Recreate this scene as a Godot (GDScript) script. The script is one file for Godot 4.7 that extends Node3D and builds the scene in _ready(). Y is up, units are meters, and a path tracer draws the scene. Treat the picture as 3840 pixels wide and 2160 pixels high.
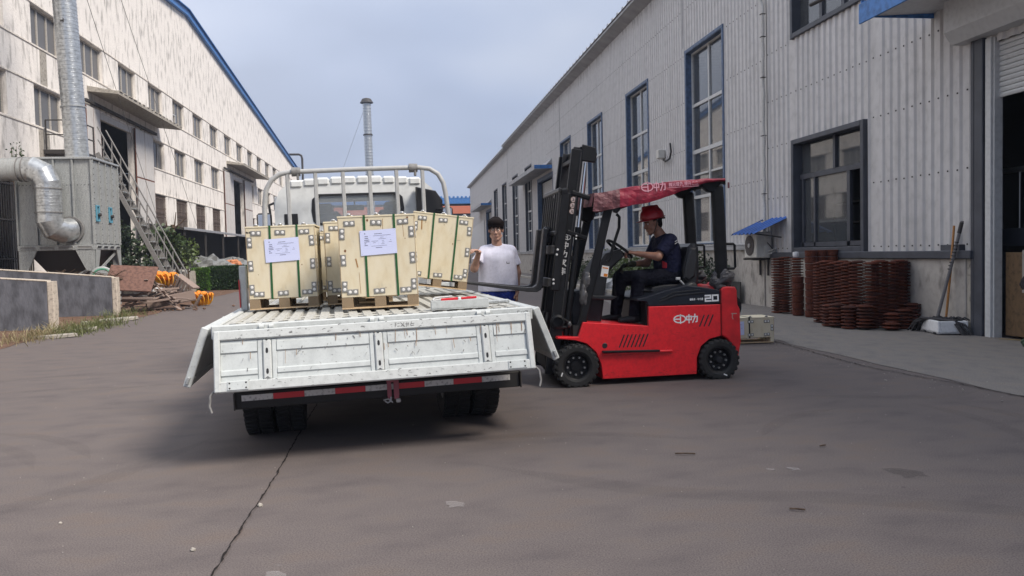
extends Node3D

# ---------------------------------------------------------------- mesh builder
class MB:
	var v := PackedVector3Array()
	var n := PackedVector3Array()
	var uv := PackedVector2Array()
	func tri(a: Vector3, b: Vector3, c: Vector3, h: Vector3) -> void:
		var nn := (c - a).cross(b - a)
		if nn.length_squared() < 1e-16: return
		nn = nn.normalized()
		if nn.dot(h) < 0.0:
			nn = -nn
			v.append_array([a, c, b])
		else:
			v.append_array([a, b, c])
		n.append_array([nn, nn, nn])
		uv.append_array([Vector2(), Vector2(), Vector2()])
	func trin(a: Vector3, b: Vector3, c: Vector3, na: Vector3, nb: Vector3, nc: Vector3) -> void:
		var nn := (c - a).cross(b - a)
		if nn.length_squared() < 1e-18: return
		if nn.dot(na + nb + nc) < 0.0:
			v.append_array([a, c, b]); n.append_array([na, nc, nb])
		else:
			v.append_array([a, b, c]); n.append_array([na, nb, nc])
		uv.append_array([Vector2(), Vector2(), Vector2()])
	func quad(a: Vector3, b: Vector3, c: Vector3, d: Vector3, h: Vector3) -> void:
		tri(a, b, c, h); tri(a, c, d, h)
	func quadn(a: Vector3, b: Vector3, c: Vector3, d: Vector3, na: Vector3, nb: Vector3, nc: Vector3, nd: Vector3) -> void:
		trin(a, b, c, na, nb, nc); trin(a, c, d, na, nc, nd)
	func box(xf: Transform3D, s: Vector3, bev := 0.0) -> void:
		var h := s * 0.5
		var b := minf(bev, minf(h.x, minf(h.y, h.z)) * 0.8)
		var p := []
		for i in 8:
			var g := Vector3(1 if i & 1 else -1, 1 if i & 2 else -1, 1 if i & 4 else -1)
			p.append([xf * (g * Vector3(h.x, h.y - b, h.z - b)), xf * (g * Vector3(h.x - b, h.y, h.z - b)), xf * (g * Vector3(h.x - b, h.y - b, h.z)), xf.basis * g])
		var ax := [1, 2, 4]
		for a in 3:
			var j: int = ax[(a + 1) % 3]
			var k: int = ax[(a + 2) % 3]
			for s0 in 2:
				var q: int = ax[a] * s0
				var hd: Vector3 = xf.basis[a] * (1.0 if s0 else -1.0)
				quad(p[q][a], p[q | j][a], p[q | j | k][a], p[q | k][a], hd)
			if b > 0.0:
				var m: int = ax[a]
				var a1 := (a + 1) % 3
				var a2 := (a + 2) % 3
				for s1 in 2:
					for s2 in 2:
						var q2: int = j * s1 + k * s2
						quad(p[q2][a1], p[q2 | m][a1], p[q2 | m][a2], p[q2][a2], p[q2][3] + p[q2 | m][3])
		if b > 0.0:
			for i in 8: tri(p[i][0], p[i][1], p[i][2], p[i][3])
	func bx(c: Vector3, s: Vector3, bev := 0.0) -> void:
		box(Transform3D(Basis(), c), s, bev)
	# a bar of rectangular section from a to b; w is its width along side, t its thickness
	func bar(a: Vector3, b: Vector3, w: float, t: float, side := Vector3.UP, bev := 0.0) -> void:
		var d := (b - a)
		var l := d.length()
		d /= l
		var s := (side - d * side.dot(d))
		if s.length() < 1e-4: s = Vector3.RIGHT - d * d.x
		s = s.normalized()
		box(Transform3D(Basis(s, d, s.cross(d)), (a + b) * 0.5), Vector3(w, l, t), bev)
	func tube(path: PackedVector3Array, r: float, seg := 8, cap := true, r1 := -1.0, closed := false) -> void:
		var m := path.size()
		var rings := []
		var up := Vector3.UP
		var prev := Vector3.ZERO
		for i in m:
			var d: Vector3
			if closed: d = path[(i + 1) % m] - path[(i - 1 + m) % m]
			else: d = path[mini(i + 1, m - 1)] - path[maxi(i - 1, 0)]
			d = d.normalized()
			if i == 0:
				up = Vector3.UP if absf(d.y) < 0.9 else Vector3.RIGHT
			up = (up - d * up.dot(d)).normalized()
			var sd := d.cross(up)
			var rr := r if r1 < 0.0 else lerpf(r, r1, float(i) / maxf(1.0, m - 1))
			var ring := []
			for j in seg:
				var t := TAU * j / seg
				var nn := up * cos(t) + sd * sin(t)
				ring.append([path[i] + nn * rr, nn])
			rings.append(ring)
			prev = d
		for i in (m if closed else m - 1):
			var A: Array = rings[i]
			var B: Array = rings[(i + 1) % m]
			for j in seg:
				var k := (j + 1) % seg
				quadn(A[j][0], A[k][0], B[k][0], B[j][0], A[j][1], A[k][1], B[k][1], B[j][1])
		if cap and not closed:
			for e in [[0, path[0] - path[1]], [m - 1, path[m - 1] - path[m - 2]]]:
				var R: Array = rings[e[0]]
				for j in seg: tri(path[e[0]], R[j][0], R[(j + 1) % seg][0], e[1])
	# profile points (radius, height) turned about the y axis of xf
	func lathe(pr: PackedVector2Array, seg: int, xf := Transform3D(), closed := false) -> void:
		var m := pr.size()
		for i in (m if closed else m - 1):
			var a := pr[i]
			var b := pr[(i + 1) % m]
			var d := b - a
			if d.length() < 1e-7: continue
			var nn := Vector2(d.y, -d.x).normalized()
			for j in seg:
				var t0 := TAU * j / seg
				var t1 := TAU * (j + 1) / seg
				var c0 := Vector3(cos(t0), 0, sin(t0))
				var c1 := Vector3(cos(t1), 0, sin(t1))
				var n0 := xf.basis * (c0 * nn.x + Vector3.UP * nn.y)
				var n1 := xf.basis * (c1 * nn.x + Vector3.UP * nn.y)
				quadn(xf * (c0 * a.x + Vector3.UP * a.y), xf * (c1 * a.x + Vector3.UP * a.y), xf * (c1 * b.x + Vector3.UP * b.y), xf * (c0 * b.x + Vector3.UP * b.y), n0, n1, n1, n0)
	# polygon in the xy plane of xf, from z0 to z1, with bevelled edges
	func prism(poly: PackedVector2Array, z0: float, z1: float, xf := Transform3D(), bev := 0.0) -> void:
		if Geometry2D.is_polygon_clockwise(poly):
			poly = poly.duplicate(); poly.reverse()
		var m := poly.size()
		var ins := poly
		var idx := PackedInt32Array()
		while bev > 0.0:
			ins = PackedVector2Array()
			for i in m:
				var e0 := (poly[i] - poly[(i - 1 + m) % m]).normalized()
				var e1 := (poly[(i + 1) % m] - poly[i]).normalized()
				var n0 := Vector2(-e0.y, e0.x)
				var n1 := Vector2(-e1.y, e1.x)
				var q := (n0 + n1)
				q = q / maxf(0.35, q.length_squared() * 0.5)
				ins.append(poly[i] + q * bev)
			idx = Geometry2D.triangulate_polygon(ins)
			if idx: break
			bev = bev * 0.5 if bev > 0.002 else 0.0
		if bev <= 0.0:
			ins = poly
			idx = Geometry2D.triangulate_polygon(ins)
		var fz := xf.basis.z
		for s in [[z0, -fz], [z1, fz]]:
			for i in range(0, idx.size(), 3):
				tri(xf * Vector3(ins[idx[i]].x, ins[idx[i]].y, s[0]), xf * Vector3(ins[idx[i + 1]].x, ins[idx[i + 1]].y, s[0]), xf * Vector3(ins[idx[i + 2]].x, ins[idx[i + 2]].y, s[0]), s[1])
		for i in m:
			var k := (i + 1) % m
			var e := poly[k] - poly[i]
			var o := xf.basis * Vector3(e.y, -e.x, 0)
			var A := poly[i]
			var B := poly[k]
			quad(xf * Vector3(A.x, A.y, z0 + bev), xf * Vector3(B.x, B.y, z0 + bev), xf * Vector3(B.x, B.y, z1 - bev), xf * Vector3(A.x, A.y, z1 - bev), o)
			if bev > 0.0:
				var C := ins[i]
				var D := ins[k]
				quad(xf * Vector3(A.x, A.y, z0 + bev), xf * Vector3(B.x, B.y, z0 + bev), xf * Vector3(D.x, D.y, z0), xf * Vector3(C.x, C.y, z0), o - fz * e.length())
				quad(xf * Vector3(A.x, A.y, z1 - bev), xf * Vector3(B.x, B.y, z1 - bev), xf * Vector3(D.x, D.y, z1), xf * Vector3(C.x, C.y, z1), o + fz * e.length())
	func ball(c: Vector3, r: Vector3, seg := 12, rows := 8, b := Basis()) -> void:
		for i in rows:
			for j in seg:
				var q := []
				for e in [[i, j], [i, j + 1], [i + 1, j + 1], [i + 1, j]]:
					var th: float = PI * e[0] / rows
					var ph: float = TAU * e[1] / seg
					var d := Vector3(sin(th) * cos(ph), cos(th), sin(th) * sin(ph))
					q.append([c + b * (d * r), (b * (d / r)).normalized()])
				quadn(q[0][0], q[1][0], q[2][0], q[3][0], q[0][1], q[1][1], q[2][1], q[3][1])
	# a loose lump: a ball pushed about by noise
	func lump(c: Vector3, r: Vector3, nz: FastNoiseLite, amp: float, f: float, seg := 20, rows := 14) -> void:
		var P := []
		for i in rows + 1:
			var row := []
			for j in seg:
				var th := PI * i / rows
				var ph := TAU * j / seg
				var d := Vector3(sin(th) * cos(ph), cos(th), sin(th) * sin(ph))
				var p := c + d * r
				row.append(c + d * r * (1.0 + amp * nz.get_noise_3dv(p * f)))
			P.append(row)
		for i in rows:
			for j in seg:
				var k := (j + 1) % seg
				var h: Vector3 = P[i][j] + P[i + 1][k] - c * 2.0
				tri(P[i][j], P[i][k], P[i + 1][k], h); tri(P[i][j], P[i + 1][k], P[i + 1][j], h)
	# ribbon strokes (in the xy plane of xf, in units of size) standing proud of a surface, each a hair higher than the last
	func strokes(list: Array, xf: Transform3D, size: Vector2, w: float, lift := 0.0012) -> void:
		var k := 0
		for s in list:
			for i in range(0, s.size() - 2, 2):
				var a := Vector2(s[i], s[i + 1]) * size
				var b := Vector2(s[i + 2], s[i + 3]) * size
				var d := (b - a).normalized()
				a -= d * w * 0.45; b += d * w * 0.45
				var e := Vector2(-d.y, d.x) * w * 0.5
				var z := lift + 0.00012 * (k % 7)
				k += 1
				quad(xf * Vector3(a.x + e.x, a.y + e.y, z), xf * Vector3(b.x + e.x, b.y + e.y, z), xf * Vector3(b.x - e.x, b.y - e.y, z), xf * Vector3(a.x - e.x, a.y - e.y, z), xf.basis.z)
	func sheet(a: Vector3, b: Vector3, c: Vector3, d: Vector3, h: Vector3) -> void:   # a quad with a picture: a top left, b top right, c bottom right, d bottom left
		var nn := h.normalized()
		for t in [[a, b, c, Vector2(0, 0), Vector2(1, 0), Vector2(1, 1)], [a, c, d, Vector2(0, 0), Vector2(1, 1), Vector2(0, 1)]]:
			var g: Vector3 = (t[2] - t[0]).cross(t[1] - t[0])
			if g.dot(nn) < 0.0:
				v.append_array([t[0], t[2], t[1]]); uv.append_array([t[3], t[5], t[4]])
			else:
				v.append_array([t[0], t[1], t[2]]); uv.append_array([t[3], t[4], t[5]])
			n.append_array([nn, nn, nn])
	func mesh() -> ArrayMesh:
		var a := []
		a.resize(Mesh.ARRAY_MAX)
		a[Mesh.ARRAY_VERTEX] = v; a[Mesh.ARRAY_NORMAL] = n; a[Mesh.ARRAY_TEX_UV] = uv
		var m := ArrayMesh.new()
		m.add_surface_from_arrays(Mesh.PRIMITIVE_TRIANGLES, a)
		return m
	# ---- bodies: a field of tapered capsules and ellipsoids joined by a smooth minimum, meshed as surface nets
	# prims: [a, b, ra, rb] capsule, [c, radii, basis] ellipsoid; a trailing "-" cuts it away. cuts: [point, normal] keeps the side behind the normal
	func body(prims: Array, cell: float, k: float, cuts := []) -> void:
		var lo := Vector3.INF
		var hi := -Vector3.INF
		for p in prims:
			var e: Array = bounds(p)
			lo = lo.min(e[0]); hi = hi.max(e[1])
		var pad := k + cell * 3.0
		lo -= Vector3.ONE * pad; hi += Vector3.ONE * pad
		var d3 := ((hi - lo) / cell).ceil()
		var nx := int(d3.x) + 1
		var ny := int(d3.y) + 1
		var nz := int(d3.z) + 1
		var f := PackedFloat32Array()
		f.resize(nx * ny * nz)
		f.fill(10.0)
		for p in prims:
			var e: Array = bounds(p)
			var i0: Vector3 = ((e[0] - Vector3.ONE * pad - lo) / cell).floor().max(Vector3.ZERO)
			var i1: Vector3 = ((e[1] + Vector3.ONE * pad - lo) / cell).ceil()
			var x1 := mini(int(i1.x), nx - 1)
			var y1 := mini(int(i1.y), ny - 1)
			var z1 := mini(int(i1.z), nz - 1)
			var sub: bool = p[p.size() - 1] is String
			var caps: bool = p[1] is Vector3 and p[2] is float
			var a: Vector3 = p[0]
			var ba := Vector3.ZERO
			var bb := 1.0
			var ra := 0.0
			var rb := 0.0
			var inv := Basis()
			var rad := Vector3.ONE
			var rmin := 1.0
			if caps:
				ba = p[1] - p[0]; bb = maxf(ba.length_squared(), 1e-9); ra = p[2]; rb = p[3]
			else:
				rad = p[1]; rmin = minf(rad.x, minf(rad.y, rad.z))
				inv = (p[2] as Basis).inverse()
			for z in range(int(i0.z), z1 + 1):
				for y in range(int(i0.y), y1 + 1):
					var o := (z * ny + y) * nx
					for x in range(int(i0.x), x1 + 1):
						var q := lo + Vector3(x, y, z) * cell - a
						var d: float
						if caps:
							var t := clampf(q.dot(ba) / bb, 0.0, 1.0)
							d = (q - ba * t).length() - lerpf(ra, rb, t)
						else:
							var u := (inv * q) / rad
							var l := u.length()
							d = (l - 1.0) * (rmin if l < 1e-3 else l / (u / rad).length())
						var c := f[o + x]
						if sub:
							var h2 := clampf(0.5 - 0.5 * (c + d) / (k * 0.4), 0.0, 1.0)
							f[o + x] = lerpf(c, -d, h2) + k * 0.4 * h2 * (1.0 - h2)
						else:
							var h := clampf(0.5 + 0.5 * (c - d) / k, 0.0, 1.0)
							f[o + x] = lerpf(c, d, h) - k * h * (1.0 - h)
		if cuts:
			for z in nz:
				for y in ny:
					for x in nx:
						var o2 := (z * ny + y) * nx + x
						if f[o2] < pad:
							var q := lo + Vector3(x, y, z) * cell
							for c in cuts: 
								if c.size() < 3 or (q - c[2]).length() < c[3]:
									f[o2] = maxf(f[o2], (q - c[0]).dot(c[1]))
		# surface nets
		var vid := {}
		var verts := PackedVector3Array()
		var norms := PackedVector3Array()
		var sx := 1
		var sy := nx
		var sz := nx * ny
		var off := [0, sx, sy, sx + sy, sz, sx + sz, sy + sz, sx + sy + sz]
		var edges := [[0, 1], [2, 3], [4, 5], [6, 7], [0, 2], [1, 3], [4, 6], [5, 7], [0, 4], [1, 5], [2, 6], [3, 7]]
		var lim := cell * 2.5
		for z in range(1, nz - 2):
			for y in range(1, ny - 2):
				var o := (z * ny + y) * nx
				for x in range(1, nx - 2):
					var i := o + x
					var g := f[i]
					if g > lim or g < -lim: continue
					var neg := 0
					for c in 8:
						if f[i + off[c]] < 0.0: neg += 1
					if neg == 0 or neg == 8: continue
					var s := Vector3.ZERO
					var m := 0
					for e in edges:
						var A := f[i + off[e[0]]]
						var B := f[i + off[e[1]]]
						if (A < 0.0) == (B < 0.0): continue
						var t := A / (A - B)
						var ca: int = e[0]
						var cb: int = e[1]
						var pa := Vector3(ca & 1, (ca >> 1) & 1, ca >> 2)
						var pb := Vector3(cb & 1, (cb >> 1) & 1, cb >> 2)
						s += pa.lerp(pb, t)
						m += 1
					vid[i] = verts.size()
					verts.append(lo + (Vector3(x, y, z) + s / m) * cell)
					norms.append(Vector3(f[i + 1] + f[i + 1 + sy + sz] - f[i - 1] * 0.0 - f[i] - f[i + sy + sz], f[i + sy] + f[i + sy + sx + sz] - f[i] - f[i + sx + sz], f[i + sz] + f[i + sz + sx + sy] - f[i] - f[i + sx + sy]).normalized())
		for i in vid.keys():
			var A: float = f[i]
			for ax in 3:
				var st: int = [sx, sy, sz][ax]
				var B: float = f[i + st]
				if (A < 0.0) == (B < 0.0): continue
				var u: int = [sy, sz, sx][ax]
				var w: int = [sz, sx, sy][ax]
				if vid.has(i - u) and vid.has(i - w) and vid.has(i - u - w):
					var q := [vid[i], vid[i - u], vid[i - u - w], vid[i - w]]
					quadn(verts[q[0]], verts[q[1]], verts[q[2]], verts[q[3]], norms[q[0]], norms[q[1]], norms[q[2]], norms[q[3]])
	static func bounds(p: Array) -> Array:
		if p[2] is float:
			var r := Vector3.ONE * maxf(p[2], p[3])
			return [p[0].min(p[1]) - r, p[0].max(p[1]) + r]
		var R := Vector3.ONE * maxf(p[1].x, maxf(p[1].y, p[1].z))
		return [p[0] - R, p[0] + R]

# ---------------------------------------------------------------- nodes
var names := {}
var M := {}
var T := {}
var rng := RandomNumberGenerator.new()
var nz := FastNoiseLite.new()

func numbered(s: String) -> String:
	var k: int = names.get(s, 0)
	names[s] = k + 1
	return s if k == 0 else "%s_%03d" % [s, k]

func tag(o: Node3D, label: String, category: String, group := "") -> Node3D:
	o.set_meta("label", label); o.set_meta("category", category)
	if group != "": o.set_meta("group", group)
	return o

func thing(called: String, label: String, category: String, xf := Transform3D(), group := "") -> Node3D:
	var o := Node3D.new()
	o.name = numbered(called)
	o.transform = xf
	add_child(o)
	return tag(o, label, category, group)

func inst(called: String, mesh: Mesh, mat: Material, parent: Node, xf := Transform3D()) -> MeshInstance3D:
	var o := MeshInstance3D.new()
	o.mesh = mesh
	o.material_override = mat
	o.transform = xf
	o.name = numbered(called) if parent == self else called
	parent.add_child(o, true)
	return o

func part(called: String, mb: MB, mat: Material, parent: Node, xf := Transform3D()) -> MeshInstance3D:
	return inst(called, mb.mesh(), mat, parent, xf)

func stuff(o: Node3D) -> Node3D:
	o.set_meta("kind", "stuff"); return o

func struct(called: String, mb: MB, mat: Material, parent: Node = null) -> MeshInstance3D:
	var o := part(called, mb, mat, self if parent == null else parent)
	if parent == null: o.set_meta("kind", "structure")
	return o

func copy(root: Node3D, xf: Transform3D, label: String, group := "") -> Node3D:
	var r: Node3D = root.duplicate()
	r.name = numbered(String(root.name).rstrip("0123456789").rstrip("_"))
	add_child(r)
	r.transform = xf
	r.set_meta("label", label)
	if group != "": r.set_meta("group", group)
	return r

func at(x: float, y: float, z: float, turn := 0.0) -> Transform3D:
	return Transform3D(Basis(Vector3.UP, turn), Vector3(x, y, z))

func face(o: Vector3, right: Vector3, up: Vector3) -> Transform3D:   # a drawing surface: x right, y up, z out of it
	var r := right.normalized()
	var u := (up - r * up.dot(r)).normalized()
	return Transform3D(Basis(r, u, r.cross(u)), o)

func V(x: float, y: float, z: float) -> Vector3: return Vector3(x, y, z)

func pv(a: Array) -> PackedVector2Array:
	var p := PackedVector2Array()
	for i in range(0, a.size(), 2): p.append(Vector2(a[i], a[i + 1]))
	return p

func path(a: Array) -> PackedVector3Array:
	var p := PackedVector3Array()
	for q in a: p.append(q)
	return p

# ---------------------------------------------------------------- materials
func ramp(stops: Array) -> Gradient:
	var g := Gradient.new()
	var o := PackedFloat32Array()
	var c := PackedColorArray()
	for s in stops:
		o.append(s[0]); c.append(s[1] if s[1] is Color else Color(s[1], s[1], s[1]))
	g.offsets = o; g.colors = c
	return g

func ntex(freq: float, stops: Array, sd := 1, type := FastNoiseLite.TYPE_SIMPLEX_SMOOTH, oct := 4, size := 512, normal := 0.0) -> NoiseTexture2D:
	var f := FastNoiseLite.new()
	f.noise_type = type; f.frequency = freq; f.seed = sd; f.fractal_octaves = oct
	if type == FastNoiseLite.TYPE_CELLULAR: f.fractal_type = FastNoiseLite.FRACTAL_NONE
	var t := NoiseTexture2D.new()
	t.width = size; t.height = size; t.seamless = true; t.noise = f
	if stops: t.color_ramp = ramp(stops)
	if normal > 0.0:
		t.as_normal_map = true; t.bump_strength = normal
	return t

# linear base colour, roughness, options: t texture, s scale (float or Vector3), m metal, w world triplanar, b bump texture with bs scale and bc centimetres, d detail texture (multiplied)
func mat(called: String, r: float, g: float, b: float, rough: float, o := {}) -> StandardMaterial3D:
	var m := StandardMaterial3D.new()
	m.resource_name = called
	m.albedo_color = Color(r, g, b).linear_to_srgb()
	m.roughness = rough
	m.metallic = o.get("m", 0.0)
	m.metallic_specular = o.get("sp", 0.5)
	m.cull_mode = BaseMaterial3D.CULL_DISABLED
	if o.has("t") or o.has("b"):
		m.uv1_triplanar = true
		m.uv1_world_triplanar = o.get("w", false)
		var s = o.get("s", 1.0)
		m.uv1_scale = s if s is Vector3 else Vector3.ONE * s
		if o.has("t"): m.albedo_texture = T[o.t]
	if o.has("b"):
		m.heightmap_enabled = true
		m.heightmap_texture = T[o.b]
		m.heightmap_scale = o.get("bc", 0.3)
	if o.has("d"):
		m.detail_enabled = true
		m.detail_albedo = T[o.d]
		m.detail_blend_mode = BaseMaterial3D.BLEND_MODE_MUL
		m.detail_uv_layer = BaseMaterial3D.DETAIL_UV_2
		m.uv2_triplanar = true
		m.uv2_world_triplanar = o.get("w", false)
		var s2 = o.get("ds", 0.2)
		m.uv2_scale = s2 if s2 is Vector3 else Vector3.ONE * s2
	M[called] = m
	return m

func glass(called: String, r: float, g: float, b: float, alpha: float, rough := 0.03) -> StandardMaterial3D:
	var m := mat(called, r, g, b, rough)
	m.transparency = BaseMaterial3D.TRANSPARENCY_ALPHA
	m.albedo_color.a = alpha
	m.metallic_specular = 0.6
	return m

func _ready() -> void:
	rng.seed = 7
	nz.seed = 3; nz.frequency = 1.0; nz.fractal_octaves = 3
	# ---- camera
	var cam := Camera3D.new()
	cam.name = "camera"
	var fw := V(-405.0 / 3000, 119.0 / 3000, -1).normalized()          # the yard's long axis, in the camera's own axes
	var dn := V(1680.0 / 3000, -71807.0 / 3000, -1).normalized()
	var up := (-dn - fw * fw.dot(-dn)).normalized()
	var zc := -fw
	var xc := up.cross(zc)
	cam.transform = Transform3D(Basis(xc, up, zc).transposed(), V(0, CAM_H, 0))
	cam.fov = 39.6
	cam.near = 0.05
	cam.far = 900.0
	add_child(cam)
	cam.current = true
	# ---- sky, sun and exposure
	var env := Environment.new()
	env.background_mode = Environment.BG_SKY
	env.sky = Sky.new()
	env.sky.sky_material = sky()
	env.tonemap_mode = Environment.TONE_MAPPER_LINEAR
	env.tonemap_exposure = 1.5
	env.sdfgi_enabled = true
	env.ssao_enabled = true
	env.ssil_enabled = true
	env.fog_enabled = true
	env.fog_light_color = Color(0.72, 0.77, 0.86)
	env.fog_density = 0.0006
	var we := WorldEnvironment.new()
	we.name = "world_environment"
	we.environment = env
	add_child(we)
	var sun := DirectionalLight3D.new()
	sun.name = "sun"
	sun.light_energy = 1.12
	sun.light_color = Color(1.0, 0.96, 0.91)
	sun.light_angular_distance = 20.0
	sun.shadow_enabled = true
	sun.transform = Transform3D(Basis.looking_at(-V(0.52, 0.74, 0.43)), V(0, 30, 0))
	add_child(sun)
	materials()
	# ---- the place
	ground()
	left_workshop()
	right_workshop()
	end_of_yard()
	dust_collector()
	left_yard()
	right_yard()
	truck()
	crates()
	forklift()
	people()
	plants()
	small_things()

const CAM_H := 1.38

func sky() -> PanoramaSkyMaterial:
	var w := 768
	var h := 384
	var im := Image.create(w, h, false, Image.FORMAT_RGBF)
	var a := FastNoiseLite.new()
	a.seed = 11; a.frequency = 1.0; a.fractal_octaves = 4; a.noise_type = FastNoiseLite.TYPE_SIMPLEX_SMOOTH
	var sd := V(0.52, 0.74, 0.43).normalized()
	for y in h:
		var th := PI * (y + 0.5) / h
		var sy := cos(th)
		for x in w:
			var ph := TAU * ((x + 0.5) / w - 0.5)
			var d := V(sin(th) * sin(ph), sy, -sin(th) * cos(ph))
			var e := maxf(sy, 0.0)
			# a veil of haze: grey violet at the horizon, blue grey above, brightest round the veiled sun
			var c := V(0.300, 0.350, 0.465).lerp(V(0.243, 0.310, 0.460), clampf(e * 2.6, 0.0, 1.0))
			c = c.lerp(V(0.50, 0.58, 0.74), clampf((e - 0.4) * 1.5, 0.0, 1.0))
			var g := maxf(d.dot(sd), 0.0)
			c += V(1.0, 0.95, 0.88) * (0.75 * pow(g, 6.0) + 0.22 * pow(g, 2.0))
			var p := V(d.x, d.y * 2.2, d.z)
			var k := a.get_noise_3dv(p * 1.1 + V(3.1, 0.4, 1.7)) + 0.45 * a.get_noise_3dv(p * 3.1)
			c *= 1.0 + 0.30 * k
			c = c.lerp(V(1, 1, 1) * c.dot(V(0.3, 0.5, 0.2)), clampf(0.15 + 0.5 * k, 0.0, 0.35))
			if sy < 0.0: c = c.lerp(V(0.20, 0.18, 0.175), clampf(-sy * 8.0, 0.0, 1.0))
			im.set_pixel(x, y, Color(c.x, c.y, c.z))
	var m := PanoramaSkyMaterial.new()
	m.panorama = ImageTexture.create_from_image(im)
	return m

func materials() -> void:
	T.cloud = ntex(0.006, [[0.0, 0.80], [0.5, 0.92], [1.0, 1.0]], 1)
	T.blotch = ntex(0.012, [[0.0, 0.72], [0.42, 0.90], [0.6, 0.97], [1.0, 1.0]], 2, FastNoiseLite.TYPE_SIMPLEX_SMOOTH, 5)
	T.fine = ntex(0.09, [[0.0, 0.72], [0.5, 0.92], [1.0, 1.0]], 3, FastNoiseLite.TYPE_SIMPLEX_SMOOTH, 3)
	T.speck = ntex(0.03, [[0.0, 1.0], [0.66, 0.99], [0.82, 0.965], [0.92, 0.88], [1.0, 0.74]], 4, FastNoiseLite.TYPE_SIMPLEX_SMOOTH, 4)
	T.grime = ntex(0.02, [[0.0, 0.66], [0.2, 0.82], [0.38, 0.94], [0.5, 0.98], [1.0, 1.0]], 5, FastNoiseLite.TYPE_SIMPLEX_SMOOTH, 5)
	T.streak = ntex(0.02, [[0.0, 0.86], [0.35, 0.95], [0.55, 0.985], [1.0, 1.0]], 6, FastNoiseLite.TYPE_SIMPLEX_SMOOTH, 4)
	T.asphalt = ntex(0.16, [[0.0, Color(0.62, 0.61, 0.62)], [0.35, Color(0.84, 0.83, 0.83)], [0.7, Color(0.94, 0.93, 0.92)], [1.0, Color(1, 1, 1)]], 7, FastNoiseLite.TYPE_SIMPLEX_SMOOTH, 3, 1024)
	T.patch = ntex(0.011, [[0.0, Color(0.86, 0.86, 0.87)], [0.3, Color(0.935, 0.93, 0.93)], [0.55, Color(0.97, 0.965, 0.96)], [1.0, Color(1.0, 0.97, 0.93)]], 8, FastNoiseLite.TYPE_SIMPLEX_SMOOTH, 5, 1024)
	T.rust = ntex(0.03, [[0.0, Color(0.30, 0.16, 0.12)], [0.4, Color(0.45, 0.24, 0.17)], [0.65, Color(0.56, 0.33, 0.22)], [1.0, Color(0.70, 0.44, 0.29)]], 9, FastNoiseLite.TYPE_SIMPLEX_SMOOTH, 5)
	T.ply = ntex(0.012, [[0.0, Color(0.94, 0.90, 0.83)], [0.45, Color(0.98, 0.96, 0.92)], [1.0, Color(1.0, 0.99, 0.97)]], 10, FastNoiseLite.TYPE_SIMPLEX_SMOOTH, 4)
	T.chip = ntex(0.07, [[0.0, 0.62], [0.5, 0.82], [0.8, 0.9], [1.0, 1.0]], 12, FastNoiseLite.TYPE_CELLULAR, 1)
	T.chips = ntex(0.075, [[0.0, 1.0], [0.60, 0.98], [0.875, 0.95], [0.895, Color(0.42, 0.39, 0.37)], [1.0, Color(0.2, 0.18, 0.17)]], 13, FastNoiseLite.TYPE_SIMPLEX_SMOOTH, 5)
	T.soft = ntex(0.014, [[0.0, 0.90], [0.4, 0.96], [1.0, 1.0]], 21, FastNoiseLite.TYPE_SIMPLEX_SMOOTH, 5)
	T.leaf = ntex(0.02, [[0.0, 0.55], [0.5, 0.85], [1.0, 1.0]], 14)
	T.weave = ntex(0.25, [[0.0, 0.84], [1.0, 1.0]], 15, FastNoiseLite.TYPE_SIMPLEX_SMOOTH, 2, 256)
	T.bump = ntex(0.05, [], 16, FastNoiseLite.TYPE_SIMPLEX_SMOOTH, 5)
	T.bumpfine = ntex(0.16, [], 17, FastNoiseLite.TYPE_SIMPLEX_SMOOTH, 3)
	T.spangle = ntex(0.05, [[0.0, 0.78], [0.5, 0.92], [1.0, 1.0]], 18, FastNoiseLite.TYPE_CELLULAR, 1)
	T.fold = ntex(0.012, [], 19, FastNoiseLite.TYPE_SIMPLEX_SMOOTH, 3)
	# ground and walls
	mat("yard", 0.178, 0.157, 0.153, 0.88, {t = "asphalt", s = 0.55, w = true, d = "patch", ds = V(0.13, 0.13, 0.22), sp = 0.32})
	mat("apron", 0.275, 0.262, 0.249, 0.9, {t = "asphalt", s = 0.36, w = true, b = "bumpfine", bc = 0.08, d = "patch", ds = V(0.35, 0.35, 0.2), sp = 0.3})
	mat("red_dirt", 0.215, 0.135, 0.098, 0.95, {t = "fine", s = 0.9, w = true, b = "bump", bc = 1.5, d = "blotch", ds = 0.4, sp = 0.2})
	mat("crack", 0.028, 0.024, 0.023, 0.95, {t = "fine", s = 3.0, w = true, sp = 0.2})
	mat("stain", 0.055, 0.047, 0.045, 0.8)
	mat("plaster", 0.80, 0.76, 0.715, 0.92, {t = "speck", s = V(0.33, 0.27, 0.33), w = true, b = "bump", bc = 0.8, d = "grime", ds = V(0.21, 0.07, 0.21), sp = 0.3})
	mat("plaster_trim", 0.72, 0.67, 0.61, 0.92, {t = "grime", s = 0.5, w = true, b = "bump", bc = 0.6, sp = 0.3})
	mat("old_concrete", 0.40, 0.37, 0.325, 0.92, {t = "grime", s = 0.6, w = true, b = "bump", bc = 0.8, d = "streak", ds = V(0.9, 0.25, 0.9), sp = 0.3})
	mat("plinth", 0.45, 0.42, 0.385, 0.92, {t = "grime", s = V(0.3, 0.16, 0.3), w = true, b = "bump", bc = 0.7, d = "soft", ds = 0.9, sp = 0.3})
	mat("ramp_side", 0.150, 0.155, 0.178, 0.86, {t = "blotch", s = V(0.5, 0.25, 0.5), w = true, b = "bump", bc = 0.5, d = "soft", ds = V(1.5, 0.4, 1.5), sp = 0.3})
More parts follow.
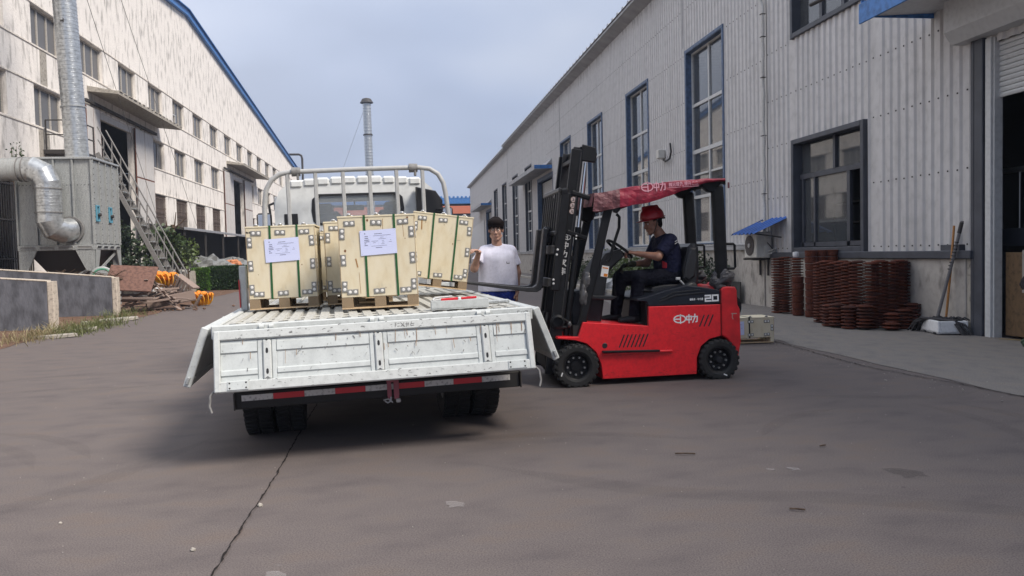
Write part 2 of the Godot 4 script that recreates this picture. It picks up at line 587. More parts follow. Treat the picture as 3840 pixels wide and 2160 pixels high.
	mat("ramp_edge", 0.50, 0.44, 0.37, 0.9, {t = "grime", s = 0.9, w = true, b = "bump", bc = 0.6})
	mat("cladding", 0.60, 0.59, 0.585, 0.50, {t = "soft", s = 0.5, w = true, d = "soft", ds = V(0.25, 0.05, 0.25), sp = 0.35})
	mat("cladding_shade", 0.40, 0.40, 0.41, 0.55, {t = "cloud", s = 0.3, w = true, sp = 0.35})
	mat("roof_metal", 0.33, 0.34, 0.36, 0.5, {t = "streak", s = 0.3, w = true, m = 0.3})
	mat("blue_trim", 0.055, 0.20, 0.52, 0.5, {t = "blotch", s = 0.8, w = true})
	mat("dull_blue", 0.075, 0.125, 0.225, 0.5, {t = "blotch", s = 0.9, w = true})
	mat("slate_trim", 0.060, 0.066, 0.083, 0.5, {t = "cloud", s = 0.7, w = true})
	mat("white_frame", 0.54, 0.55, 0.55, 0.45, {t = "soft", s = 1.2, w = true})
	mat("frame_beige", 0.42, 0.39, 0.35, 0.6, {t = "grime", s = 1.4, w = true})
	mat("curtain", 0.30, 0.28, 0.265, 0.95, {t = "streak", s = V(5, 0.4, 5), w = true})
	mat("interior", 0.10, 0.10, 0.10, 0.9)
	mat("dark_void", 0.020, 0.021, 0.025, 0.9)  # near-black colour painting the darkness inside openings and recesses
	mat("door_white", 0.56, 0.54, 0.52, 0.6, {t = "streak", s = V(0.8, 0.2, 0.8), w = true})
	mat("rust_line", 0.16, 0.06, 0.04, 0.9, {t = "fine", s = 1.0, w = true})
	mat("dark_iron", 0.045, 0.040, 0.038, 0.7, {t = "fine", s = 2.0, w = true})
	mat("rusty_bars", 0.12, 0.085, 0.07, 0.85, {t = "fine", s = 2.0, w = true})
	mat("far_dark", 0.035, 0.037, 0.045, 0.7)
	mat("far_orange", 0.50, 0.15, 0.085, 0.7)
	mat("far_white", 0.5, 0.5, 0.5, 0.7)
	glass("window_glass", 0.10, 0.11, 0.12, 0.42)
	glass("dusty_glass", 0.16, 0.16, 0.165, 0.80, 0.22).metallic_specular = 0.22
	glass("clear_glass", 0.75, 0.8, 0.82, 0.14)
	# metals
	mat("galvanised", 0.56, 0.585, 0.585, 0.36, {t = "spangle", s = 2.2, m = 0.45, d = "streak", ds = V(1.6, 0.5, 1.6)})
	mat("duct_metal", 0.64, 0.665, 0.675, 0.30, {t = "cloud", s = 1.4, m = 0.70, d = "grime", ds = 0.8})
	mat("collector_paint", 0.455, 0.472, 0.465, 0.48, {t = "spangle", s = 1.3, m = 0.25, d = "streak", ds = V(1.4, 0.3, 1.4)})
	mat("stair_paint", 0.20, 0.195, 0.19, 0.6, {t = "grime", s = 1.5})
	mat("chrome", 0.72, 0.73, 0.74, 0.18, {m = 1.0})
	mat("steel", 0.45, 0.45, 0.45, 0.4, {m = 0.9})
	mat("clip_steel", 0.25, 0.245, 0.23, 0.45, {m = 0.3})
	# wood
	mat("plywood", 0.67, 0.620, 0.490, 0.62, {t = "ply", s = V(1.6, 0.6, 1.6), d = "speck", ds = V(0.5, 0.25, 0.5)})
	mat("ply_edge", 0.40, 0.28, 0.16, 0.85, {t = "fine", s = 6.0})
	mat("chipboard", 0.50, 0.365, 0.225, 0.9, {t = "chip", s = 9.0, b = "bumpfine", bc = 0.2})
	mat("pale_wood", 0.55, 0.40, 0.24, 0.85, {t = "streak", s = V(3, 3, 3)})
	mat("knot", 0.16, 0.065, 0.022, 0.9)
	mat("old_wood", 0.27, 0.205, 0.175, 0.92, {t = "streak", s = V(4, 4, 4), b = "bump", bc = 0.4})
	mat("brown_board", 0.185, 0.098, 0.075, 0.9, {t = "blotch", s = 1.4, d = "speck", ds = 1.5, b = "bump", bc = 0.5})
	mat("door_ply", 0.13, 0.078, 0.036, 0.8, {t = "streak", s = V(1.5, 0.5, 1.5), d = "grime", ds = 0.9})
	mat("green_strap", 0.012, 0.085, 0.022, 0.5)
	mat("black_strap", 0.012, 0.012, 0.012, 0.5)
	# truck
	mat("truck_white", 0.55, 0.585, 0.58, 0.42, {t = "chips", s = 1.0, d = "soft", ds = 0.9, sp = 0.5})
	mat("rack_grey", 0.42, 0.425, 0.42, 0.5, {t = "chips", s = 1.6, d = "soft", ds = 1.7})
	mat("truck_rail", 0.55, 0.575, 0.565, 0.45, {t = "chips", s = 1.3, d = "soft", ds = 1.7})
	mat("cab_white", 0.66, 0.68, 0.68, 0.22, {t = "soft", s = 0.8})
	mat("deck_paint", 0.47, 0.465, 0.425, 0.6, {t = "grime", s = 2.6, d = "chips", ds = 1.3, b = "bump", bc = 0.15})
	mat("black_plastic", 0.012, 0.012, 0.014, 0.42)
	mat("chassis", 0.014, 0.013, 0.013, 0.65, {t = "fine", s = 3.0})
	mat("tyre", 0.013, 0.013, 0.0135, 0.75, {t = "blotch", s = 4.0, b = "bumpfine", bc = 0.1})
	mat("tape_red", 0.56, 0.018, 0.030, 0.35)
	mat("tape_white", 0.58, 0.57, 0.555, 0.35, {t = "grime", s = 3.0})
	mat("pink_strap", 0.40, 0.12, 0.15, 0.8, {t = "fine", s = 8.0})
	mat("ink", 0.03, 0.03, 0.032, 0.8)
	mat("worn_ink", 0.16, 0.16, 0.16, 0.8)
	mat("seat_cloth", 0.11, 0.11, 0.12, 0.85)
	# forklift
	mat("fork_red", 0.78, 0.018, 0.026, 0.30, {t = "soft", s = 1.2, d = "soft", ds = 3.0})
	mat("counter_red", 0.66, 0.012, 0.018, 0.42, {t = "cloud", s = 1.6, b = "bumpfine", bc = 0.08})
	mat("fork_black", 0.0115, 0.0120, 0.0140, 0.45, {t = "cloud", s = 2.0, sp = 0.32})
	mat("fork_dark", 0.022, 0.023, 0.027, 0.42, {t = "cloud", s = 2.0, sp = 0.35})
	mat("hood_blue", 0.014, 0.017, 0.026, 0.42, {t = "cloud", s = 2.0, sp = 0.38})
	mat("canopy_red", 0.30, 0.012, 0.040, 0.55, {t = "blotch", s = 1.6, b = "fold", bc = 0.7})
	mat("canopy_grey", 0.17, 0.06, 0.07, 0.6, {t = "blotch", s = 2.4, b = "fold", bc = 0.9})
	mat("fork_steel", 0.035, 0.034, 0.035, 0.40, {t = "blotch", s = 3.0, m = 0.3})
	mat("seat_vinyl", 0.017, 0.017, 0.019, 0.42)
	mat("decal_white", 0.72, 0.72, 0.72, 0.5)
	mat("decal_dim", 0.46, 0.46, 0.46, 0.5)
	mat("decal_pink", 0.66, 0.33, 0.40, 0.5)
	mat("decal_round", 0.55, 0.47, 0.47, 0.5)
	mat("grey_plastic_bag", 0.085, 0.08, 0.084, 0.5, {t = "blotch", s = 3.0})
	mat("film_wrap", 0.085, 0.082, 0.084, 0.22, {t = "blotch", s = 5.0})
	mat("white_sack", 0.56, 0.56, 0.56, 0.6, {t = "blotch", s = 4.0})
	mat("vinyl_tear", 0.35, 0.25, 0.22, 0.7)
	# people
	mat("skin", 0.50, 0.29, 0.215, 0.55, {t = "cloud", s = 5.0})
	mat("skin_tan", 0.33, 0.165, 0.11, 0.55, {t = "cloud", s = 5.0})
	mat("hair", 0.010, 0.007, 0.007, 0.75, {sp = 0.2, t = "streak", s = V(60, 6, 60)})
	mat("white_shirt", 0.69, 0.69, 0.81, 0.85, {t = "soft", s = 3.0})
	mat("royal_blue", 0.012, 0.040, 0.34, 0.75, {t = "blotch", s = 3.0, b = "fold", bc = 1.0})
	mat("navy", 0.0135, 0.0155, 0.040, 0.8, {sp = 0.2, t = "blotch", s = 3.0, b = "fold", bc = 1.2})
	mat("navy_trousers", 0.0085, 0.0090, 0.016, 0.85, {sp = 0.2, t = "blotch", s = 3.0, b = "fold", bc = 1.2})
	mat("red_patch", 0.42, 0.012, 0.025, 0.8)
	mat("grey_stripe", 0.42, 0.43, 0.45, 0.7)
	mat("helmet_red", 0.36, 0.010, 0.020, 0.33)
	mat("glove", 0.038, 0.030, 0.032, 0.9, {t = "weave", s = 12.0})
	mat("glove_green", 0.030, 0.036, 0.022, 0.9, {t = "weave", s = 12.0})
	mat("shoe", 0.012, 0.011, 0.012, 0.6)
	mat("shoe_green", 0.02, 0.045, 0.02, 0.7)
	mat("eye_white", 0.6, 0.58, 0.56, 0.3)
	mat("lip", 0.27, 0.095, 0.080, 0.5)
	mat("wire_black", 0.012, 0.012, 0.012, 0.4)
	# yard things
	mat("rusty_iron", 0.42, 0.30, 0.25, 0.88, {t = "rust", s = 2.2, w = true, b = "bumpfine", bc = 0.15})
	mat("rusty_iron_dark", 0.27, 0.19, 0.165, 0.88, {t = "rust", s = 2.9, w = true})
	mat("rusty_iron_pale", 0.52, 0.36, 0.28, 0.88, {t = "rust", s = 1.7, w = true})
	mat("foam", 0.74, 0.75, 0.76, 0.75, {t = "soft", s = 1.8})
	mat("mop_cloth", 0.060, 0.058, 0.062, 0.95, {t = "fine", s = 6.0})
	mat("mop_pole", 0.15, 0.145, 0.15, 0.6, {t = "grime", s = 6.0})
	mat("orange_pole", 0.44, 0.20, 0.055, 0.6, {t = "grime", s = 4.0})
	mat("ac_white", 0.60, 0.59, 0.55, 0.5, {t = "soft", s = V(2, 0.7, 2)})
	mat("ac_grille", 0.055, 0.045, 0.045, 0.6)
	mat("handle_blue", 0.10, 0.31, 0.43, 0.6, {t = "grime", s = 6.0})
	mat("sheet_blue", 0.014, 0.115, 0.46, 0.42, {t = "cloud", s = 1.5})
	mat("pipe_foam", 0.62, 0.61, 0.58, 0.8, {t = "grime", s = 3.0, w = true, b = "bump", bc = 1.0})
	mat("orange_spiral", 0.80, 0.25, 0.010, 0.6, {t = "blotch", s = 4.0})
	mat("yellow_blade", 0.70, 0.34, 0.012, 0.5, {t = "grime", s = 3.0})
	mat("tarp", 0.20, 0.205, 0.20, 0.45, {t = "blotch", s = 1.5})
	mat("paint_yellow", 0.30, 0.215, 0.075, 0.8, {t = "grime", s = 2.0, w = true})
	mat("paint_pale", 0.42, 0.40, 0.39, 0.9)
	mat("bark", 0.115, 0.075, 0.05, 0.95, {t = "blotch", s = 4.0, b = "bump", bc = 0.8})
	mat("rope_wire", 0.14, 0.135, 0.13, 0.7)
	mat("lamp_red", 0.34, 0.01, 0.015, 0.3)
	var greens := {foliage = [0.050, 0.088, 0.022], foliage_dark = [0.022, 0.045, 0.016], foliage_pale = [0.105, 0.155, 0.035], hedge = [0.030, 0.078, 0.014], hedge_bright = [0.105, 0.24, 0.022], grass = [0.155, 0.175, 0.055], straw = [0.34, 0.28, 0.15]}
	for k in greens:
		var g: Array = greens[k]
		var m := mat(k, g[0], g[1], g[2], 0.55, {t = "leaf", s = 1.7, w = true})
		m.backlight_enabled = true
		m.backlight = Color(g[0] * 0.5, g[1] * 0.55, g[2] * 0.3).linear_to_srgb()

# ---------------------------------------------------------------- the ground
func gy(x: float) -> float: return 0.045 * tanh(x / 2.6)

func ground() -> void:
	var g := MB.new()
	var xs := [-420.0, -60.0, -14.0, -10.0, -8.0, -7.25, -6.0, -5.0, -4.0, -3.0, -2.0, -1.0, 0.0, 1.0, 2.0, 3.0, 4.0, 5.0, 6.0, 8.0, 14.0, 60.0, 420.0]
	var zs := [60.0, 4.0, -4.0, -10.0, -20.0, -60.0, -150.0, -600.0]
	for i in xs.size() - 1:
		for j in zs.size() - 1:
			var x0: float = xs[i]
			var x1: float = xs[i + 1]
			var a := V(x0, gy(x0), zs[j])
			var b := V(x1, gy(x1), zs[j])
			var c := V(x1, gy(x1), zs[j + 1])
			var d := V(x0, gy(x0), zs[j + 1])
			g.quad(a, b, c, d, Vector3.UP)
	struct("ground", g, M.yard)
	# concrete apron along the right workshop, its worn edge a little ragged
	g = MB.new()
	var prev := V(5.25, gy(5.25) + 0.005, 12.0)
	var z := 12.0
	while z > -98.0:
		var step := 0.35 if z > -22.0 else 4.0
		z -= step
		var ex := 5.25 + 0.05 * nz.get_noise_2d(z * 0.7, 1.0) + (0.25 * nz.get_noise_2d(z * 0.25, 9.0) if z < -10.5 else 0.0)
		var e := V(ex, gy(ex) + 0.005, z)
		g.quad(prev, V(8.25, gy(8.25) + 0.006, prev.z), V(8.25, gy(8.25) + 0.006, z), e, Vector3.UP)
		prev = e
	struct("pavement_apron", g, M.apron)
	# red earth verge along the left ramps
	g = MB.new()
	var p0 := V(-6.95, gy(-7) + 0.006, -9.0)
	z = -9.0
	while z > -46.0:
		z -= 0.5
		var ex := -6.95 + 0.32 * nz.get_noise_2d(z * 0.5, 4.0) - (0.5 * smoothstep(-26.0, -34.0, z))
		var e := V(ex, gy(ex) + 0.006, z)
		g.quad(p0, e, V(-14.0, gy(-14) + 0.006, z), V(-14.0, gy(-14) + 0.006, p0.z), Vector3.UP)
		p0 = e
	struct("ground_verge", g, M.red_dirt)
	# the long crack under the truck, the joint along the apron, small hairline cracks
	crack([V(-0.875, 0, -2.6), V(-0.88, 0, -3.9), V(-0.87, 0, -4.6), V(-0.855, 0, -5.2), V(-0.865, 0, -6.8), V(-0.86, 0, -9.0), V(-0.87, 0, -16.0)], 0.0095, 0.007, 1)
	crack([V(5.22, 0, -11.2), V(5.10, 0, -9.6), V(5.02, 0, -8.6), V(5.02, 0, -7.9), V(5.17, 0, -7.0), V(5.25, 0, -6.1), V(5.28, 0, -2.0)], 0.016, 0.02, 2)
	# tyre scuffs: faint dark bands
	scuff([V(-6.0, 0, -9.5), V(-4.8, 0, -10.6), V(-3.2, 0, -10.8), V(-2.0, 0, -10.2)], 0.16)
	scuff([V(-5.6, 0, -8.8), V(-4.2, 0, -9.6), V(-2.9, 0, -9.5)], 0.12)
	scuff([V(0.4, 0, -5.2), V(1.4, 0, -4.3), V(2.4, 0, -3.9), V(3.6, 0, -3.2)], 0.2)
	scuff([V(3.4, 0, -6.8), V(4.5, 0, -6.4), V(5.2, 0, -6.6)], 0.14)
	for q in [[-4.6, -5.0, 2.2, 0.4], [-4.3, -5.2, 2.2, 0.4], [2.4, -5.6, 1.9, -0.5], [2.75, -5.5, 1.9, -0.5], [0.6, -3.5, 2.4, 0.9], [3.9, -4.6, 1.6, 1.8], [-2.6, -7.6, 2.0, 1.2], [-5.4, -12.0, 3.0, 0.9]]:
		var pts := []
		for k in 4: pts.append(V(q[0] + cos(q[3] + k * 0.28) * q[2], 0, q[1] - sin(q[3] + k * 0.28) * q[2]))
		scuff(pts, 0.13)
	scuff([V(-3.4, 0, -3.9), V(-2.2, 0, -5.1), V(-1.5, 0, -6.6)], 0.2)

func crack(pts: Array, w: float, rag: float, sd: int) -> void:
	var g := MB.new()
	var c := Curve3D.new()
	for p in pts: c.add_point(p)
	var l := c.get_baked_length()
	var n := int(l / 0.022)
	var A: Vector3
	var B: Vector3
	for i in n + 1:
		var p := c.sample_baked(l * i / n)
		var q := c.sample_baked(minf(l, l * i / n + 0.02)) - c.sample_baked(maxf(0.0, l * i / n - 0.02))
		var s := V(-q.z, 0, q.x).normalized()
		p += s * rag * 1.3 * nz.get_noise_2d(i * 0.11, sd * 7.0)
		var wa := w * (0.42 + 0.9 * maxf(-0.3, nz.get_noise_2d(i * 0.35, sd * 3.0)))
		var wb := w * (0.42 + 0.9 * maxf(-0.3, nz.get_noise_2d(i * 0.33, sd * 5.0 + 40.0)))
		var a := p + s * wa
		var b := p - s * wb
		a.y = gy(a.x) + 0.0095; b.y = gy(b.x) + 0.0095
		if i > 0: g.quad(A, a, b, B, Vector3.UP)
		A = a; B = b
	struct("ground_crack", g, M.crack)

func scuff(pts: Array, w: float) -> void:
	if not M.has("scuff"):
		var m := mat("scuff", 0.05, 0.043, 0.042, 0.7)
		m.transparency = BaseMaterial3D.TRANSPARENCY_ALPHA
		m.albedo_color.a = 0.06
	var c := Curve3D.new()
	for i in pts.size():
		var t: Vector3 = (pts[mini(i + 1, pts.size() - 1)] - pts[maxi(i - 1, 0)]) * 0.17
		c.add_point(pts[i], -t, t)
	var g := MB.new()
	var l := c.get_baked_length()
	var n := int(l / 0.12)
	var A: Vector3
	var B: Vector3
	for i in n + 1:
		var p := c.sample_baked(l * i / n)
		var q := c.sample_baked(minf(l, l * i / n + 0.05)) - c.sample_baked(maxf(0.0, l * i / n - 0.05))
		var s := V(-q.z, 0, q.x).normalized()
		var k := minf(1.0, 4.0 * minf(i, n - i) / n)
		var a := p + s * w * 0.5 * k
		var b := p - s * w * 0.5 * k
		a.y = gy(a.x) + 0.004; b.y = gy(b.x) + 0.004
		if i > 0: g.quad(A, a, b, B, Vector3.UP)
		A = a; B = b
	struct("ground_tyre_mark", g, M.scuff)

# ---------------------------------------------------------------- left workshop: rendered gable wall at x = -13
const LX := -13.0

func roof_y(z: float) -> float: return 16.85 - 0.086 * absf(z + 52.3)

func left_workshop() -> void:
	var b := thing("gable_workshop", "long cream rendered workshop with gable roof, blue roof trim and three rows of windows", "workshop", at(0, 0, 0))
	var zw := []            # near edges of the window columns
	for k in range(-4, 17): zw.append(-31.02 - 4.44 * k)
	var W := 2.43
	var rows := [[3.2, 5.0], [6.42, 7.88], [9.33, 10.76]]
	var holes := []        # z near, z far, y0, y1
	for i in zw.size():
		var k := i - 4
		var z: float = zw[i]
		for r in 3:
			if r < 2 and k in [1, 2, 7, 8]: continue
			if r == 0 and k < 1: continue
			holes.append([z, z - W, rows[r][0], rows[r][1], r, k])
	var doors := [[-37.05, -41.68, 0.0, 8.0], [-64.45, -68.85, 0.0, 8.0], [-24.9, -30.4, 0.0, 4.25]]
	for d in doors: holes.append([d[0], d[1], d[2], d[3], -1, 0])
	var zs := [-6.0, -104.5]
	var ys := [0.0, 11.6]
	for h in holes:
		for q in [h[0], h[1]]:
			if not zs.has(q): zs.append(q)
		for q in [h[2], h[3]]:
			if not ys.has(q): ys.append(q)
	zs.sort(); zs.reverse(); ys.sort()
	var g := MB.new()
	var T0 := 0.30
	for i in zs.size() - 1:
		for j in ys.size() - 1:
			var zm: float = (zs[i] + zs[i + 1]) * 0.5
			var ym: float = (ys[j] + ys[j + 1]) * 0.5
			var open := false
			for h in holes:
				if zm < h[0] and zm > h[1] and ym > h[2] and ym < h[3]: open = true
			if open: continue
			for x in [LX, LX - T0]:
				g.quad(V(x, ys[j], zs[i]), V(x, ys[j], zs[i + 1]), V(x, ys[j + 1], zs[i + 1]), V(x, ys[j + 1], zs[i]), V(1 if x == LX else -1, 0, 0))
	for h in holes:
		var c := V(LX - 0.15, (h[2] + h[3]) * 0.5, (h[0] + h[1]) * 0.5)
		for q in [[V(LX, h[2], h[0]), V(LX, h[3], h[0])], [V(LX, h[3], h[0]), V(LX, h[3], h[1])], [V(LX, h[3], h[1]), V(LX, h[2], h[1])], [V(LX, h[2], h[1]), V(LX, h[2], h[0])]]:
			var dx := V(-T0, 0, 0)
			g.quad(q[0], q[1], q[1] + dx, q[0] + dx, c - (q[0] + q[1]) * 0.5)
	# the gable above
	var top := [[-6.0, roof_y(-6.0)], [-52.3, roof_y(-52.3)], [-104.5, roof_y(-104.5)]]
	for i in 2:
		for x in [LX, LX - T0]:
			g.quad(V(x, 11.6, top[i][0]), V(x, 11.6, top[i + 1][0]), V(x, top[i + 1][1], top[i + 1][0]), V(x, top[i][1], top[i][0]), V(1 if x == LX else -1, 0, 0))
	# the far end wall and the walls out of sight, which close the hall
	for z in [-6.0, -104.5]:
		g.quad(V(LX, 0, z), V(LX - 30, 0, z), V(LX - 30, roof_y(z), z), V(LX, roof_y(z), z), V(0, 0, 1 if z > -50 else -1))
	g.quad(V(LX - 30, 0, -6), V(LX - 30, 0, -104.5), V(LX - 30, 13, -104.5), V(LX - 30, 13, -6), V(-1, 0, 0))
	part("wall", g, M.plaster, b)
	g = MB.new()
	for i in 2:
		var z0: float = top[i][0]
		var z1: float = top[i + 1][0]
		g.quad(V(LX + 0.05, top[i][1] + 0.02, z0), V(LX - 30, top[i][1] + 0.02, z0), V(LX - 30, top[i + 1][1] + 0.02, z1), V(LX + 0.05, top[i + 1][1] + 0.02, z1), V(0, 1, 0))
	part("roof", g, M.roof_metal, b)
	# blue trim along the rake: a capping with a face and a lip
	for i in 2:
		g = MB.new()
		var a := V(LX + 0.10, top[i][1] - 0.10, top[i][0])
		var c := V(LX + 0.10, top[i + 1][1] - 0.10, top[i + 1][0])
		g.bar(a, c, 0.42, 0.22, Vector3.UP, 0.02)
		g.bar(a + V(0.06, 0.19, 0), c + V(0.06, 0.19, 0), 0.05, 0.34, Vector3.UP)
		part("roof_trim", g, M.blue_trim, b)
	# shallow courses that run along the heads and sills of the windows
	for y in [10.82, 9.29, 7.94, 6.37, 5.06]:
		g = MB.new()
		var z0 := -6.0
		for d in [[-37.05, -41.68], [-64.45, -68.85], [-104.5, -104.5]]:
			if y > 8.2 and d[0] > -100.0: continue
			var n0: float = z0 if z0 < -6.1 or y > 5.2 else -42.0
			if d[0] < n0: g.bx(V(LX + 0.014, y, (n0 + d[0]) * 0.5), V(0.035, 0.07, n0 - d[0]), 0.008)
			z0 = d[1]
		part("string_course", g, M.plaster_trim, b)
	for q in [[8.62, -31.9, 1.35, 0.55], [5.6, -31.7, 1.4, 0.9], [11.9, -31.6, 1.6, 0.5]]:  # thin greyer rectangles laid on the facade
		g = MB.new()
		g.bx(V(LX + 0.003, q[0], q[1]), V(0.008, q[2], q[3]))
		part("grey_band", g, M.old_concrete, b)
	# windows
	var fm := MB.new()
	var hh := 1.46
	var fw := 0.06
	for y in [-hh * 0.5 + fw * 0.5, hh * 0.5 - fw * 0.5]: fm.bx(V(0, y, 0), V(0.07, fw, W))
	for z in [-W * 0.5 + 0.05, -W / 6.0, W / 6.0, W * 0.5 - 0.05]: fm.bx(V(0.003, 0, z), V(0.075, hh - 2 * fw, 0.085))
	var fr := fm.mesh()
	var pm := MB.new()
	pm.bx(V(0, 0, 0), V(0.008, hh - 2 * fw, W / 3.0 - 0.09))
	var pane := pm.mesh()
	var cm := MB.new()
	for q in 14:
		cm.bx(V(-0.16 + 0.012 * (q % 2), 0, -W * 0.5 + 0.09 + q * (W - 0.18) / 13.0), V(0.02, hh - 0.1, 0.175), 0.006)
	var cur := cm.mesh()
	var gm := MB.new()
	for q in 19: gm.bar(V(0.12, -0.5, -W * 0.5 + 0.06 + q * (W - 0.12) / 18.0), V(0.12, 0.5, -W * 0.5 + 0.06 + q * (W - 0.12) / 18.0), 0.02, 0.02, V(0, 0, 1))
	for y in [-0.42, -0.15, 0.12, 0.4]: gm.bx(V(0.135, y, 0), V(0.012, 0.028, W - 0.06))
	for q in 9: gm.box(Transform3D(Basis(Vector3.RIGHT, PI / 4), V(0.135, 0.0, -W * 0.5 + 0.19 + q * 0.255)), V(0.012, 0.13, 0.13))
	var grille := gm.mesh()
	for h in holes:
		if h[4] < 0: continue
		var c := V(LX - 0.17, (h[2] + h[3]) * 0.5, (h[0] + h[1]) * 0.5)
		var sc: float = (h[3] - h[2]) / hh
		var xf := Transform3D(Basis().scaled(V(1, sc, 1)), c)
		var w := inst("window", fr, M.frame_beige, b, xf)
		for q in 3: inst("pane", pane, M.dusty_glass, w, Transform3D(Basis(), V(0, 0, (q - 1) * W / 3.0)))
		if h[4] == 0:
			inst("grille", grille, M.rusty_bars, w, Transform3D(Basis().scaled(V(1, hh, 1)), Vector3.ZERO))
		if h[4] > 0 and (h[5] * 7 + h[4] * 3) % 4 != 1: inst("curtain", cur, M.curtain, w)
		if h[4] == 2 and h[5] == 4:
			var s := MB.new()
			s.bx(V(0.06, -0.1, 0.55), V(0.02, 0.05, 0.6)); s.bx(V(0.06, -0.3, 0.33), V(0.02, 0.4, 0.04))
			part("sash", s, M.white_frame, w)
	var sg := MB.new()
	for h in holes:
		if h[4] < 0 or h[5] > 9: continue
		for k in 5:
			var z: float = lerpf(h[0], h[1], rng.randf())
			var l := rng.randf_range(0.25, 1.0)
			var w := rng.randf_range(0.02, 0.09)
			sg.quad(V(LX + 0.0045, h[2] - 0.02, z - w), V(LX + 0.0045, h[2] - 0.02, z + w), V(LX + 0.0045, h[2] - l, z + w * 0.3), V(LX + 0.0045, h[2] - l, z - w * 0.3), V(1, 0, 0))
	for k in 90:
		var z := rng.randf_range(-26.0, -80.0)
		var y := roof_y(z) - rng.randf_range(0.35, 4.5)
		var l := rng.randf_range(0.15, 0.7)
		sg.quad(V(LX + 0.0045, y, z - 0.06), V(LX + 0.0045, y - 0.05, z + 0.07), V(LX + 0.0045, y - l, z + 0.02), V(LX + 0.0045, y - l * 0.9, z - 0.03), V(1, 0, 0))
	var stm := mat("wall_stain", 0.20, 0.18, 0.155, 0.9)
	stm.transparency = BaseMaterial3D.TRANSPARENCY_ALPHA
	stm.albedo_color.a = 0.16
	stuff(part("stain", sg, stm, b))
	# sliding doors: the opening, hanging panels either side, the track and the concrete canopy
	for d in [[-37.05, -41.68, -35.55, -44.45, -36.0, -45.8, -39.0], [-64.45, -68.85, -61.35, -71.95, -62.7, -74.6, -66.3]]:
		var q := MB.new()
		for s in [[d[2], d[0] - 0.02], [d[1] + 0.02, d[3]]]:
			var p := MB.new()
			var n := 2
			var zz: float = s[0]
			var l: float = (s[1] - s[0])
			for k in n:
				for y in [[0.05, 5.55], [5.62, 7.98]]:
					p.bx(V(LX + 0.09, (y[0] + y[1]) * 0.5, zz + l * (k + 0.5) / n), V(0.05, y[1] - y[0], absf(l) / n - 0.06), 0.006)
			var pn := part("door_panel", p, M.door_white, b)
			p = MB.new()
			p.bx(V(LX + 0.085, 5.585, zz + l * 0.5), V(0.045, 0.10, absf(l)))
			for k in n + 1: p.bx(V(LX + 0.083, 3.99, zz + l * k / n), V(0.04, 7.98, 0.07))
			part("frame", p, M.rust_line, pn)
		q.bx(V(LX + 0.13, 8.16, (d[2] + d[3]) * 0.5 - 0.2), V(0.12, 0.14, d[2] - d[3] + 0.7), 0.02)
		part("door_track", q, M.dark_iron, b)
		q = MB.new()
		q.bx(V(LX - 0.12, 7.85, (d[0] + d[1]) * 0.5), V(0.16, 0.3, d[0] - d[1] - 0.02), 0.01)
		part("door_head", q, M.door_white, b)
		q = MB.new()
		var lz: float = d[4]
		var rz: float = d[5]
		var out := 1.25
		for e in [[8.52, 8.66, 0.0]]:
			q.prism(pv([0, 8.62, out, 8.50, out, 8.64, 0, 8.86]), rz, lz, Transform3D(Basis(V(1, 0, 0), V(0, 1, 0), V(0, 0, 1)), V(LX, 0, 0)), 0.012)
		for k in 16:
			q.bx(V(LX + out - 0.03, 8.655 + 0.01 * rng.randf(), lerpf(lz, rz, (k + 0.5) / 16.0)), V(0.10 + 0.04 * rng.randf(), 0.05, rng.randf_range(0.15, 0.5)), 0.01)
		part("door_canopy", q, M.old_concrete, b)
		q = MB.new()
		q.quad(V(LX - 9, 0.01, d[0] + 6), V(LX - 9, 0.01, d[1] - 6), V(LX - 9, 8, d[1] - 6), V(LX - 9, 8, d[0] + 6), V(1, 0, 0))
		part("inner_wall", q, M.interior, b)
		q = MB.new()
		for k in 2: q.bx(V(LX - 2.4 - 2.6 * k, 4.0, d[1] + 0.9 + k * 0.9), V(0.3, 8, 0.3), 0.01)
		part("inner_column", q, M.door_white, b)
	# the barred gate at the near end, beside the dust collector
	var gt := MB.new()
	for k in 34: gt.bar(V(LX + 0.02, 0.1, -25.0 - k * 0.16), V(LX + 0.02, 4.15, -25.0 - k * 0.16), 0.03, 0.03, V(0, 0, 1))
	for y in [0.15, 1.6, 2.9, 4.1]: gt.bx(V(LX + 0.035, y, -27.65), V(0.03, 0.05, 5.4))
	part("gate", gt, M.dark_iron, b)
	# steel platform at the big door with its railing
	var pf := MB.new()
	pf.bx(V(-12.42, 5.52, -32.5), V(1.14, 0.16, 1.9), 0.01)
	for z in [-31.7, -33.3]: pf.bar(V(-12.95, 4.5, z), V(-11.95, 5.44, z), 0.08, 0.08, V(0, 0, 1))
	part("platform", pf, M.dark_iron, b)
	pf = MB.new()
	for z in [-31.6, -32.5, -33.4]: pf.bar(V(-11.9, 5.6, z), V(-11.9, 6.68, z), 0.045, 0.045, V(0, 0, 1))
	for y in [6.15, 6.68]: pf.bx(V(-11.895, y, -32.5), V(0.04, 0.04, 1.85))
	pf.bar(V(-12.9, 5.6, -31.6), V(-12.9, 6.68, -31.6), 0.045, 0.045, V(0, 0, 1))
	pf.bx(V(-12.4, 6.68, -31.6), V(1.0, 0.04, 0.04)); pf.bx(V(-12.4, 6.15, -31.6), V(1.0, 0.035, 0.035))
	part("railing", pf, M.dark_iron, b)
	# steep steel stair, square to the wall
	var st := thing("steel_staircase", "steep grey steel staircase with handrails running down from the workshop platform", "staircase", at(0, 0, 0))
	var foot := V(-8.62, 0.0, 0.0)
	var head := V(-11.30, 5.52, 0.0)
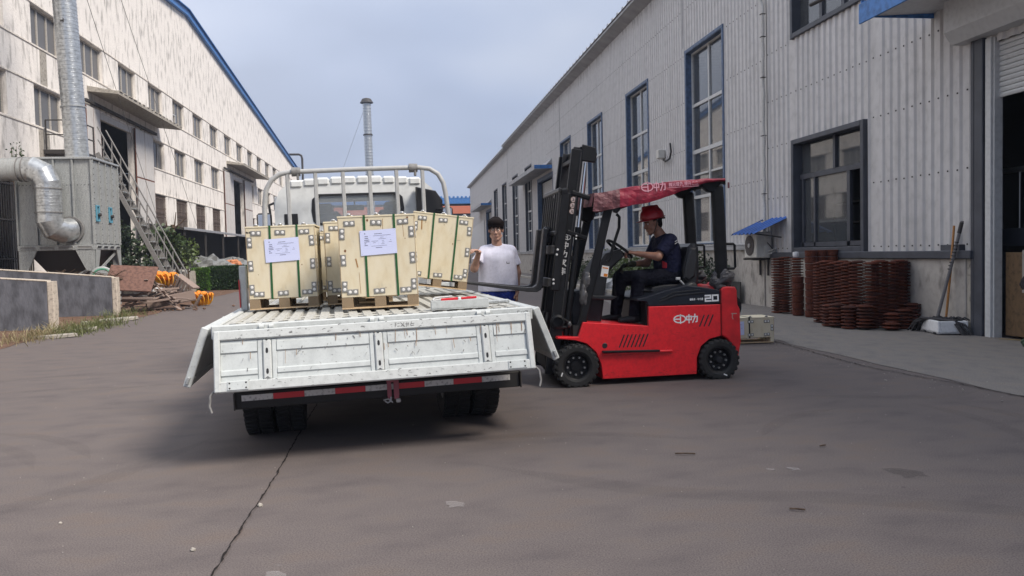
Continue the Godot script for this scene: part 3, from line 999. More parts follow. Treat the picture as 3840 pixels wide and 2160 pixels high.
	for z in [-32.0, -32.85]:
		var s := MB.new()
		s.bar(foot + V(0, 0, z), head + V(0, 0, z), 0.17, 0.05, V(1, 0.5, 0), 0.006)
		part("stringer", s, M.stair_paint, st)
		s = MB.new()
		var o := V(0.05, 0.98, z)
		s.bar(foot + o + V(0.12, -0.1, 0), head + o, 0.05, 0.05, V(0, 0, 1), 0.01)
		s.bar(foot + o + V(0.1, -0.55, 0), head + o + V(0, -0.48, 0), 0.035, 0.035, V(0, 0, 1))
		for k in 9:
			var p: Vector3 = foot.lerp(head, (k + 0.3) / 9.0) + V(0, 0, z)
			s.bar(p, p + V(0.05, 0.98, 0), 0.035, 0.035, V(0, 0, 1))
		part("handrail", s, M.stair_paint, st)
	var tm := MB.new()
	tm.bx(Vector3.ZERO, V(0.26, 0.035, 0.80), 0.006)
	var tmesh := tm.mesh()
	for k in 17: inst("tread", tmesh, M.galvanised, st, Transform3D(Basis(), foot.lerp(head, (k + 0.7) / 17.4) + V(0.02, 0.03, -32.425)))
	# lean-to shed against the wall, its mouth dark
	var sh := thing("lean_to_shed", "low lean-to shed with a flat rusty roof edge along the workshop wall", "shed", at(0, 0, 0))
	var r := MB.new()
	r.prism(pv([LX + 0.02, 3.30, -10.75, 2.98, -10.75, 3.05, LX + 0.02, 3.38]), -60.5, -41.5)
	part("roof", r, M.dark_iron, sh)
	r = MB.new()
	r.bx(V(-10.72, 3.015, -51.0), V(0.05, 0.13, 19.1), 0.01)
	part("roof_edge", r, M.roof_metal, sh)
	for z in [-41.9, -46.2, -50.5, -55.0, -60.0]:
		r = MB.new()
		r.bar(V(-10.85, 0, z), V(-10.85, 2.98, z), 0.09, 0.09, V(0, 0, 1))
		part("post", r, M.dark_iron, sh)
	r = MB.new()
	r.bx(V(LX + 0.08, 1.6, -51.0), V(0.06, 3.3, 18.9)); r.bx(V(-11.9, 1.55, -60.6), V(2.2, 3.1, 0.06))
	part("lining", r, M.dark_void, sh)  # near-black panels paint the dark inside the shed mouth
	# guy wires that cross the wall
	for q in [[V(-11.2, 13.5, -29.0), V(-12.88, 2.6, -45.7)], [V(-11.6, 14.5, -34.0), V(-12.8, 3.4, -52.6)]]:
		var wr := MB.new()
		wr.tube(path([q[0], q[1]]), 0.011, 5)
		tag(part("guy_wire", wr, M.rope_wire, self), "thin slack steel guy wire crossing the cream wall " + ("past the first canopy" if q[0].z > -30.0 else "above the dead trunk"), "wire")

# ---------------------------------------------------------------- right workshop: ribbed sheet walls at x = 8.2
const RX := 8.2

# one ribbed sheet from z0 (near) to z1 (far); ribs stand towards -x
func ribs(g: MB, z0: float, z1: float, y0: float, y1: float, pitch: float, depth: float, wide := 0.36, y1b := -1.0) -> void:
	var k := ceili((-z0) / pitch - 0.001)
	var pts := [[0.0, z0]]
	var zz := -k * pitch
	while zz > z1 + 0.02:
		for q in [[0.0, 0.0], [1.0, 0.14], [1.0, 0.14 + wide], [0.0, 0.28 + wide]]:
			var z: float = zz - q[1] * pitch
			if z < z0 - 0.004 and z > z1 + 0.004: pts.append([q[0] * depth, z])
		zz -= pitch
	pts.append([0.0, z1])
	if y1b < 0.0: y1b = y1
	for i in pts.size() - 1:
		var a := V(RX - pts[i][0], y0, pts[i][1])
		var b := V(RX - pts[i + 1][0], y0, pts[i + 1][1])
		g.quad(a, b, V(b.x, y1, b.z), V(a.x, y1, a.z), V(-1, 0, 0))

func screw_rows(ys: Array, z0: float, z1: float, pitch: float, gaps: Array, depth: float, parent: Node) -> void:
	var m := MB.new()
	for y in ys:
		var k := ceili(-z0 / pitch)
		while -k * pitch > z1:
			var z := -(k + 0.32) * pitch
			var ok := true
			for q in gaps:
				if z < q[0] + 0.1 and z > q[1] - 0.1 and y > q[2] - 0.1 and y < q[3] + 0.1: ok = false
			if ok: m.bx(V(RX - depth - 0.004, y + 0.006 * sin(k * 2.3), z), V(0.008, 0.024, 0.024))
			k += 1
	stuff(part("screw", m, M.dark_iron, parent))

func tall_window(b: Node, z0: float, z1: float, y0: float, y1: float, trim: Material) -> void:
	var g := MB.new()
	var zc := (z0 + z1) * 0.5
	var w := z0 - z1
	# lining of the opening and its trim on the face of the wall
	for z in [z0 - 0.015, z1 + 0.015]: g.bx(V(RX + 0.06, (y0 + y1) * 0.5, z), V(0.22, y1 - y0, 0.03))
	for y in [y0 + 0.015, y1 - 0.015]: g.bx(V(RX + 0.06, y, zc), V(0.22, 0.03, w - 0.06))
	for z in [z0 + 0.03, z1 - 0.03]: g.bx(V(RX - 0.035, (y0 + y1) * 0.5, z), V(0.04, y1 - y0 + 0.1, 0.09), 0.006)
	g.bx(V(RX - 0.036, y1 + 0.03, zc), V(0.05, 0.09, w + 0.14), 0.006)
	var win := part("window", g, trim, b)
	g = MB.new()
	var x := RX + 0.15
	var rows := [y0, y0 + (y1 - y0) * 0.245, y0 + (y1 - y0) * 0.48, y0 + (y1 - y0) * 0.72, y1]
	for z in [z0 - 0.06, z1 + 0.06]: g.bx(V(x, (y0 + y1) * 0.5, z), V(0.07, y1 - y0, 0.07))
	g.bx(V(x, (y0 + y1) * 0.5, zc), V(0.074, y1 - y0, 0.075))
	for i in 5:
		var y: float = rows[i] + (0.04 if i == 0 else (-0.04 if i == 4 else 0.0))
		g.bx(V(x - 0.003, y, zc), V(0.078, 0.085 if i != 2 else 0.11, w - 0.1))
	# the opening light in the third row
	for s in [-1.0, 1.0]:
		g.bx(V(x - 0.012, (rows[1] + rows[2]) * 0.5, zc + s * w * 0.245), V(0.05, 0.05, w * 0.42))
	part("frame", g, M.white_frame, win)
	for i in 4:
		for s in [-1.0, 1.0]:
			var p := MB.new()
			p.bx(V(x + 0.004, (rows[i] + rows[i + 1]) * 0.5, zc + s * w * 0.245), V(0.008, rows[i + 1] - rows[i] - 0.09, w * 0.5 - 0.12))
			part("pane", p, M.window_glass, win)
	for q in [[1, 1.0, 0.95], [0, -1.0, 0.7]]:
		var p := MB.new()
		p.bx(V(x + 0.14, (rows[q[0]] + rows[q[0] + 1]) * 0.5, zc + q[1] * w * 0.24), V(0.012, (rows[1] - rows[0]) * q[2], w * 0.3))
		part("curtain", p, M.curtain, win)

func right_workshop() -> void:
	var b := thing("metal_workshop", "long grey ribbed metal workshop with tall blue trimmed windows and an overhanging roof", "workshop", at(0, 0, 0))
	var EY := 9.46
	var wins := [[-19.66, -22.30], [-25.96, -28.5], [-32.2, -34.7], [-38.4, -40.9], [-50.5, -53.1], [-56.7, -59.3], [-63.0, -65.6], [-69.1, -71.6]]
	var Y0 := 1.52
	var Y1 := 7.0
	var doors := [[-43.2, -48.4, 5.85], [-74.3, -79.2, 5.7]]
	var ops := []
	for w in wins: ops.append([w[0], w[1], Y0, Y1])
	for d in doors: ops.append([d[0], d[1], 0.0, d[2]])
	ops.sort_custom(func(p, q): return p[0] > q[0])
	var z := -17.25
	for o in ops + [[-97.6, -97.6, 0, 0]]:
		var g := MB.new()
		ribs(g, z, o[0], 1.45, EY, 0.21, 0.026)
		part("wall_sheet", g, M.cladding, b)
		if o[0] > -97.0:
			g = MB.new()
			ribs(g, o[0], o[1], o[3], EY, 0.21, 0.026)
			part("wall_sheet", g, M.cladding, b)
			if o[2] > 1.46:
				g = MB.new()
				ribs(g, o[0], o[1], 1.45, o[2], 0.21, 0.026)
				part("wall_sheet", g, M.cladding, b)
		z = o[1]
	var gaps := ops.duplicate()
	screw_rows([2.93, 4.26, 5.62, 6.95, 8.25], -17.4, -45.0, 0.21, gaps, 0.026, b)
	for zz in [-22.55, -41.0, -62.0]:
		var s := MB.new()
		s.bx(V(RX - 0.03, (7.2 + EY) * 0.5, zz), V(0.012, EY - 7.2, 0.05))
		part("seam", s, M.cladding_shade, b)
	for w in wins: tall_window(b, w[0], w[1], Y0, Y1, M.dull_blue if w[0] > -40 else M.slate_trim)
	# plinth with its flashing
	z = -17.25
	for d in doors + [[-97.6, -97.6, 0]]:
		var p := MB.new()
		p.bx(V(RX + 0.05, 0.70, (z + d[0]) * 0.5), V(0.3, 1.46, z - d[0]), 0.01)
		part("plinth", p, M.plinth, b)
		p = MB.new()
		p.bx(V(RX - 0.06, 1.46, (z + d[0]) * 0.5), V(0.20, 0.06, z - d[0]), 0.01)
		p.bx(V(RX - 0.15, 1.40, (z + d[0]) * 0.5), V(0.02, 0.10, z - d[0]))
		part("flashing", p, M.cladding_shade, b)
		z = d[1]
	# roof: a strip of soffit and eaves gutter, the ribbed sheets above
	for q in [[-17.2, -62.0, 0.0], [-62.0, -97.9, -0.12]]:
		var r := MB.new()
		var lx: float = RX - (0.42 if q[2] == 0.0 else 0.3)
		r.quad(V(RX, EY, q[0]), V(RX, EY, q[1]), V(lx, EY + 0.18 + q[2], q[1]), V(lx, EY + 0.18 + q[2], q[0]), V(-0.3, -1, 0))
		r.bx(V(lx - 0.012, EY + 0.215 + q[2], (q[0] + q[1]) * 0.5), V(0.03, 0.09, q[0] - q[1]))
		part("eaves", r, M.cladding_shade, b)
		r = MB.new()
		var zz: float = q[0]
		var e0 := V(lx - 0.07, EY + 0.27 + q[2], 0)
		var e1 := V(RX + 14.0, EY + 1.55 + q[2], 0)
		while zz > q[1]:
			for s in [[0.0, 0.36, 0.0, 0.0], [0.36, 0.46, 0.0, 0.08], [0.46, 0.58, 0.08, 0.08], [0.58, 0.68, 0.08, 0.0]]:
				var a := V(0, s[2], zz - s[0])
				var c := V(0, s[3], zz - s[1])
				r.quad(e0 + a, e0 + c, e1 + c, e1 + a, Vector3.UP)
				if s[2] + s[3] > 0.0: r.quad(e0 + a, e0 + c, e0 + c + V(0, -s[3] - 0.004, 0), e0 + a + V(0, -s[2] - 0.004, 0), V(-1, 0, 0))
			zz -= 0.68
		part("roof", r, M.roof_metal, b)
	var dg := MB.new()
	for k in 150:
		var dz := -(ceili(rng.randf_range(17.5, 70.0) / 0.21) + 0.32) * 0.21
		var l := rng.randf_range(0.08, 0.55)
		dg.quad(V(RX - 0.0285, EY - 0.01, dz - 0.03), V(RX - 0.0285, EY - 0.01, dz + 0.03), V(RX - 0.0285, EY - l, dz + 0.012), V(RX - 0.0285, EY - l, dz - 0.012), V(-1, 0, 0))
	var dmm := mat("drip_stain", 0.10, 0.085, 0.07, 0.9)
	dmm.transparency = BaseMaterial3D.TRANSPARENCY_ALPHA
	dmm.albedo_color.a = 0.38
	stuff(part("drip_stain", dg, dmm, b))
	# doors with flat canopies
	for d in [[-43.2, -48.4, 5.85, -43.35, -54.2, 6.08], [-74.3, -79.2, 5.7, -74.0, -86.0, 6.02]]:
		var c := MB.new()
		c.prism(pv([RX, d[5] - 0.06, RX - 1.02, d[5] - 0.12, RX - 1.02, d[5] + 0.10, RX, d[5] + 0.16]), d[4], d[3], Transform3D(), 0.015)
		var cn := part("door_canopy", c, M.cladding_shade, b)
		c = MB.new()
		c.bx(V(RX - 0.52, d[5] + 0.02, d[3] + 0.012), V(1.0, 0.20, 0.02))
		part("canopy_edge", c, M.blue_trim, cn)
		c = MB.new()
		c.prism(pv([RX - 0.02, d[5] + 0.2, RX - 0.30, d[5] + 0.18, RX - 0.02, d[5] + 0.5]), d[4], d[3], Transform3D())
		part("canopy_flashing", c, M.cladding_shade, cn)
		c = MB.new()
		c.bx(V(RX + 0.10, d[2] * 0.5, d[1] + 0.08), V(0.25, d[2], 0.16)); c.bx(V(RX + 0.10, d[2] * 0.5, d[0] - 0.08), V(0.25, d[2], 0.16))
		c.bx(V(RX + 0.10, d[2] - 0.1, (d[0] + d[1]) * 0.5), V(0.24, 0.2, d[0] - d[1] - 0.32))
		var dr := part("door_frame", c, M.dull_blue, b)
		c = MB.new()
		for k in 9: c.bx(V(RX + 0.3, d[2] - 0.3 - k * 0.1, (d[0] + d[1]) * 0.5), V(0.03, 0.092, d[0] - d[1] - 0.3), 0.012)
		part("shutter", c, M.white_frame, dr)
	# lower far end: a band of lighter lining under the windowless stretch
	var fb := MB.new()
	fb.prism(pv([-80.5, 1.5, -96.9, 1.5, -96.9, 4.3, -88.0, 4.6, -80.5, 4.9]), 0.0, 0.06, Transform3D(Basis(V(0, 0, 1), V(0, 1, 0), V(-1, 0, 0)), V(RX - 0.05, 0, 0)), 0.01)
	part("lining_board", fb, M.far_white, b)
	shell(b, RX, -17.3, -97.6, 9.9)

	# ------------------------------------------------ the near hall
	var n := thing("ribbed_hall", "grey ribbed metal hall with dark framed windows, blue edged canopy and roller shutter doorway", "workshop", at(0, 0, 0))
	var NW := [-13.30, -15.98, 1.26, 3.62]
	var UW := [-13.0, -16.0, 5.72, 7.5]
	var P := 0.213
	for s in [[-10.56, -13.30, 1.27, 9.6], [-13.30, -15.98, 3.62, 5.72], [-13.0, -15.98, 7.5, 9.6], [-15.98, -17.22, 1.27, 9.6], [-5.0, -10.56, 4.15, 9.6], [6.0, -5.0, 0.0, 9.6]]:
		var g := MB.new()
		var z0: float = s[0]
		if s[0] == -10.56: 
			ribs(g, -10.56, -13.0, 1.27, 9.6, P, 0.032, 0.40); ribs(g, -13.0, -13.30, 1.27, 5.72, P, 0.032, 0.40)
		else: ribs(g, s[0], s[1], s[2], s[3], P, 0.032, 0.40)
		part("wall_sheet", g, M.cladding, n)
	screw_rows([1.36, 2.47, 3.6, 4.62, 5.67], -10.6, -17.1, P, [[NW[0], NW[1], NW[2], NW[3]], [UW[0], UW[1], UW[2], UW[3]]], 0.032, n)
	# lower window: dark frame, two fixed lights over three sliders, the nearest slider open
	var w := MB.new()
	var zc: float = (NW[0] + NW[1]) * 0.5
	var ww: float = NW[0] - NW[1]
	var yc: float = (NW[2] + NW[3]) * 0.5
	var wh: float = NW[3] - NW[2]
	for z2 in [NW[0] - 0.05, NW[1] + 0.05]: w.bx(V(RX + 0.02, yc, z2), V(0.22, wh, 0.10), 0.008)
	for y in [NW[2] + 0.06, NW[3] - 0.05]: w.bx(V(RX + 0.02, y, zc), V(0.22, 0.10, ww - 0.2), 0.008)
	var win := part("window", w, M.slate_trim, n)
	w = MB.new()
	w.bx(V(RX + 0.10, 2.84, zc), V(0.07, 0.10, ww - 0.2)); w.bx(V(RX + 0.10, 3.2, zc + 0.1), V(0.07, 0.64, 0.08))
	for q in [[-15.78, 0.07], [-15.3, 0.06], [-14.05, 0.10], [-13.55, 0.06]]: w.bx(V(RX + 0.10, 2.08, q[0]), V(0.06, 1.44, q[1]))
	w.bx(V(RX + 0.10, 1.43, zc - 0.1), V(0.06, 0.09, ww - 0.4))
	part("sash", w, M.slate_trim, win)
	for q in [[-14.46, -13.42, 2.9, 3.5], [-15.86, -14.58, 2.9, 3.5], [-15.74, -15.33, 1.48, 2.79], [-15.26, -14.11, 1.48, 2.79]]:
		w = MB.new()
		w.bx(V(RX + 0.115, (q[2] + q[3]) * 0.5, (q[0] + q[1]) * 0.5), V(0.008, q[3] - q[2], q[1] - q[0]))
		part("pane", w, M.window_glass, win)
	# upper window
	w = MB.new()
	for z2 in [UW[0] - 0.05, UW[1] + 0.05]: w.bx(V(RX + 0.02, 6.6, z2), V(0.2, 1.78, 0.10), 0.008)
	for y in [UW[2] + 0.05, UW[3] - 0.05]: w.bx(V(RX + 0.02, y, -14.5), V(0.2, 0.10, 2.8), 0.008)
	for z2 in [-15.0, -14.2]: w.bx(V(RX + 0.10, 6.6, z2), V(0.07, 1.6, 0.10))
	win = part("window", w, M.slate_trim, n)
	for q in [[-15.9, -15.05], [-14.95, -14.25], [-14.15, -13.1]]:
		w = MB.new()
		w.bx(V(RX + 0.115, 6.6, (q[0] + q[1]) * 0.5), V(0.008, 1.58, q[1] - q[0]))
		part("pane", w, M.window_glass, win)
	# flashing and plinth
	var p := MB.new()
	p.bx(V(RX - 0.05, 1.215, -13.88), V(0.17, 0.12, 6.7), 0.008)
	part("flashing", p, M.slate_trim, n)
	p = MB.new()
	p.bx(V(RX - 0.06, 1.315, -11.0), V(0.10, 0.10, 0.42), 0.006)
	part("bracket", p, M.slate_trim, n)
	p = MB.new()
	p.bx(V(RX + 0.10, 0.575, -13.96), V(0.36, 1.16, 6.52), 0.012)
	part("plinth", p, M.plinth, n)
	p = MB.new()
	p.bx(V(RX + 0.11, 0.575, -10.63), V(0.34, 1.16, 0.14), 0.012)
	part("plinth", p, M.old_concrete, n)
	# door post, guide rail, shutter box, curtain of slats
	p = MB.new()
	p.bx(V(RX + 0.06, 2.1, -10.455), V(0.30, 4.3, 0.21), 0.008); p.bx(V(RX - 0.07, 2.1, -10.545), V(0.05, 4.3, 0.05))
	part("door_post", p, M.slate_trim, n)
	p = MB.new()
	p.bx(V(RX + 0.01, 2.12, -10.265), V(0.16, 4.2, 0.11), 0.006); p.bx(V(RX + 0.03, 2.12, -10.195), V(0.13, 4.2, 0.025), 0.004)
	part("guide_rail", p, M.white_frame, n)
	p = MB.new()
	p.prism(pv([RX + 0.1, 4.86, RX - 0.36, 4.86, RX - 0.36, 4.42, RX - 0.24, 4.25, RX + 0.1, 4.25]), -10.80, -3.0, Transform3D(), 0.012)
	part("shutter_box", p, M.white_frame, n)
	var sm := MB.new()
	sm.prism(pv([0, -0.034, 0.016, -0.03, 0.024, 0.0, 0.016, 0.03, 0, 0.034, -0.012, 0.0]), -3.55, 3.55, Transform3D(Basis(V(-1, 0, 0), V(0, 1, 0), V(0, 0, -1)), Vector3.ZERO))
	var slat := sm.mesh()
	for k in 13: inst("slat", slat, M.white_frame, n, Transform3D(Basis(), V(RX + 0.06, 3.42 + k * 0.071, -6.65)))
	# canopy over the doorway: white underside, blue fascia
	var c := MB.new()
	c.quad(V(8.2, 4.93, -11.5), V(7.0, 4.86, -11.5), V(7.0, 4.86, -2.5), V(8.2, 4.93, -2.5), V(0, -1, 0))
	c.quad(V(8.2, 5.12, -11.5), V(7.0, 5.0, -11.5), V(7.0, 5.0, -2.5), V(8.2, 5.12, -2.5), V(0, 1, 0))
	for k in 6: c.bx(V(7.12 + k * 0.2, 4.885 + k * 0.0115, -7.0), V(0.07, 0.03, 8.98), 0.01)
	var cn := part("door_canopy", c, M.white_frame, n)
	c = MB.new()
	c.bx(V(6.985, 4.90, -7.0), V(0.03, 0.30, 9.06), 0.005); c.bx(V(7.6, 4.98, -11.515), V(1.2, 0.25, 0.03), 0.004)
	part("fascia", c, M.blue_trim, cn)
	c = MB.new()
	c.tube(path([V(7.15, 5.12, -11.4), V(6.75, 5.32, -12.0), V(6.72, 5.34, -12.5)]), 0.035, 8)
	part("spout", c, M.dark_iron, cn)
	# inside the doorway: a rail, a beam, the plywood barrier with a grey sheet pinned to it
	var rl := thing("guard_railing", "pale tubular railing glimpsed inside the dark roller shutter doorway", "railing", at(0, 0, 0))
	p = MB.new()
	p.tube(path([V(8.75, 2.42, -10.9), V(8.75, 2.42, -5.0)]), 0.04, 8)
	for k in 9:
		p.tube(path([V(8.75, 2.42, -10.75 - 0.0 + k * 0.34), V(8.75, 1.55, -10.75 + k * 0.34)]), 0.012, 6)
	part("bar", p, M.steel, rl)
	p = MB.new()
	p.bx(V(8.79, 1.45, -8.0), V(0.12, 0.26, 6.6), 0.01); p.bx(V(8.81, 0.7, -10.9), V(0.14, 1.4, 0.14)); p.bx(V(8.81, 0.7, -5.1), V(0.14, 1.4, 0.14))
	part("beam", p, M.slate_trim, rl)
	p = MB.new()
	p.bx(V(8.33, 0.66, -8.1), V(0.025, 1.16, 4.1), 0.004)
	var pb := part("plywood_barrier", p, M.door_ply, self, Transform3D())
	tag(pb, "brown plywood board standing across the doorway beside the white guide rail", "board")
	p = MB.new()
	p.bx(V(8.314, 0.98, -9.16), V(0.006, 0.58, 1.36))
	tag(part("grey_sheet", p, M.curtain, self), "grey sheet fixed to the brown plywood board in the doorway", "sheet")
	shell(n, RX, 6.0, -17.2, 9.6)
	# shelf with boxes seen through the open slider
	var sf := thing("storage_shelf", "steel shelf with stored boxes behind the open window slider", "shelf", at(0, 0, 0))
	p = MB.new()
	for y in [1.45, 1.85, 2.25]: p.bx(V(9.0, y, -14.3), V(0.5, 0.03, 2.4))
	for z2 in [-13.15, -15.45]: p.bx(V(8.8, 1.3, z2), V(0.04, 2.6, 0.04))
	part("frame", p, M.dark_iron, sf)
	for q in [[-13.72, 2.36, "orange_sp", 0.2], [-13.85, 2.0, "mid", 0.26], [-13.62, 1.98, "red", 0.2], [-14.2, 1.96, "blue", 0.2]]:
		p = MB.new()
		p.bx(V(8.95, q[1], q[0]), V(0.3, q[3] * 0.8, q[3]), 0.008)
		tag(part("box", p, {"orange_sp": M.orange_pole, "mid": M.decal_dim, "red": M.vinyl_tear, "blue": M.slate_trim}[q[2]], self), {"orange_sp": "small orange box on the top shelf behind the open window", "mid": "pale box on the middle shelf behind the open window", "red": "reddish box on the middle shelf nearest the open window", "blue": "dark box at the far end of the middle shelf"}[q[2]], "box")

func shell(b: Node, x: float, z0: float, z1: float, h: float) -> void:
	var g := MB.new()
	g.quad(V(x + 14, 0, z0), V(x + 14, 0, z1), V(x + 14, h + 1.5, z1), V(x + 14, h + 1.5, z0), V(-1, 0, 0))
	for z in [z0, z1]: g.quad(V(x + 0.02, 0, z), V(x + 14, 0, z), V(x + 14, h + 1.5, z), V(x + 0.02, h, z), V(0, 0, 1))
	g.quad(V(x + 0.02, h, z0), V(x + 14, h + 1.2, z0), V(x + 14, h + 1.2, z1), V(x + 0.02, h, z1), V(0, -1, 0))
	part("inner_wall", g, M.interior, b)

func end_of_yard() -> void:
	var b := thing("far_hall", "dark hall with an orange band and blue roof edge closing the far end", "hall", at(0, 0, 0))
	var g := MB.new()
	g.bx(V(-6, 4.4, -124), V(44, 8.8, 6))
	part("wall", g, M.far_dark, b)
	g = MB.new()
	g.bx(V(-6, 8.2, -120.95), V(44, 1.15, 0.2))
	part("band", g, M.far_orange, b)
	g = MB.new()
	g.bx(V(-6, 9.55, -124), V(44, 0.9, 6.4)); 
	for k in 70: g.bx(V(-27.7 + k * 0.62, 10.1, -120.9), V(0.3, 0.24, 0.3))
	part("roof", g, M.blue_trim, b)
	g = MB.new()
	g.bx(V(-14, 1.9, -119.6), V(26, 3.4, 0.4)); 
	var w := part("white_fence", g, M.far_white, self)
	tag(w, "low white wall in front of the dark hall, seen through the cab window", "wall")
	g = MB.new()
	g.bx(V(-14, 3.7, -119.6), V(26.2, 0.3, 0.6))
	part("wall_top", g, M.blue_trim, w)
	# tall ribbed flue with a rain cap
	var c := thing("flue_stack", "tall ribbed metal flue with a dark rain cap rising behind the truck cab", "chimney", at(-4.35, 0, -116))
	g = MB.new()
	var pr := PackedVector2Array()
	var y := 0.0
	while y < 23.0:
		pr.append_array([Vector2(0.56, y), Vector2(0.56, y + 0.34), Vector2(0.605, y + 0.36), Vector2(0.605, y + 0.42)])
		y += 0.44
	g.lathe(pr, 20, Transform3D(Basis(V(0, 0, 1), 0.012), Vector3.ZERO))
	part("pipe", g, M.duct_metal, c)
	for h in [10.8, 18.6]:
		g = MB.new()
		g.lathe(pv([0.6, h, 0.67, h, 0.67, h + 0.16, 0.6, h + 0.16]), 20, Transform3D(Basis(V(0, 0, 1), 0.012), Vector3.ZERO))
		part("flange", g, M.dark_iron, c)
	g = MB.new()
	g.lathe(pv([0.0, 23.0, 0.6, 23.05, 0.95, 23.2, 0.62, 23.75, 0.35, 23.85, 0.0, 23.9]), 16, Transform3D(Basis(V(0, 0, 1), 0.012), Vector3.ZERO))
	part("rain_cap", g, M.dark_iron, c)
	g = MB.new()
	g.tube(path([V(-4.9, 22.6, -116), V(-9.0, 12.0, -116.5), V(-13.0, 2.0, -117)]), 0.02, 5)
	tag(part("guy_wire", g, M.rope_wire, self), "faint guy wire slanting down from the tall flue", "wire")
	# bent lamp pole at the far corner of the left workshop
	g = MB.new()
	g.tube(path([V(-12.6, 0, -106), V(-12.6, 14.2, -106), V(-12.7, 14.6, -106), V(-13.0, 14.75, -106), V(-14.6, 14.75, -106)]), 0.14, 8)
	tag(part("bent_pipe", g, M.dark_iron, self), "bent dark pipe standing at the far corner of the cream workshop", "pipe")

# ---------------------------------------------------------------- dust collector
func duct(g: MB, a: Vector3, b: Vector3, r: float, pitch: float, seg := 28) -> void:
	var d := (b - a)
	var l := d.length()
	d /= l
	var s := (Vector3.RIGHT - d * d.x) if absf(d.x) < 0.9 else (Vector3.UP - d * d.y)
	s = s.normalized()
	var pr := PackedVector2Array([Vector2(r, 0)])
	var y := pitch
	while y < l - 0.02:
		pr.append_array([Vector2(r, y - 0.010), Vector2(r + 0.007, y - 0.005), Vector2(r + 0.007, y + 0.005), Vector2(r, y + 0.010)])
		y += pitch
	pr.append(Vector2(r, l))
	g.lathe(pr, seg, Transform3D(Basis(s, d, s.cross(d)), a))

func ring(g: MB, c: Vector3, d: Vector3, r: float, w: float, t: float) -> void:
	d = d.normalized()
	var s := (Vector3.RIGHT - d * d.x) if absf(d.x) < 0.9 else (Vector3.UP - d * d.y)
	s = s.normalized()
	g.lathe(pv([r - 0.01, -w, r + t, -w, r + t, w, r - 0.01, w]), 28, Transform3D(Basis(s, d, s.cross(d)), c))

func bent(g: MB, pts: Array, r: float, seg := 28) -> void:   # a lobster-back bend: straight gores with hard seams
	for i in pts.size() - 1:
		var A := []
		for e in 2:
			var p: Vector3 = pts[i + e]
			var d0: Vector3 = (pts[maxi(i + e, 1)] - pts[maxi(i + e, 1) - 1]).normalized()
			var d1: Vector3 = (pts[mini(i + e + 1, pts.size() - 1)] - pts[mini(i + e, pts.size() - 2)]).normalized()
			A.append([p, (d0 + d1).normalized()])
		var d: Vector3 = (pts[i + 1] - pts[i]).normalized()
		var u := (V(0, 0, 1) - d * d.z).normalized()
		var w := d.cross(u)
		for j in seg:
			var q := []
			for k in [j, j + 1]:
				var nn := u * cos(TAU * k / seg) + w * sin(TAU * k / seg)
				for e in 2:
					var p: Vector3 = A[e][0] + nn * r
					var m: Vector3 = A[e][1]
					p -= d * ((p - A[e][0]).dot(m) / d.dot(m))
					q.append([p, nn])
			g.quadn(q[0][0], q[1][0], q[3][0], q[2][0], q[0][1], q[1][1], q[3][1], q[2][1])

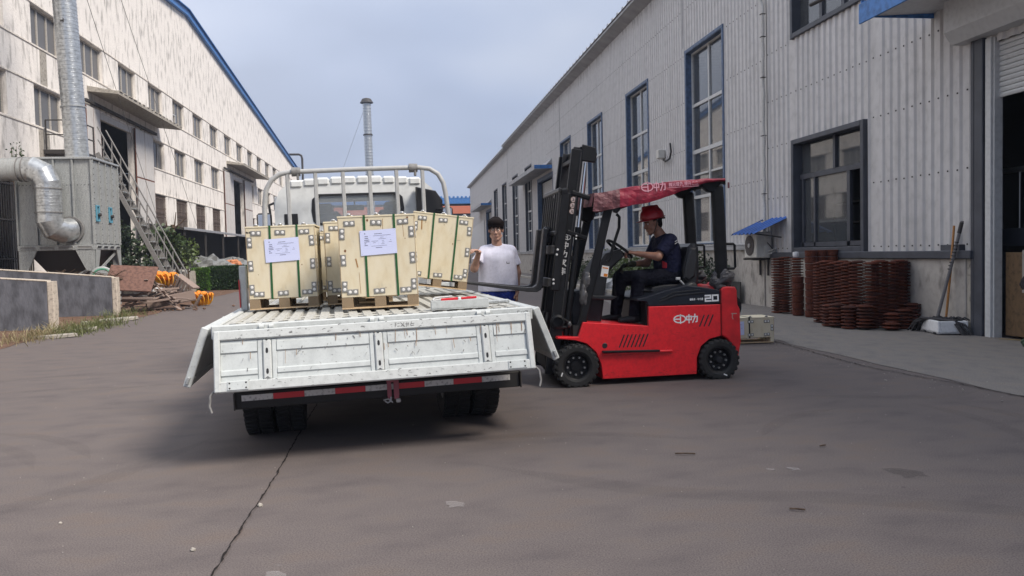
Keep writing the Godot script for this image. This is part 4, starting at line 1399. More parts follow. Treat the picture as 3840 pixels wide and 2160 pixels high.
func dust_collector() -> void:
	var c := thing("dust_collector", "pale grey steel dust collector box with a shiny bent inlet duct and tall exhaust stack", "dust collector", at(0, 0, 0))
	var x0 := -11.52
	var x1 := -9.36
	var z0 := -26.0
	var z1 := -28.15
	var y0 := 1.97
	var y1 := 4.56
	var g := MB.new()
	g.bx(V((x0 + x1) * 0.5, (y0 + y1) * 0.5, (z0 + z1) * 0.5), V(x1 - x0 - 0.06, y1 - y0, z0 - z1 - 0.06))
	part("body", g, M.collector_paint, c)
	for k in 4:     # the four front sheets between their angle irons, each very slightly dished
		var a := lerpf(x0, x1, k / 4.0) + 0.03
		var b := lerpf(x0, x1, (k + 1) / 4.0) - 0.03
		g = MB.new()
		var n := 8
		for i in n:
			for j in n:
				var q := []
				for e in [[i, j], [i + 1, j], [i + 1, j + 1], [i, j + 1]]:
					var u: float = float(e[0]) / n
					var w: float = float(e[1]) / n
					var bulge := 0.030 * sin(PI * u) * sin(PI * w) * (1.0 + 0.5 * sin(k * 2.1 + w * 4.0))
					var nn := V(-0.030 * PI * cos(PI * u) * sin(PI * w) / (b - a), -0.030 * PI * sin(PI * u) * cos(PI * w) / 2.6, 1).normalized()
					q.append([V(lerpf(a, b, u), lerpf(y0, y1, w), z0 + 0.004 + bulge), nn])
				g.quadn(q[0][0], q[1][0], q[2][0], q[3][0], q[0][1], q[1][1], q[2][1], q[3][1])
		part("panel", g, M.collector_paint, c)
	for k in 4:
		var a := lerpf(z0, z1, k / 4.0) - 0.03
		var b := lerpf(z0, z1, (k + 1) / 4.0) + 0.03
		g = MB.new()
		g.bx(V(x1 - 0.012, (y0 + y1) * 0.5, (a + b) * 0.5), V(0.03, y1 - y0 - 0.06, a - b), 0.008)
		var pn := part("panel", g, M.collector_paint, c)
		if k % 2 == 0:
			g = MB.new()
			for s in [-0.10, 0.10]: g.bx(V(x1 + 0.03, 2.92, (a + b) * 0.5 + s), V(0.05, 0.48, 0.035), 0.006)
			for s in [-0.23, 0.23]: g.bx(V(x1 + 0.031, 2.92 + s, (a + b) * 0.5), V(0.05, 0.04, 0.235), 0.006)
			part("handle", g, M.handle_blue, pn)
			g = MB.new()
			g.lathe(pv([0, 0.12, 0.05, 0.11, 0.06, 0.05, 0.03, 0.03, 0.02, 0.0]), 10, Transform3D(Basis(V(0, 0, 1), -PI / 2), V(x1 + 0.0, 2.88, (a + b) * 0.5 - 0.06)))
			part("knob", g, M.dark_iron, pn)
	for k in 5:
		g = MB.new()
		g.bx(V(lerpf(x0, x1, k / 4.0), (y0 + y1) * 0.5, z0 + 0.035), V(0.055, y1 - y0, 0.07), 0.006)
		part("rib", g, M.collector_paint, c)
		g = MB.new()
		g.bx(V(x1 + 0.012, (y0 + y1) * 0.5, lerpf(z0 + 0.01, z1, k / 4.0)), V(0.075, y1 - y0, 0.05), 0.006)
		part("rib", g, M.collector_paint, c)
	g = MB.new()
	g.bx(V((x0 + x1) * 0.5, y1 + 0.03, z0 + 0.03), V(x1 - x0 + 0.12, 0.07, 0.12), 0.012); g.bx(V(x1 + 0.02, y1 + 0.028, (z0 + z1) * 0.5 - 0.04), V(0.10, 0.07, z0 - z1), 0.012)
	g.bx(V((x0 + x1) * 0.5, y1 + 0.02, (z0 + z1) * 0.5 - 0.06), V(x1 - x0 - 0.06, 0.04, z0 - z1 - 0.1))
	part("top_edge", g, M.galvanised, c)
	g = MB.new()
	for k in 20: g.ball(V(lerpf(x0 + 0.1, x1 - 0.1, k / 19.0), 3.78, z0 + 0.03), V(0.014, 0.014, 0.012), 6, 4)
	for k in 5:
		for j in 14: g.ball(V(x1 + 0.055, lerpf(y0 + 0.1, y1 - 0.1, j / 13.0), lerpf(z0 + 0.01, z1, k / 4.0)), V(0.012, 0.016, 0.016), 6, 4)
	stuff(part("bolt", g, M.dark_iron, c))
	# base frame with slots, gusseted legs, hopper
	g = MB.new()
	g.bx(V((x0 + x1) * 0.5, 1.88, z0 + 0.02), V(x1 - x0 + 0.06, 0.165, 0.10), 0.01); g.bx(V(x1 - 0.02, 1.879, (z0 + z1) * 0.5 - 0.03), V(0.10, 0.163, z0 - z1 - 0.04), 0.01)
	var base := part("base_frame", g, M.collector_paint, c)
	for k in 8:
		var front := k < 4
		var ctr := V(lerpf(x0, x1, (k + 0.5) / 4.0), 1.88, z0 + 0.073) if front else V(x1 + 0.034, 1.88, lerpf(z0, z1, (k - 3.5) / 4.0))
		var hw := 0.17 if front else 0.14
		var xf := Transform3D(Basis() if front else Basis(Vector3.UP, PI / 2), ctr)
		var rim := PackedVector3Array()
		var po := PackedVector2Array()
		for j in 20:
			var t := TAU * j / 20.0
			var p := Vector2((hw if cos(t) > 0.0 else -hw) * (1.0 if absf(cos(t)) > 0.05 else 0.0) + 0.045 * cos(t), 0.045 * sin(t))
			rim.append(xf * V(p.x, p.y, 0)); po.append(p * 0.96)
		g = MB.new()
		g.tube(rim, 0.011, 6, false, -1.0, true)
		part("slot_rim", g, M.collector_paint, base)
		g = MB.new()
		g.prism(po, -0.001, 0.003, xf)
		part("slot", g, M.stair_paint if front else M.dark_void, base)  # flat fill: near-black paints the dark of side slots, grey in front
	for q in [[x0, z0, 1.0, 0.52], [x1, z0, -1.0, 0.55], [x1, z1, -1.0, 0.4], [x0, z1, 1.0, 0.4]]:
		g = MB.new()
		g.prism(pv([0, 1.80, q[2] * q[3], 1.80, q[2] * q[3] * 0.45, 1.16, 0, 1.16]), -0.02, 0.02, Transform3D(Basis(), V(q[0] + (0.0 if q[2] > 0 else 0.0), 0, q[1] + (0.04 if q[1] == z0 else 0.0))), 0.006)
		g.prism(pv([0, 1.80, 0.36, 1.80, 0.12, 1.16, 0, 1.16]), -0.02, 0.02, Transform3D(Basis(Vector3.UP, PI / 2 if q[1] == z0 else -PI / 2), V(q[0] + (0.015 if q[2] < 0 else -0.015), 0, q[1])), 0.006)
		g.bx(V(q[0] + q[2] * 0.10, 0.9, q[1] + (-0.08 if q[1] == z0 else 0.08)), V(0.17, 1.8, 0.17), 0.008)
		for j in 4: g.ball(V(q[0] + q[2] * 0.12, 1.28 + j * 0.13, q[1] + 0.064), V(0.016, 0.016, 0.01), 6, 4)
		part("leg", g, M.collector_paint, c)
	g = MB.new()
	var hc := V((x0 + x1) * 0.5, 0.55, (z0 + z1) * 0.5)
	var corners := [V(x0 + 0.15, 1.8, z0 - 0.1), V(x1 - 0.15, 1.8, z0 - 0.1), V(x1 - 0.15, 1.8, z1 + 0.1), V(x0 + 0.15, 1.8, z1 + 0.1)]
	for i in 4:
		var a: Vector3 = corners[i]
		var b: Vector3 = corners[(i + 1) % 4]
		var m := (a + b) * 0.5
		g.quad(a, b, hc + (b - hc) * V(0.2, 0, 0.2), hc + (a - hc) * V(0.2, 0, 0.2), m - V(hc.x, 3.0, hc.z))
	part("hopper", g, M.dark_iron, c)
	g = MB.new()
	g.bar(V(x1 - 1.0, 0.75, z0 - 0.05), V(x1 - 0.2, 1.22, z0 - 0.05), 0.09, 0.03, V(0, 1, 0)); g.bar(V(x1 - 0.06, 1.1, z0 - 0.25), V(x1 - 0.06, 1.75, z1 + 0.15), 0.08, 0.03, V(0, 1, 0))
	part("brace", g, M.collector_paint, c)
	# inlet duct: in from the left, down, and round into the front
	g = MB.new()
	duct(g, V(-14.5, 4.20, -25.42), V(-10.98, 4.20, -25.42), 0.335, 0.21)
	var du := part("inlet_duct", g, M.galvanised, c)
	g = MB.new()
	bent(g, [V(-10.98, 4.20, -25.42), V(-10.80, 4.20, -25.42), V(-10.53, 4.06, -25.42), V(-10.405, 3.78, -25.42), V(-10.40, 3.62, -25.42)], 0.36)
	part("bend", g, M.duct_metal, du)
	g = MB.new()
	duct(g, V(-10.40, 3.62, -25.42), V(-10.40, 2.92, -25.42), 0.365, 0.10)
	part("drop", g, M.duct_metal, du)
	g = MB.new()
	bent(g, [V(-10.40, 2.92, -25.42), V(-10.40, 2.70, -25.42), V(-10.33, 2.47, -25.52), V(-10.16, 2.38, -25.72), V(-10.02, 2.42, -25.99)], 0.36)
	part("bend", g, M.duct_metal, du)
	g = MB.new()
	ring(g, V(-10.03, 2.42, -25.96), V(0.1, 0, -1), 0.35, 0.03, 0.06)
	ring(g, V(-10.98, 4.20, -25.42), V(1, 0, 0), 0.335, 0.02, 0.035); ring(g, V(-11.13, 4.20, -25.42), V(1, 0, 0), 0.335, 0.012, 0.03)
	for y in [3.62, 2.92]: ring(g, V(-10.40, y, -25.42), V(0, 1, 0), 0.362, 0.014, 0.028)
	part("flange", g, M.stair_paint, du)
	# exhaust stack
	g = MB.new()
	var s0 := V(-10.12, 4.58, -27.0)
	var s1 := V(-10.42, 13.0, -27.0)
	duct(g, s0, s1, 0.335, 0.115, 32)
	var sk := part("exhaust_stack", g, M.duct_metal, c)
	g = MB.new()
	ring(g, s0.lerp(s1, 0.205), s1 - s0, 0.335, 0.018, 0.035); ring(g, s0 + V(0, 0.03, 0), s1 - s0, 0.335, 0.03, 0.05)
	part("flange", g, M.galvanised, sk)
	g = MB.new()
	g.bx(V(-10.26, 8.9, -26.655), V(0.10, 0.03, 0.03)); g.bx(V(-10.22, 8.92, -26.64), V(0.02, 0.12, 0.02))
	part("stay", g, M.dark_iron, sk)

# ---------------------------------------------------------------- left yard: ramp walls, scrap, hedges
func low_wall(z: float, x1: float, ya: float, yb: float, label: String) -> void:
	var w := thing("ramp_wall", label, "low wall", at(0, 0, 0), "low rendered walls of the loading ramp")
	var t := 0.23
	var g := MB.new()
	g.prism(pv([-13.0, -0.1, x1 - 0.13, -0.1, x1 - 0.13, yb, -9.4, ya, -13.0, ya + 0.33]), -t, 0.0, Transform3D(Basis(), V(0, 0, z)), 0.012)
	part("face", g, M.ramp_side, w)
	g = MB.new()
	g.prism(pv([x1 - 0.128, -0.1, x1, -0.1, x1 + 0.012, yb * 0.5, x1, yb + 0.004, x1 - 0.128, yb + 0.006]), -t - 0.008, 0.008, Transform3D(Basis(), V(0, 0, z)), 0.018)
	part("end_post", g, M.ramp_edge, w)
	g = MB.new()
	g.bar(V(x1 - 0.13, yb + 0.012, z - t * 0.5), V(-9.4, ya + 0.012, z - t * 0.5), 0.03, t + 0.012, V(0, 1, 0), 0.008)
	g.bar(V(-9.405, ya + 0.012, z - t * 0.5), V(-13.0, ya + 0.342, z - t * 0.5), 0.03, t + 0.012, V(0, 1, 0), 0.008)
	part("wall_top", g, M.ramp_edge, w)  # pale strip paints the lit top edge into the wall

func left_yard() -> void:
	low_wall(-18.6, -7.60, 1.15, 1.01, "nearer of the two dark grey low ramp walls, with a tan end post")
	low_wall(-22.9, -7.74, 1.14, 0.99, "farther dark grey low ramp wall, just in front of the scrap heap")
	# broken slabs and boards on the verge
	var slabs := [[-7.0, -20.8, 0.95, 0.7, 0.3, "cracked pale concrete slab lying on the verge between the ramp walls"], [-6.75, -18.0, 0.5, 0.25, 0.9, "small broken concrete slab beside the weeds at the verge edge"], [-6.75, -16.5, 0.75, 0.22, 0.15, "thin grey broken board lying in the weeds nearest the camera"], [-7.5, -20.0, 0.35, 0.2, 1.9, "short dark broken board against the nearer wall's end post"]]
	for s in slabs:
		var g := MB.new()
		var po := PackedVector2Array()
		for j in 9:
			var t := TAU * j / 9.0
			po.append(Vector2(cos(t) * s[2] * 0.5, sin(t) * s[3] * 0.5) * (1.0 + 0.18 * rng.randf_range(-1, 1)))
		g.prism(po, 0.0, 0.07, Transform3D(Basis(V(1, 0, 0), V(0, 0, -1), V(0, 1, 0)) * Basis(V(0, 0, 1), s[4]), Vector3.ZERO), 0.01)
		tag(part("broken_slab", g, M.old_concrete, self, Transform3D(Basis(V(0.3, 0, 1).normalized(), 0.04), V(s[0], gy(s[0]) - 0.005, s[1]))), s[5], "slab")
	# leaning brown steel board
	var bb := MB.new()
	bb.bx(Vector3.ZERO, V(1.3, 0.95, 0.05), 0.012)
	tag(part("leaning_board", bb, M.brown_board, self, Transform3D(Basis(V(0, 0, 1), -0.07) * Basis(V(1, 0, 0), -0.75), V(-7.75, 0.93, -24.1))), "large red brown weathered board leaning back behind the farther ramp wall", "board")
	# timber pile under it
	var tl := [[-8.1, 0.30, -24.0, 1.1, 0.12, "lower grey plank at the left under the leaning board"], [-7.5, 0.36, -23.9, 0.9, -0.1, "short grey plank sloping left under the leaning board"], [-7.9, 0.46, -24.1, 1.2, 0.05, "uppermost grey plank under the leaning board"], [-7.4, 0.22, -24.3, 1.3, 0.3, "longest grey plank, lying askew in front of the leaning board"]]
	for i in tl.size():
		var q: Array = tl[i]
		var g := MB.new()
		g.bx(Vector3.ZERO, V(q[3], 0.06, 0.16), 0.008)
		tag(part("old_plank", g, M.old_wood, self, Transform3D(Basis(Vector3.UP, q[4]) * Basis(V(0, 0, 1), q[4] * 0.4), V(q[0], q[1], q[2]))), q[5], "plank", "grey planks under the leaning board")
	# wooden trough
	var tr := thing("feed_trough", "long shallow weathered wooden trough lying askew in front of the scrap", "trough", Transform3D(Basis(V(0.92, 0.16, -0.34).normalized(), Vector3.UP, V(0.34, 0, 0.92)).orthonormalized(), V(-6.92, 0.10, -25.0)))
	for q in [[V(0, 0.02, 0), V(1.35, 0.04, 0.50), "bottom"], [V(0, 0.17, 0.25), V(1.35, 0.28, 0.035), "side"], [V(0, 0.17, -0.25), V(1.35, 0.28, 0.035), "side"], [V(0.66, 0.165, 0), V(0.035, 0.27, 0.46), "end_board"], [V(-0.66, 0.165, 0), V(0.035, 0.27, 0.46), "end_board"]]:
		var g := MB.new()
		g.bx(q[0], q[1], 0.006)
		part(q[2], g, M.old_wood, tr)
	# orange spirals
	for q in [[V(-7.12, 0.86, -25.5), 0.2, 0.40, "bright orange spiral brush lying on top of the scrap heap"], [V(-6.40, 0.20, -26.5), 0.3, 0.36, "bright orange spiral brush lying on the ground past the trough"]]:
		var s := thing("spiral_brush", q[3], "spiral brush", at(q[0].x, q[0].y, q[0].z, q[1]))
		var g := MB.new()
		for k in 9: g.lump(V(rng.randf_range(-0.30, 0.26), rng.randf_range(-0.02, 0.16), rng.randf_range(-0.12, 0.12)), V(rng.randf_range(0.09, 0.15), rng.randf_range(0.07, 0.12), rng.randf_range(0.09, 0.15)), nz, 0.2, 5.0, 14, 10)
		part("coil", g, M.orange_spiral, s)
		for k in 5:
			g = MB.new()
			g.lathe(pv([0.05, -0.008, 0.20, 0.03, 0.20, 0.045, 0.05, 0.012]), 18, Transform3D(Basis(V(0, 0, 1), PI / 2 + 0.5 - 0.2 * k) * Basis(V(1, 0, 0), 0.4), V(-0.24 + 0.12 * k, -0.03, 0.16)))
			part("blade", g, M.yellow_blade, s)
	# loose rubbish of the heap, too tangled to count
	var hb := MB.new()
	for k in 60:
		var c := V(-7.3 + rng.randfn() * 0.45, 0.0, -25.0 + rng.randfn() * 0.35)
		c.y = maxf(0.04, 0.62 - absf(c.x + 7.3) * 0.6 + rng.randfn() * 0.1)
		hb.box(Transform3D(Basis(Vector3.UP, rng.randf() * 3.0) * Basis(V(0, 0, 1), rng.randfn() * 0.35), c), V(rng.randf_range(0.25, 0.9), rng.randf_range(0.02, 0.06), rng.randf_range(0.03, 0.12)), 0.004)
	stuff(tag(part("scrap_debris", hb, M.old_wood, self), "tangle of broken laths and scrap wood under the orange spiral", "debris"))
	hb = MB.new()
	for k in 20:
		var s := rng.randf_range(0.02, 0.05)
		hb.lump(V(-6.6 + rng.randfn() * 0.5, s * 0.4, -24.2 + rng.randfn() * 0.9), V(s, s * 0.6, s * 0.9), nz, 0.5, 14.0, 8, 6)
	stuff(tag(part("rubble", hb, M.red_dirt, self), "scattered rubble at the edge of the scrap heap", "rubble"))
	# slatted frame and bags
	var cr := thing("slatted_frame", "broken slatted wooden frame tipped over beside the orange spiral", "crate", Transform3D(Basis(Vector3.UP, -0.5) * Basis(V(0, 0, 1), -0.55), V(-6.68, 0.60, -25.15)))
	for k in 6:
		var g := MB.new()
		g.bx(V(-0.32 + k * 0.13, 0, 0), V(0.07, 0.5, 0.04), 0.006)
		part("slat", g, M.old_wood, cr)
	for y in [-0.2, 0.2]:
		var g := MB.new()
		g.bx(V(0, y, -0.16), V(0.8, 0.06, 0.28), 0.006)
		part("rail", g, M.old_wood, cr)
	for q in [[V(-7.75, 0.5, -24.9), V(0.22, 0.22, 0.18), "crumpled white bag stuck in the scrap left of the orange spiral"], [V(-7.35, 0.5, -25.0), V(0.24, 0.14, 0.16), "pale crumpled bag lying over the trough"]]:
		var g := MB.new()
		g.lump(q[0], q[1], nz, 0.55, 5.0)
		tag(part("crumpled_bag", g, M.white_sack, self), q[2], "bag")
	# fan casing seen under the collector
	var fn := thing("fan_casing", "round grey and green fan casing on the ground under the dust collector's corner", "fan", Transform3D(Basis(Vector3.UP, 0.35) * Basis(V(1, 0, 0), PI / 2).scaled(V(0.74, 0.74, 0.74)), V(-9.05, 0.95, -25.6)))
	var g2 := MB.new()
	g2.lathe(pv([0.12, 0.16, 0.40, 0.16, 0.46, 0.1, 0.46, -0.1, 0.40, -0.16, 0.12, -0.16]), 28)
	part("casing", g2, M.collector_paint, fn)
	g2 = MB.new()
	g2.lathe(pv([0.30, 0.155, 0.34, 0.18, 0.39, 0.165]), 28)
	part("ring", g2, mat("fan_green", 0.06, 0.26, 0.17, 0.6, {t = "grime", s = 4.0}), fn)
	g2 = MB.new()
	g2.bx(V(0, 0, 0.78), V(0.5, 0.3, 0.6))
	part("foot", g2, M.dark_iron, fn)
	# pallet and dry twigs beside the wall
	g2 = MB.new()
	g2.bx(V(-9.9, 1.02, -24.2), V(1.3, 0.06, 0.5), 0.01); g2.bx(V(-10.2, 0.5, -24.3), V(0.2, 0.96, 0.2)); g2.bx(V(-9.5, 0.5, -24.3), V(0.2, 0.96, 0.2))
	tag(part("work_bench", g2, M.brown_board, self), "low rusty bench top showing over the ramp wall under the collector", "bench")
	g2 = MB.new()
	for k in 70:
		var a := V(-8.95 + rng.randf_range(-0.9, 0.9), 1.02 + rng.randf_range(-0.05, 0.02), -24.0 + rng.randf_range(-0.2, 0.2))
		var b := a + V(rng.randf_range(-0.5, 0.5), rng.randf_range(0.0, 0.2), rng.randf_range(-0.2, 0.2))
		g2.bar(a, b, 0.012, 0.012)
	g2.lump(V(-8.95, 0.88, -24.0), V(0.95, 0.16, 0.25), nz, 0.5, 4.0)
	stuff(tag(part("dry_twigs", g2, M.bark, self), "heap of dry grey brown twigs lying behind the farther ramp wall", "twigs"))
	# planter wall
	var pl := MB.new()
	pl.prism(pv([-13, -0.1, -9.75, -0.1, -9.75, 0.93, -13, 1.0]), -6.0, 0.0, Transform3D(Basis(), V(0, 0, -37.2)), 0.02)
	tag(part("planter_block", pl, M.old_concrete, self), "stained concrete planter block at the foot of the steel staircase", "planter")
	# tarpaulin heap in the mouth of the shed
	pl = MB.new()
	pl.lump(V(-10.3, 0.85, -44.5), V(1.2, 0.75, 1.7), nz, 0.5, 1.3, 28, 18)
	pl.lump(V(-9.6, 0.75, -46.8), V(0.9, 0.7, 1.4), nz, 0.5, 1.5, 24, 16)
	tag(part("tarpaulin_heap", pl, M.tarp, self), "heap under a crumpled grey plastic tarpaulin in the shed mouth", "heap")
	pl = MB.new()
	pl.lump(V(-9.3, 1.15, -45.3), V(0.45, 0.25, 0.5), nz, 0.6, 3.0)
	tag(part("orange_cloth", pl, mat("cloth_orange", 0.5, 0.2, 0.09, 0.8, {t = "grime", s = 3.0}), self), "faded orange cloth thrown over the tarpaulin heap", "cloth")
	pl = MB.new()
	pl.bx(V(-10.1, 0.45, -43.2), V(2.0, 0.9, 0.12), 0.01)
	tag(part("grey_slab_wall", pl, M.old_concrete, self), "grey concrete slab standing between the planter and the tarpaulin heap", "slab")

# ---------------------------------------------------------------- right yard
func disc_mesh() -> ArrayMesh:
	var g := MB.new()
	g.lathe(pv([0.0, 0.022, 0.080, 0.022, 0.085, 0.009, 0.122, 0.009, 0.127, 0.005, 0.127, -0.005, 0.122, -0.009, 0.085, -0.009, 0.080, -0.022, 0.0, -0.022]), 24)
	return g.mesh()

const TH := ["topmost", "2nd from the top", "3rd from the top"]

func nth(k: int) -> String: return TH[k] if k < 3 else "%dth from the top" % (k + 1) if k < 20 else ("21st from the top" if k == 20 else "22nd from the top")

func discs(spots: Array, where: String, group: String, mesh: ArrayMesh, pitch: float) -> void:
	for i in spots.size():
		var s: Array = spots[i]
		for k in s[2]:
			var o := inst("iron_disc", mesh, M[["rusty_iron", "rusty_iron", "rusty_iron_dark", "rusty_iron_pale"][rng.randi() % 4]], self, Transform3D(Basis(Vector3.UP, rng.randf() * TAU) * Basis(V(1, 0, 0), rng.randf_range(-0.010, 0.010)), V(s[0] + rng.randf_range(-0.006, 0.006), gy(8.0) + 0.03 + k * pitch + (pitch * 0.5 if i % 2 else 0.0), s[1] + rng.randf_range(-0.006, 0.006))))
			tag(o, "rusty iron disc, %s, %s column of the %s" % [nth(s[2] - 1 - k), s[3], where], "disc", group)

func right_yard() -> void:
	var dm := disc_mesh()
	discs([[7.41, -11.95, 20, "leftmost near"], [7.58, -11.97, 20, "second near"], [7.745, -11.95, 20, "third near"], [7.91, -11.97, 20, "fourth near"], [8.045, -12.08, 20, "rightmost"], [7.26, -12.09, 20, "second side"], [7.24, -12.29, 20, "third side"], [7.25, -12.51, 20, "fourth side"], [7.24, -12.73, 20, "fifth side"], [7.23, -12.95, 20, "sixth side"], [7.22, -13.16, 20, "hindmost side"]], "wide tall stack", "rusty discs of the wide tall stack", dm, 0.0535)
	discs([[7.0, -12.48, 7, "hindmost"], [7.0, -12.24, 7, "second"], [7.06, -11.99, 7, "third"], [7.20, -11.77, 7, "nearest"]], "knee high front row", "rusty discs of the low front row", dm, 0.0535)
	discs([[7.62, -11.69, 5, "middle"], [7.48, -11.52, 2, "lowest"], [7.82, -11.70, 6, "taller"], [8.03, -11.80, 7, "rightmost"]], "low stacks at right", "rusty discs of the small low stacks", dm, 0.0535)
	discs([[7.52, -15.40, 21, "left"], [7.58, -15.19, 21, "middle"], [7.73, -15.02, 21, "right"]], "narrower tall stack", "rusty discs of the narrower stack", dm, 0.0535)
	# columns of rusty sleeves
	var cup := MB.new()
	cup.lathe(pv([0.0, 0.0, 0.098, 0.0, 0.108, 0.02, 0.112, 0.09, 0.116, 0.115, 0.102, 0.12, 0.098, 0.115, 0.0, 0.1]), 20)
	var cm := cup.mesh()
	for q in [[7.55, -14.62, 6, "short column between the two disc stacks"], [7.60, -14.2, 10, "leftmost tall column behind the short one"], [7.80, -14.2, 10, "middle tall column below the dark window"], [7.99, -14.15, 10, "tall column nearest the plinth"]]:
		for k in q[2]: tag(inst("iron_cup", cm, M.rusty_iron, self, at(q[0] + rng.randf_range(-0.006, 0.006), gy(8) + 0.012 + k * 0.1265, q[1], rng.randf() * 6.0)), "rusty iron cup, %s, %s" % [nth(q[2] - 1 - k), q[3]], "cup", "rusty cups stacked in columns")
	var g := MB.new()
	g.lathe(pv([0.0, 0.0, 0.05, 0.0, 0.062, 0.03, 0.06, 0.10, 0.0, 0.11]), 14)
	tag(part("white_cup", g, M.foam, self, at(7.72, gy(8) + 0.03 + 21 * 0.0535 - 0.018, -15.02)), "small white cup on top of the narrower disc stack", "cup")
	# air conditioner
	var ac := thing("air_conditioner", "white outdoor air conditioner unit on wall brackets under the blue sheet", "air conditioner", at(0, 0, 0))
	g = MB.new()
	g.bx(V(7.93, 1.45, -17.2), V(0.36, 0.58, 0.62), 0.018)
	part("casing", g, M.ac_white, ac)
	g = MB.new()
	g.lathe(pv([0.0, 0.0, 0.215, 0.0, 0.23, 0.008, 0.23, 0.016, 0.0, 0.016]), 28, Transform3D(Basis(V(0, 0, 1), PI / 2), V(7.750, 1.44, -17.22)))
	var fan := part("fan_grille", g, M.ac_grille, ac)
	g = MB.new()
	g.lathe(pv([0.0, 0.022, 0.05, 0.02, 0.055, 0.0]), 14, Transform3D(Basis(V(0, 0, 1), PI / 2), V(7.738, 1.44, -17.22)))
	part("hub", g, M.decal_dim, fan)
	g = MB.new()
	for q in [[8.0, 1.62, 0.11, 0.035], [8.0, 1.56, 0.10, 0.05], [7.84, 1.5, 0.05, 0.012], [7.84, 1.46, 0.05, 0.012]]: g.bx(V(q[0], q[1], -16.885), V(q[2], q[3], 0.014), 0.004)
	g.bx(V(8.01, 1.32, -16.885), V(0.16, 0.22, 0.02), 0.006)
	part("service_cover", g, M.ac_white, ac)
	g = MB.new()
	for y in [1.30, 1.24]: g.tube(path([V(8.02, y, -16.87), V(8.06, y + 0.02, -16.80), V(8.14, y + 0.06, -16.79), V(8.17, y + 0.02, -16.83), V(8.165, y - 0.14, -16.86), V(8.15, y + 0.05, -17.0)]), 0.018, 8)
	part("hose", g, M.pipe_foam, ac)
	g = MB.new()
	g.tube(path([V(8.0, 1.5, -16.88), V(8.06, 1.42, -16.85), V(8.1, 1.36, -16.84), V(8.15, 1.34, -16.86)]), 0.009, 6)
	part("cable", g, M.wire_black, ac)
	g = MB.new()
	for z in [-17.0, -17.4]:
		g.bx(V(7.93, 1.135, z), V(0.5, 0.04, 0.04)); g.bx(V(8.075, 0.94, z), V(0.035, 0.36, 0.04)); 
	g.bx(V(7.93, 1.117, -17.2), V(0.04, 0.035, 0.5))
	part("bracket", g, M.dark_iron, ac)
	# blue corrugated sheet over it
	var sb := thing("blue_rain_sheet", "small bent blue corrugated sheet shading the air conditioner", "sheet", at(0, 0, 0))
	g = MB.new()
	var zz := -16.28
	var n := 0
	while zz > -17.48:
		var z2 := zz - 0.05
		var h0: float = 0.034 * [0, 1, 1, 0][n % 4]
		var h1: float = 0.034 * [1, 1, 0, 0][n % 4]
		if n % 4 == 3: h0 = 0.0; h1 = 0.0
		if not (zz < -17.08 and zz > -17.3):
			g.quad(V(7.40, 1.68 + h0, zz), V(7.40, 1.675 + h1, z2), V(8.18, 2.02 + h1, z2), V(8.18, 2.02 + h0, zz), Vector3.UP)
			g.quad(V(7.40, 1.674 + h0, zz), V(7.40, 1.669 + h1, z2), V(8.18, 2.014 + h1, z2), V(8.18, 2.014 + h0, zz), Vector3.DOWN)
		else:
			g.quad(V(7.40, 1.68 + h0, zz), V(7.40, 1.675 + h1, z2), V(7.98, 1.93 + h1, z2), V(7.98, 1.93 + h0, zz), Vector3.UP)
		zz = z2; n += 1
	part("sheet", g, M.sheet_blue, sb)
	g = MB.new()
	g.bar(V(8.1, 1.6, -16.4), V(7.5, 1.69, -16.4), 0.03, 0.02)
	part("stay", g, M.dark_iron, sb)
	# insulated pipe running up the joint of the two halls
	var pi := thing("insulated_pipe", "thin white foam wrapped pipe running up the joint between the two metal halls", "pipe", at(0, 0, 0))
	g = MB.new()
	var pts := PackedVector3Array()
	for k in 60:
		var y := 1.75 + k * 0.132
		pts.append(V(8.10 + 0.006 * sin(k * 1.7), y, -17.21 + 0.012 * sin(k * 0.9) + 0.02 * nz.get_noise_1d(k * 0.2) - (0.09 * smoothstep(6.75, 6.95, y) if y > 6.7 else 0.0)))
	g.tube(pts, 0.04, 8)
	part("lagging", g, M.pipe_foam, pi)
	g = MB.new()
	for y in [2.6, 3.9, 5.2, 6.1, 6.6]: g.bx(V(8.10, y, -17.21), V(0.10, 0.014, 0.10))
	part("clamp", g, M.dark_iron, pi)
	# camera on the wall with its loose black cable
	var cb := thing("wall_camera", "small white box camera with a looped black cable on the ribbed wall", "camera", at(0, 0, 0))
	g = MB.new()
	g.bx(V(8.05, 4.38, -24.35), V(0.22, 0.28, 0.24), 0.02)
	part("housing", g, M.ac_white, cb)
	g = MB.new()
	g.tube(path([V(8.1, 4.2, -24.25), V(8.09, 4.12, -24.0), V(8.09, 4.16, -23.6), V(8.1, 4.35, -23.5), V(8.11, 4.62, -23.6)]), 0.03, 7)
	part("cable", g, M.wire_black, cb)
	# foam box with mops
	var fb := thing("foam_box", "white polystyrene box with chipped lower edge on the pavement, mop heads hanging over it", "box", Transform3D(Basis(Vector3.UP, 1.33), V(7.95, gy(8) + 0.008, -10.93)))
	var bw := 0.62
	var bd := 0.42
	for q in [[V(0, 0.03, 0), V(bw, 0.04, bd), "bottom"], [V(0, 0.105, bd * 0.5 - 0.02), V(bw, 0.19, 0.04), "side"], [V(0, 0.105, -bd * 0.5 + 0.02), V(bw, 0.19, 0.04), "side"], [V(bw * 0.5 - 0.02, 0.104, 0), V(0.04, 0.188, bd - 0.08), "side"], [V(-bw * 0.5 + 0.02, 0.104, 0), V(0.04, 0.188, bd - 0.08), "side"]]:
		g = MB.new()
		g.bx(q[0], q[1], 0.008)
		part(q[2], g, M.foam, fb)
	g = MB.new()
	for s in [-0.2, 0.16]: g.bx(V(s, 0.016, -bd * 0.5 - 0.002), V(0.09, 0.03, 0.01))
	part("notch", g, M.dark_void, fb)
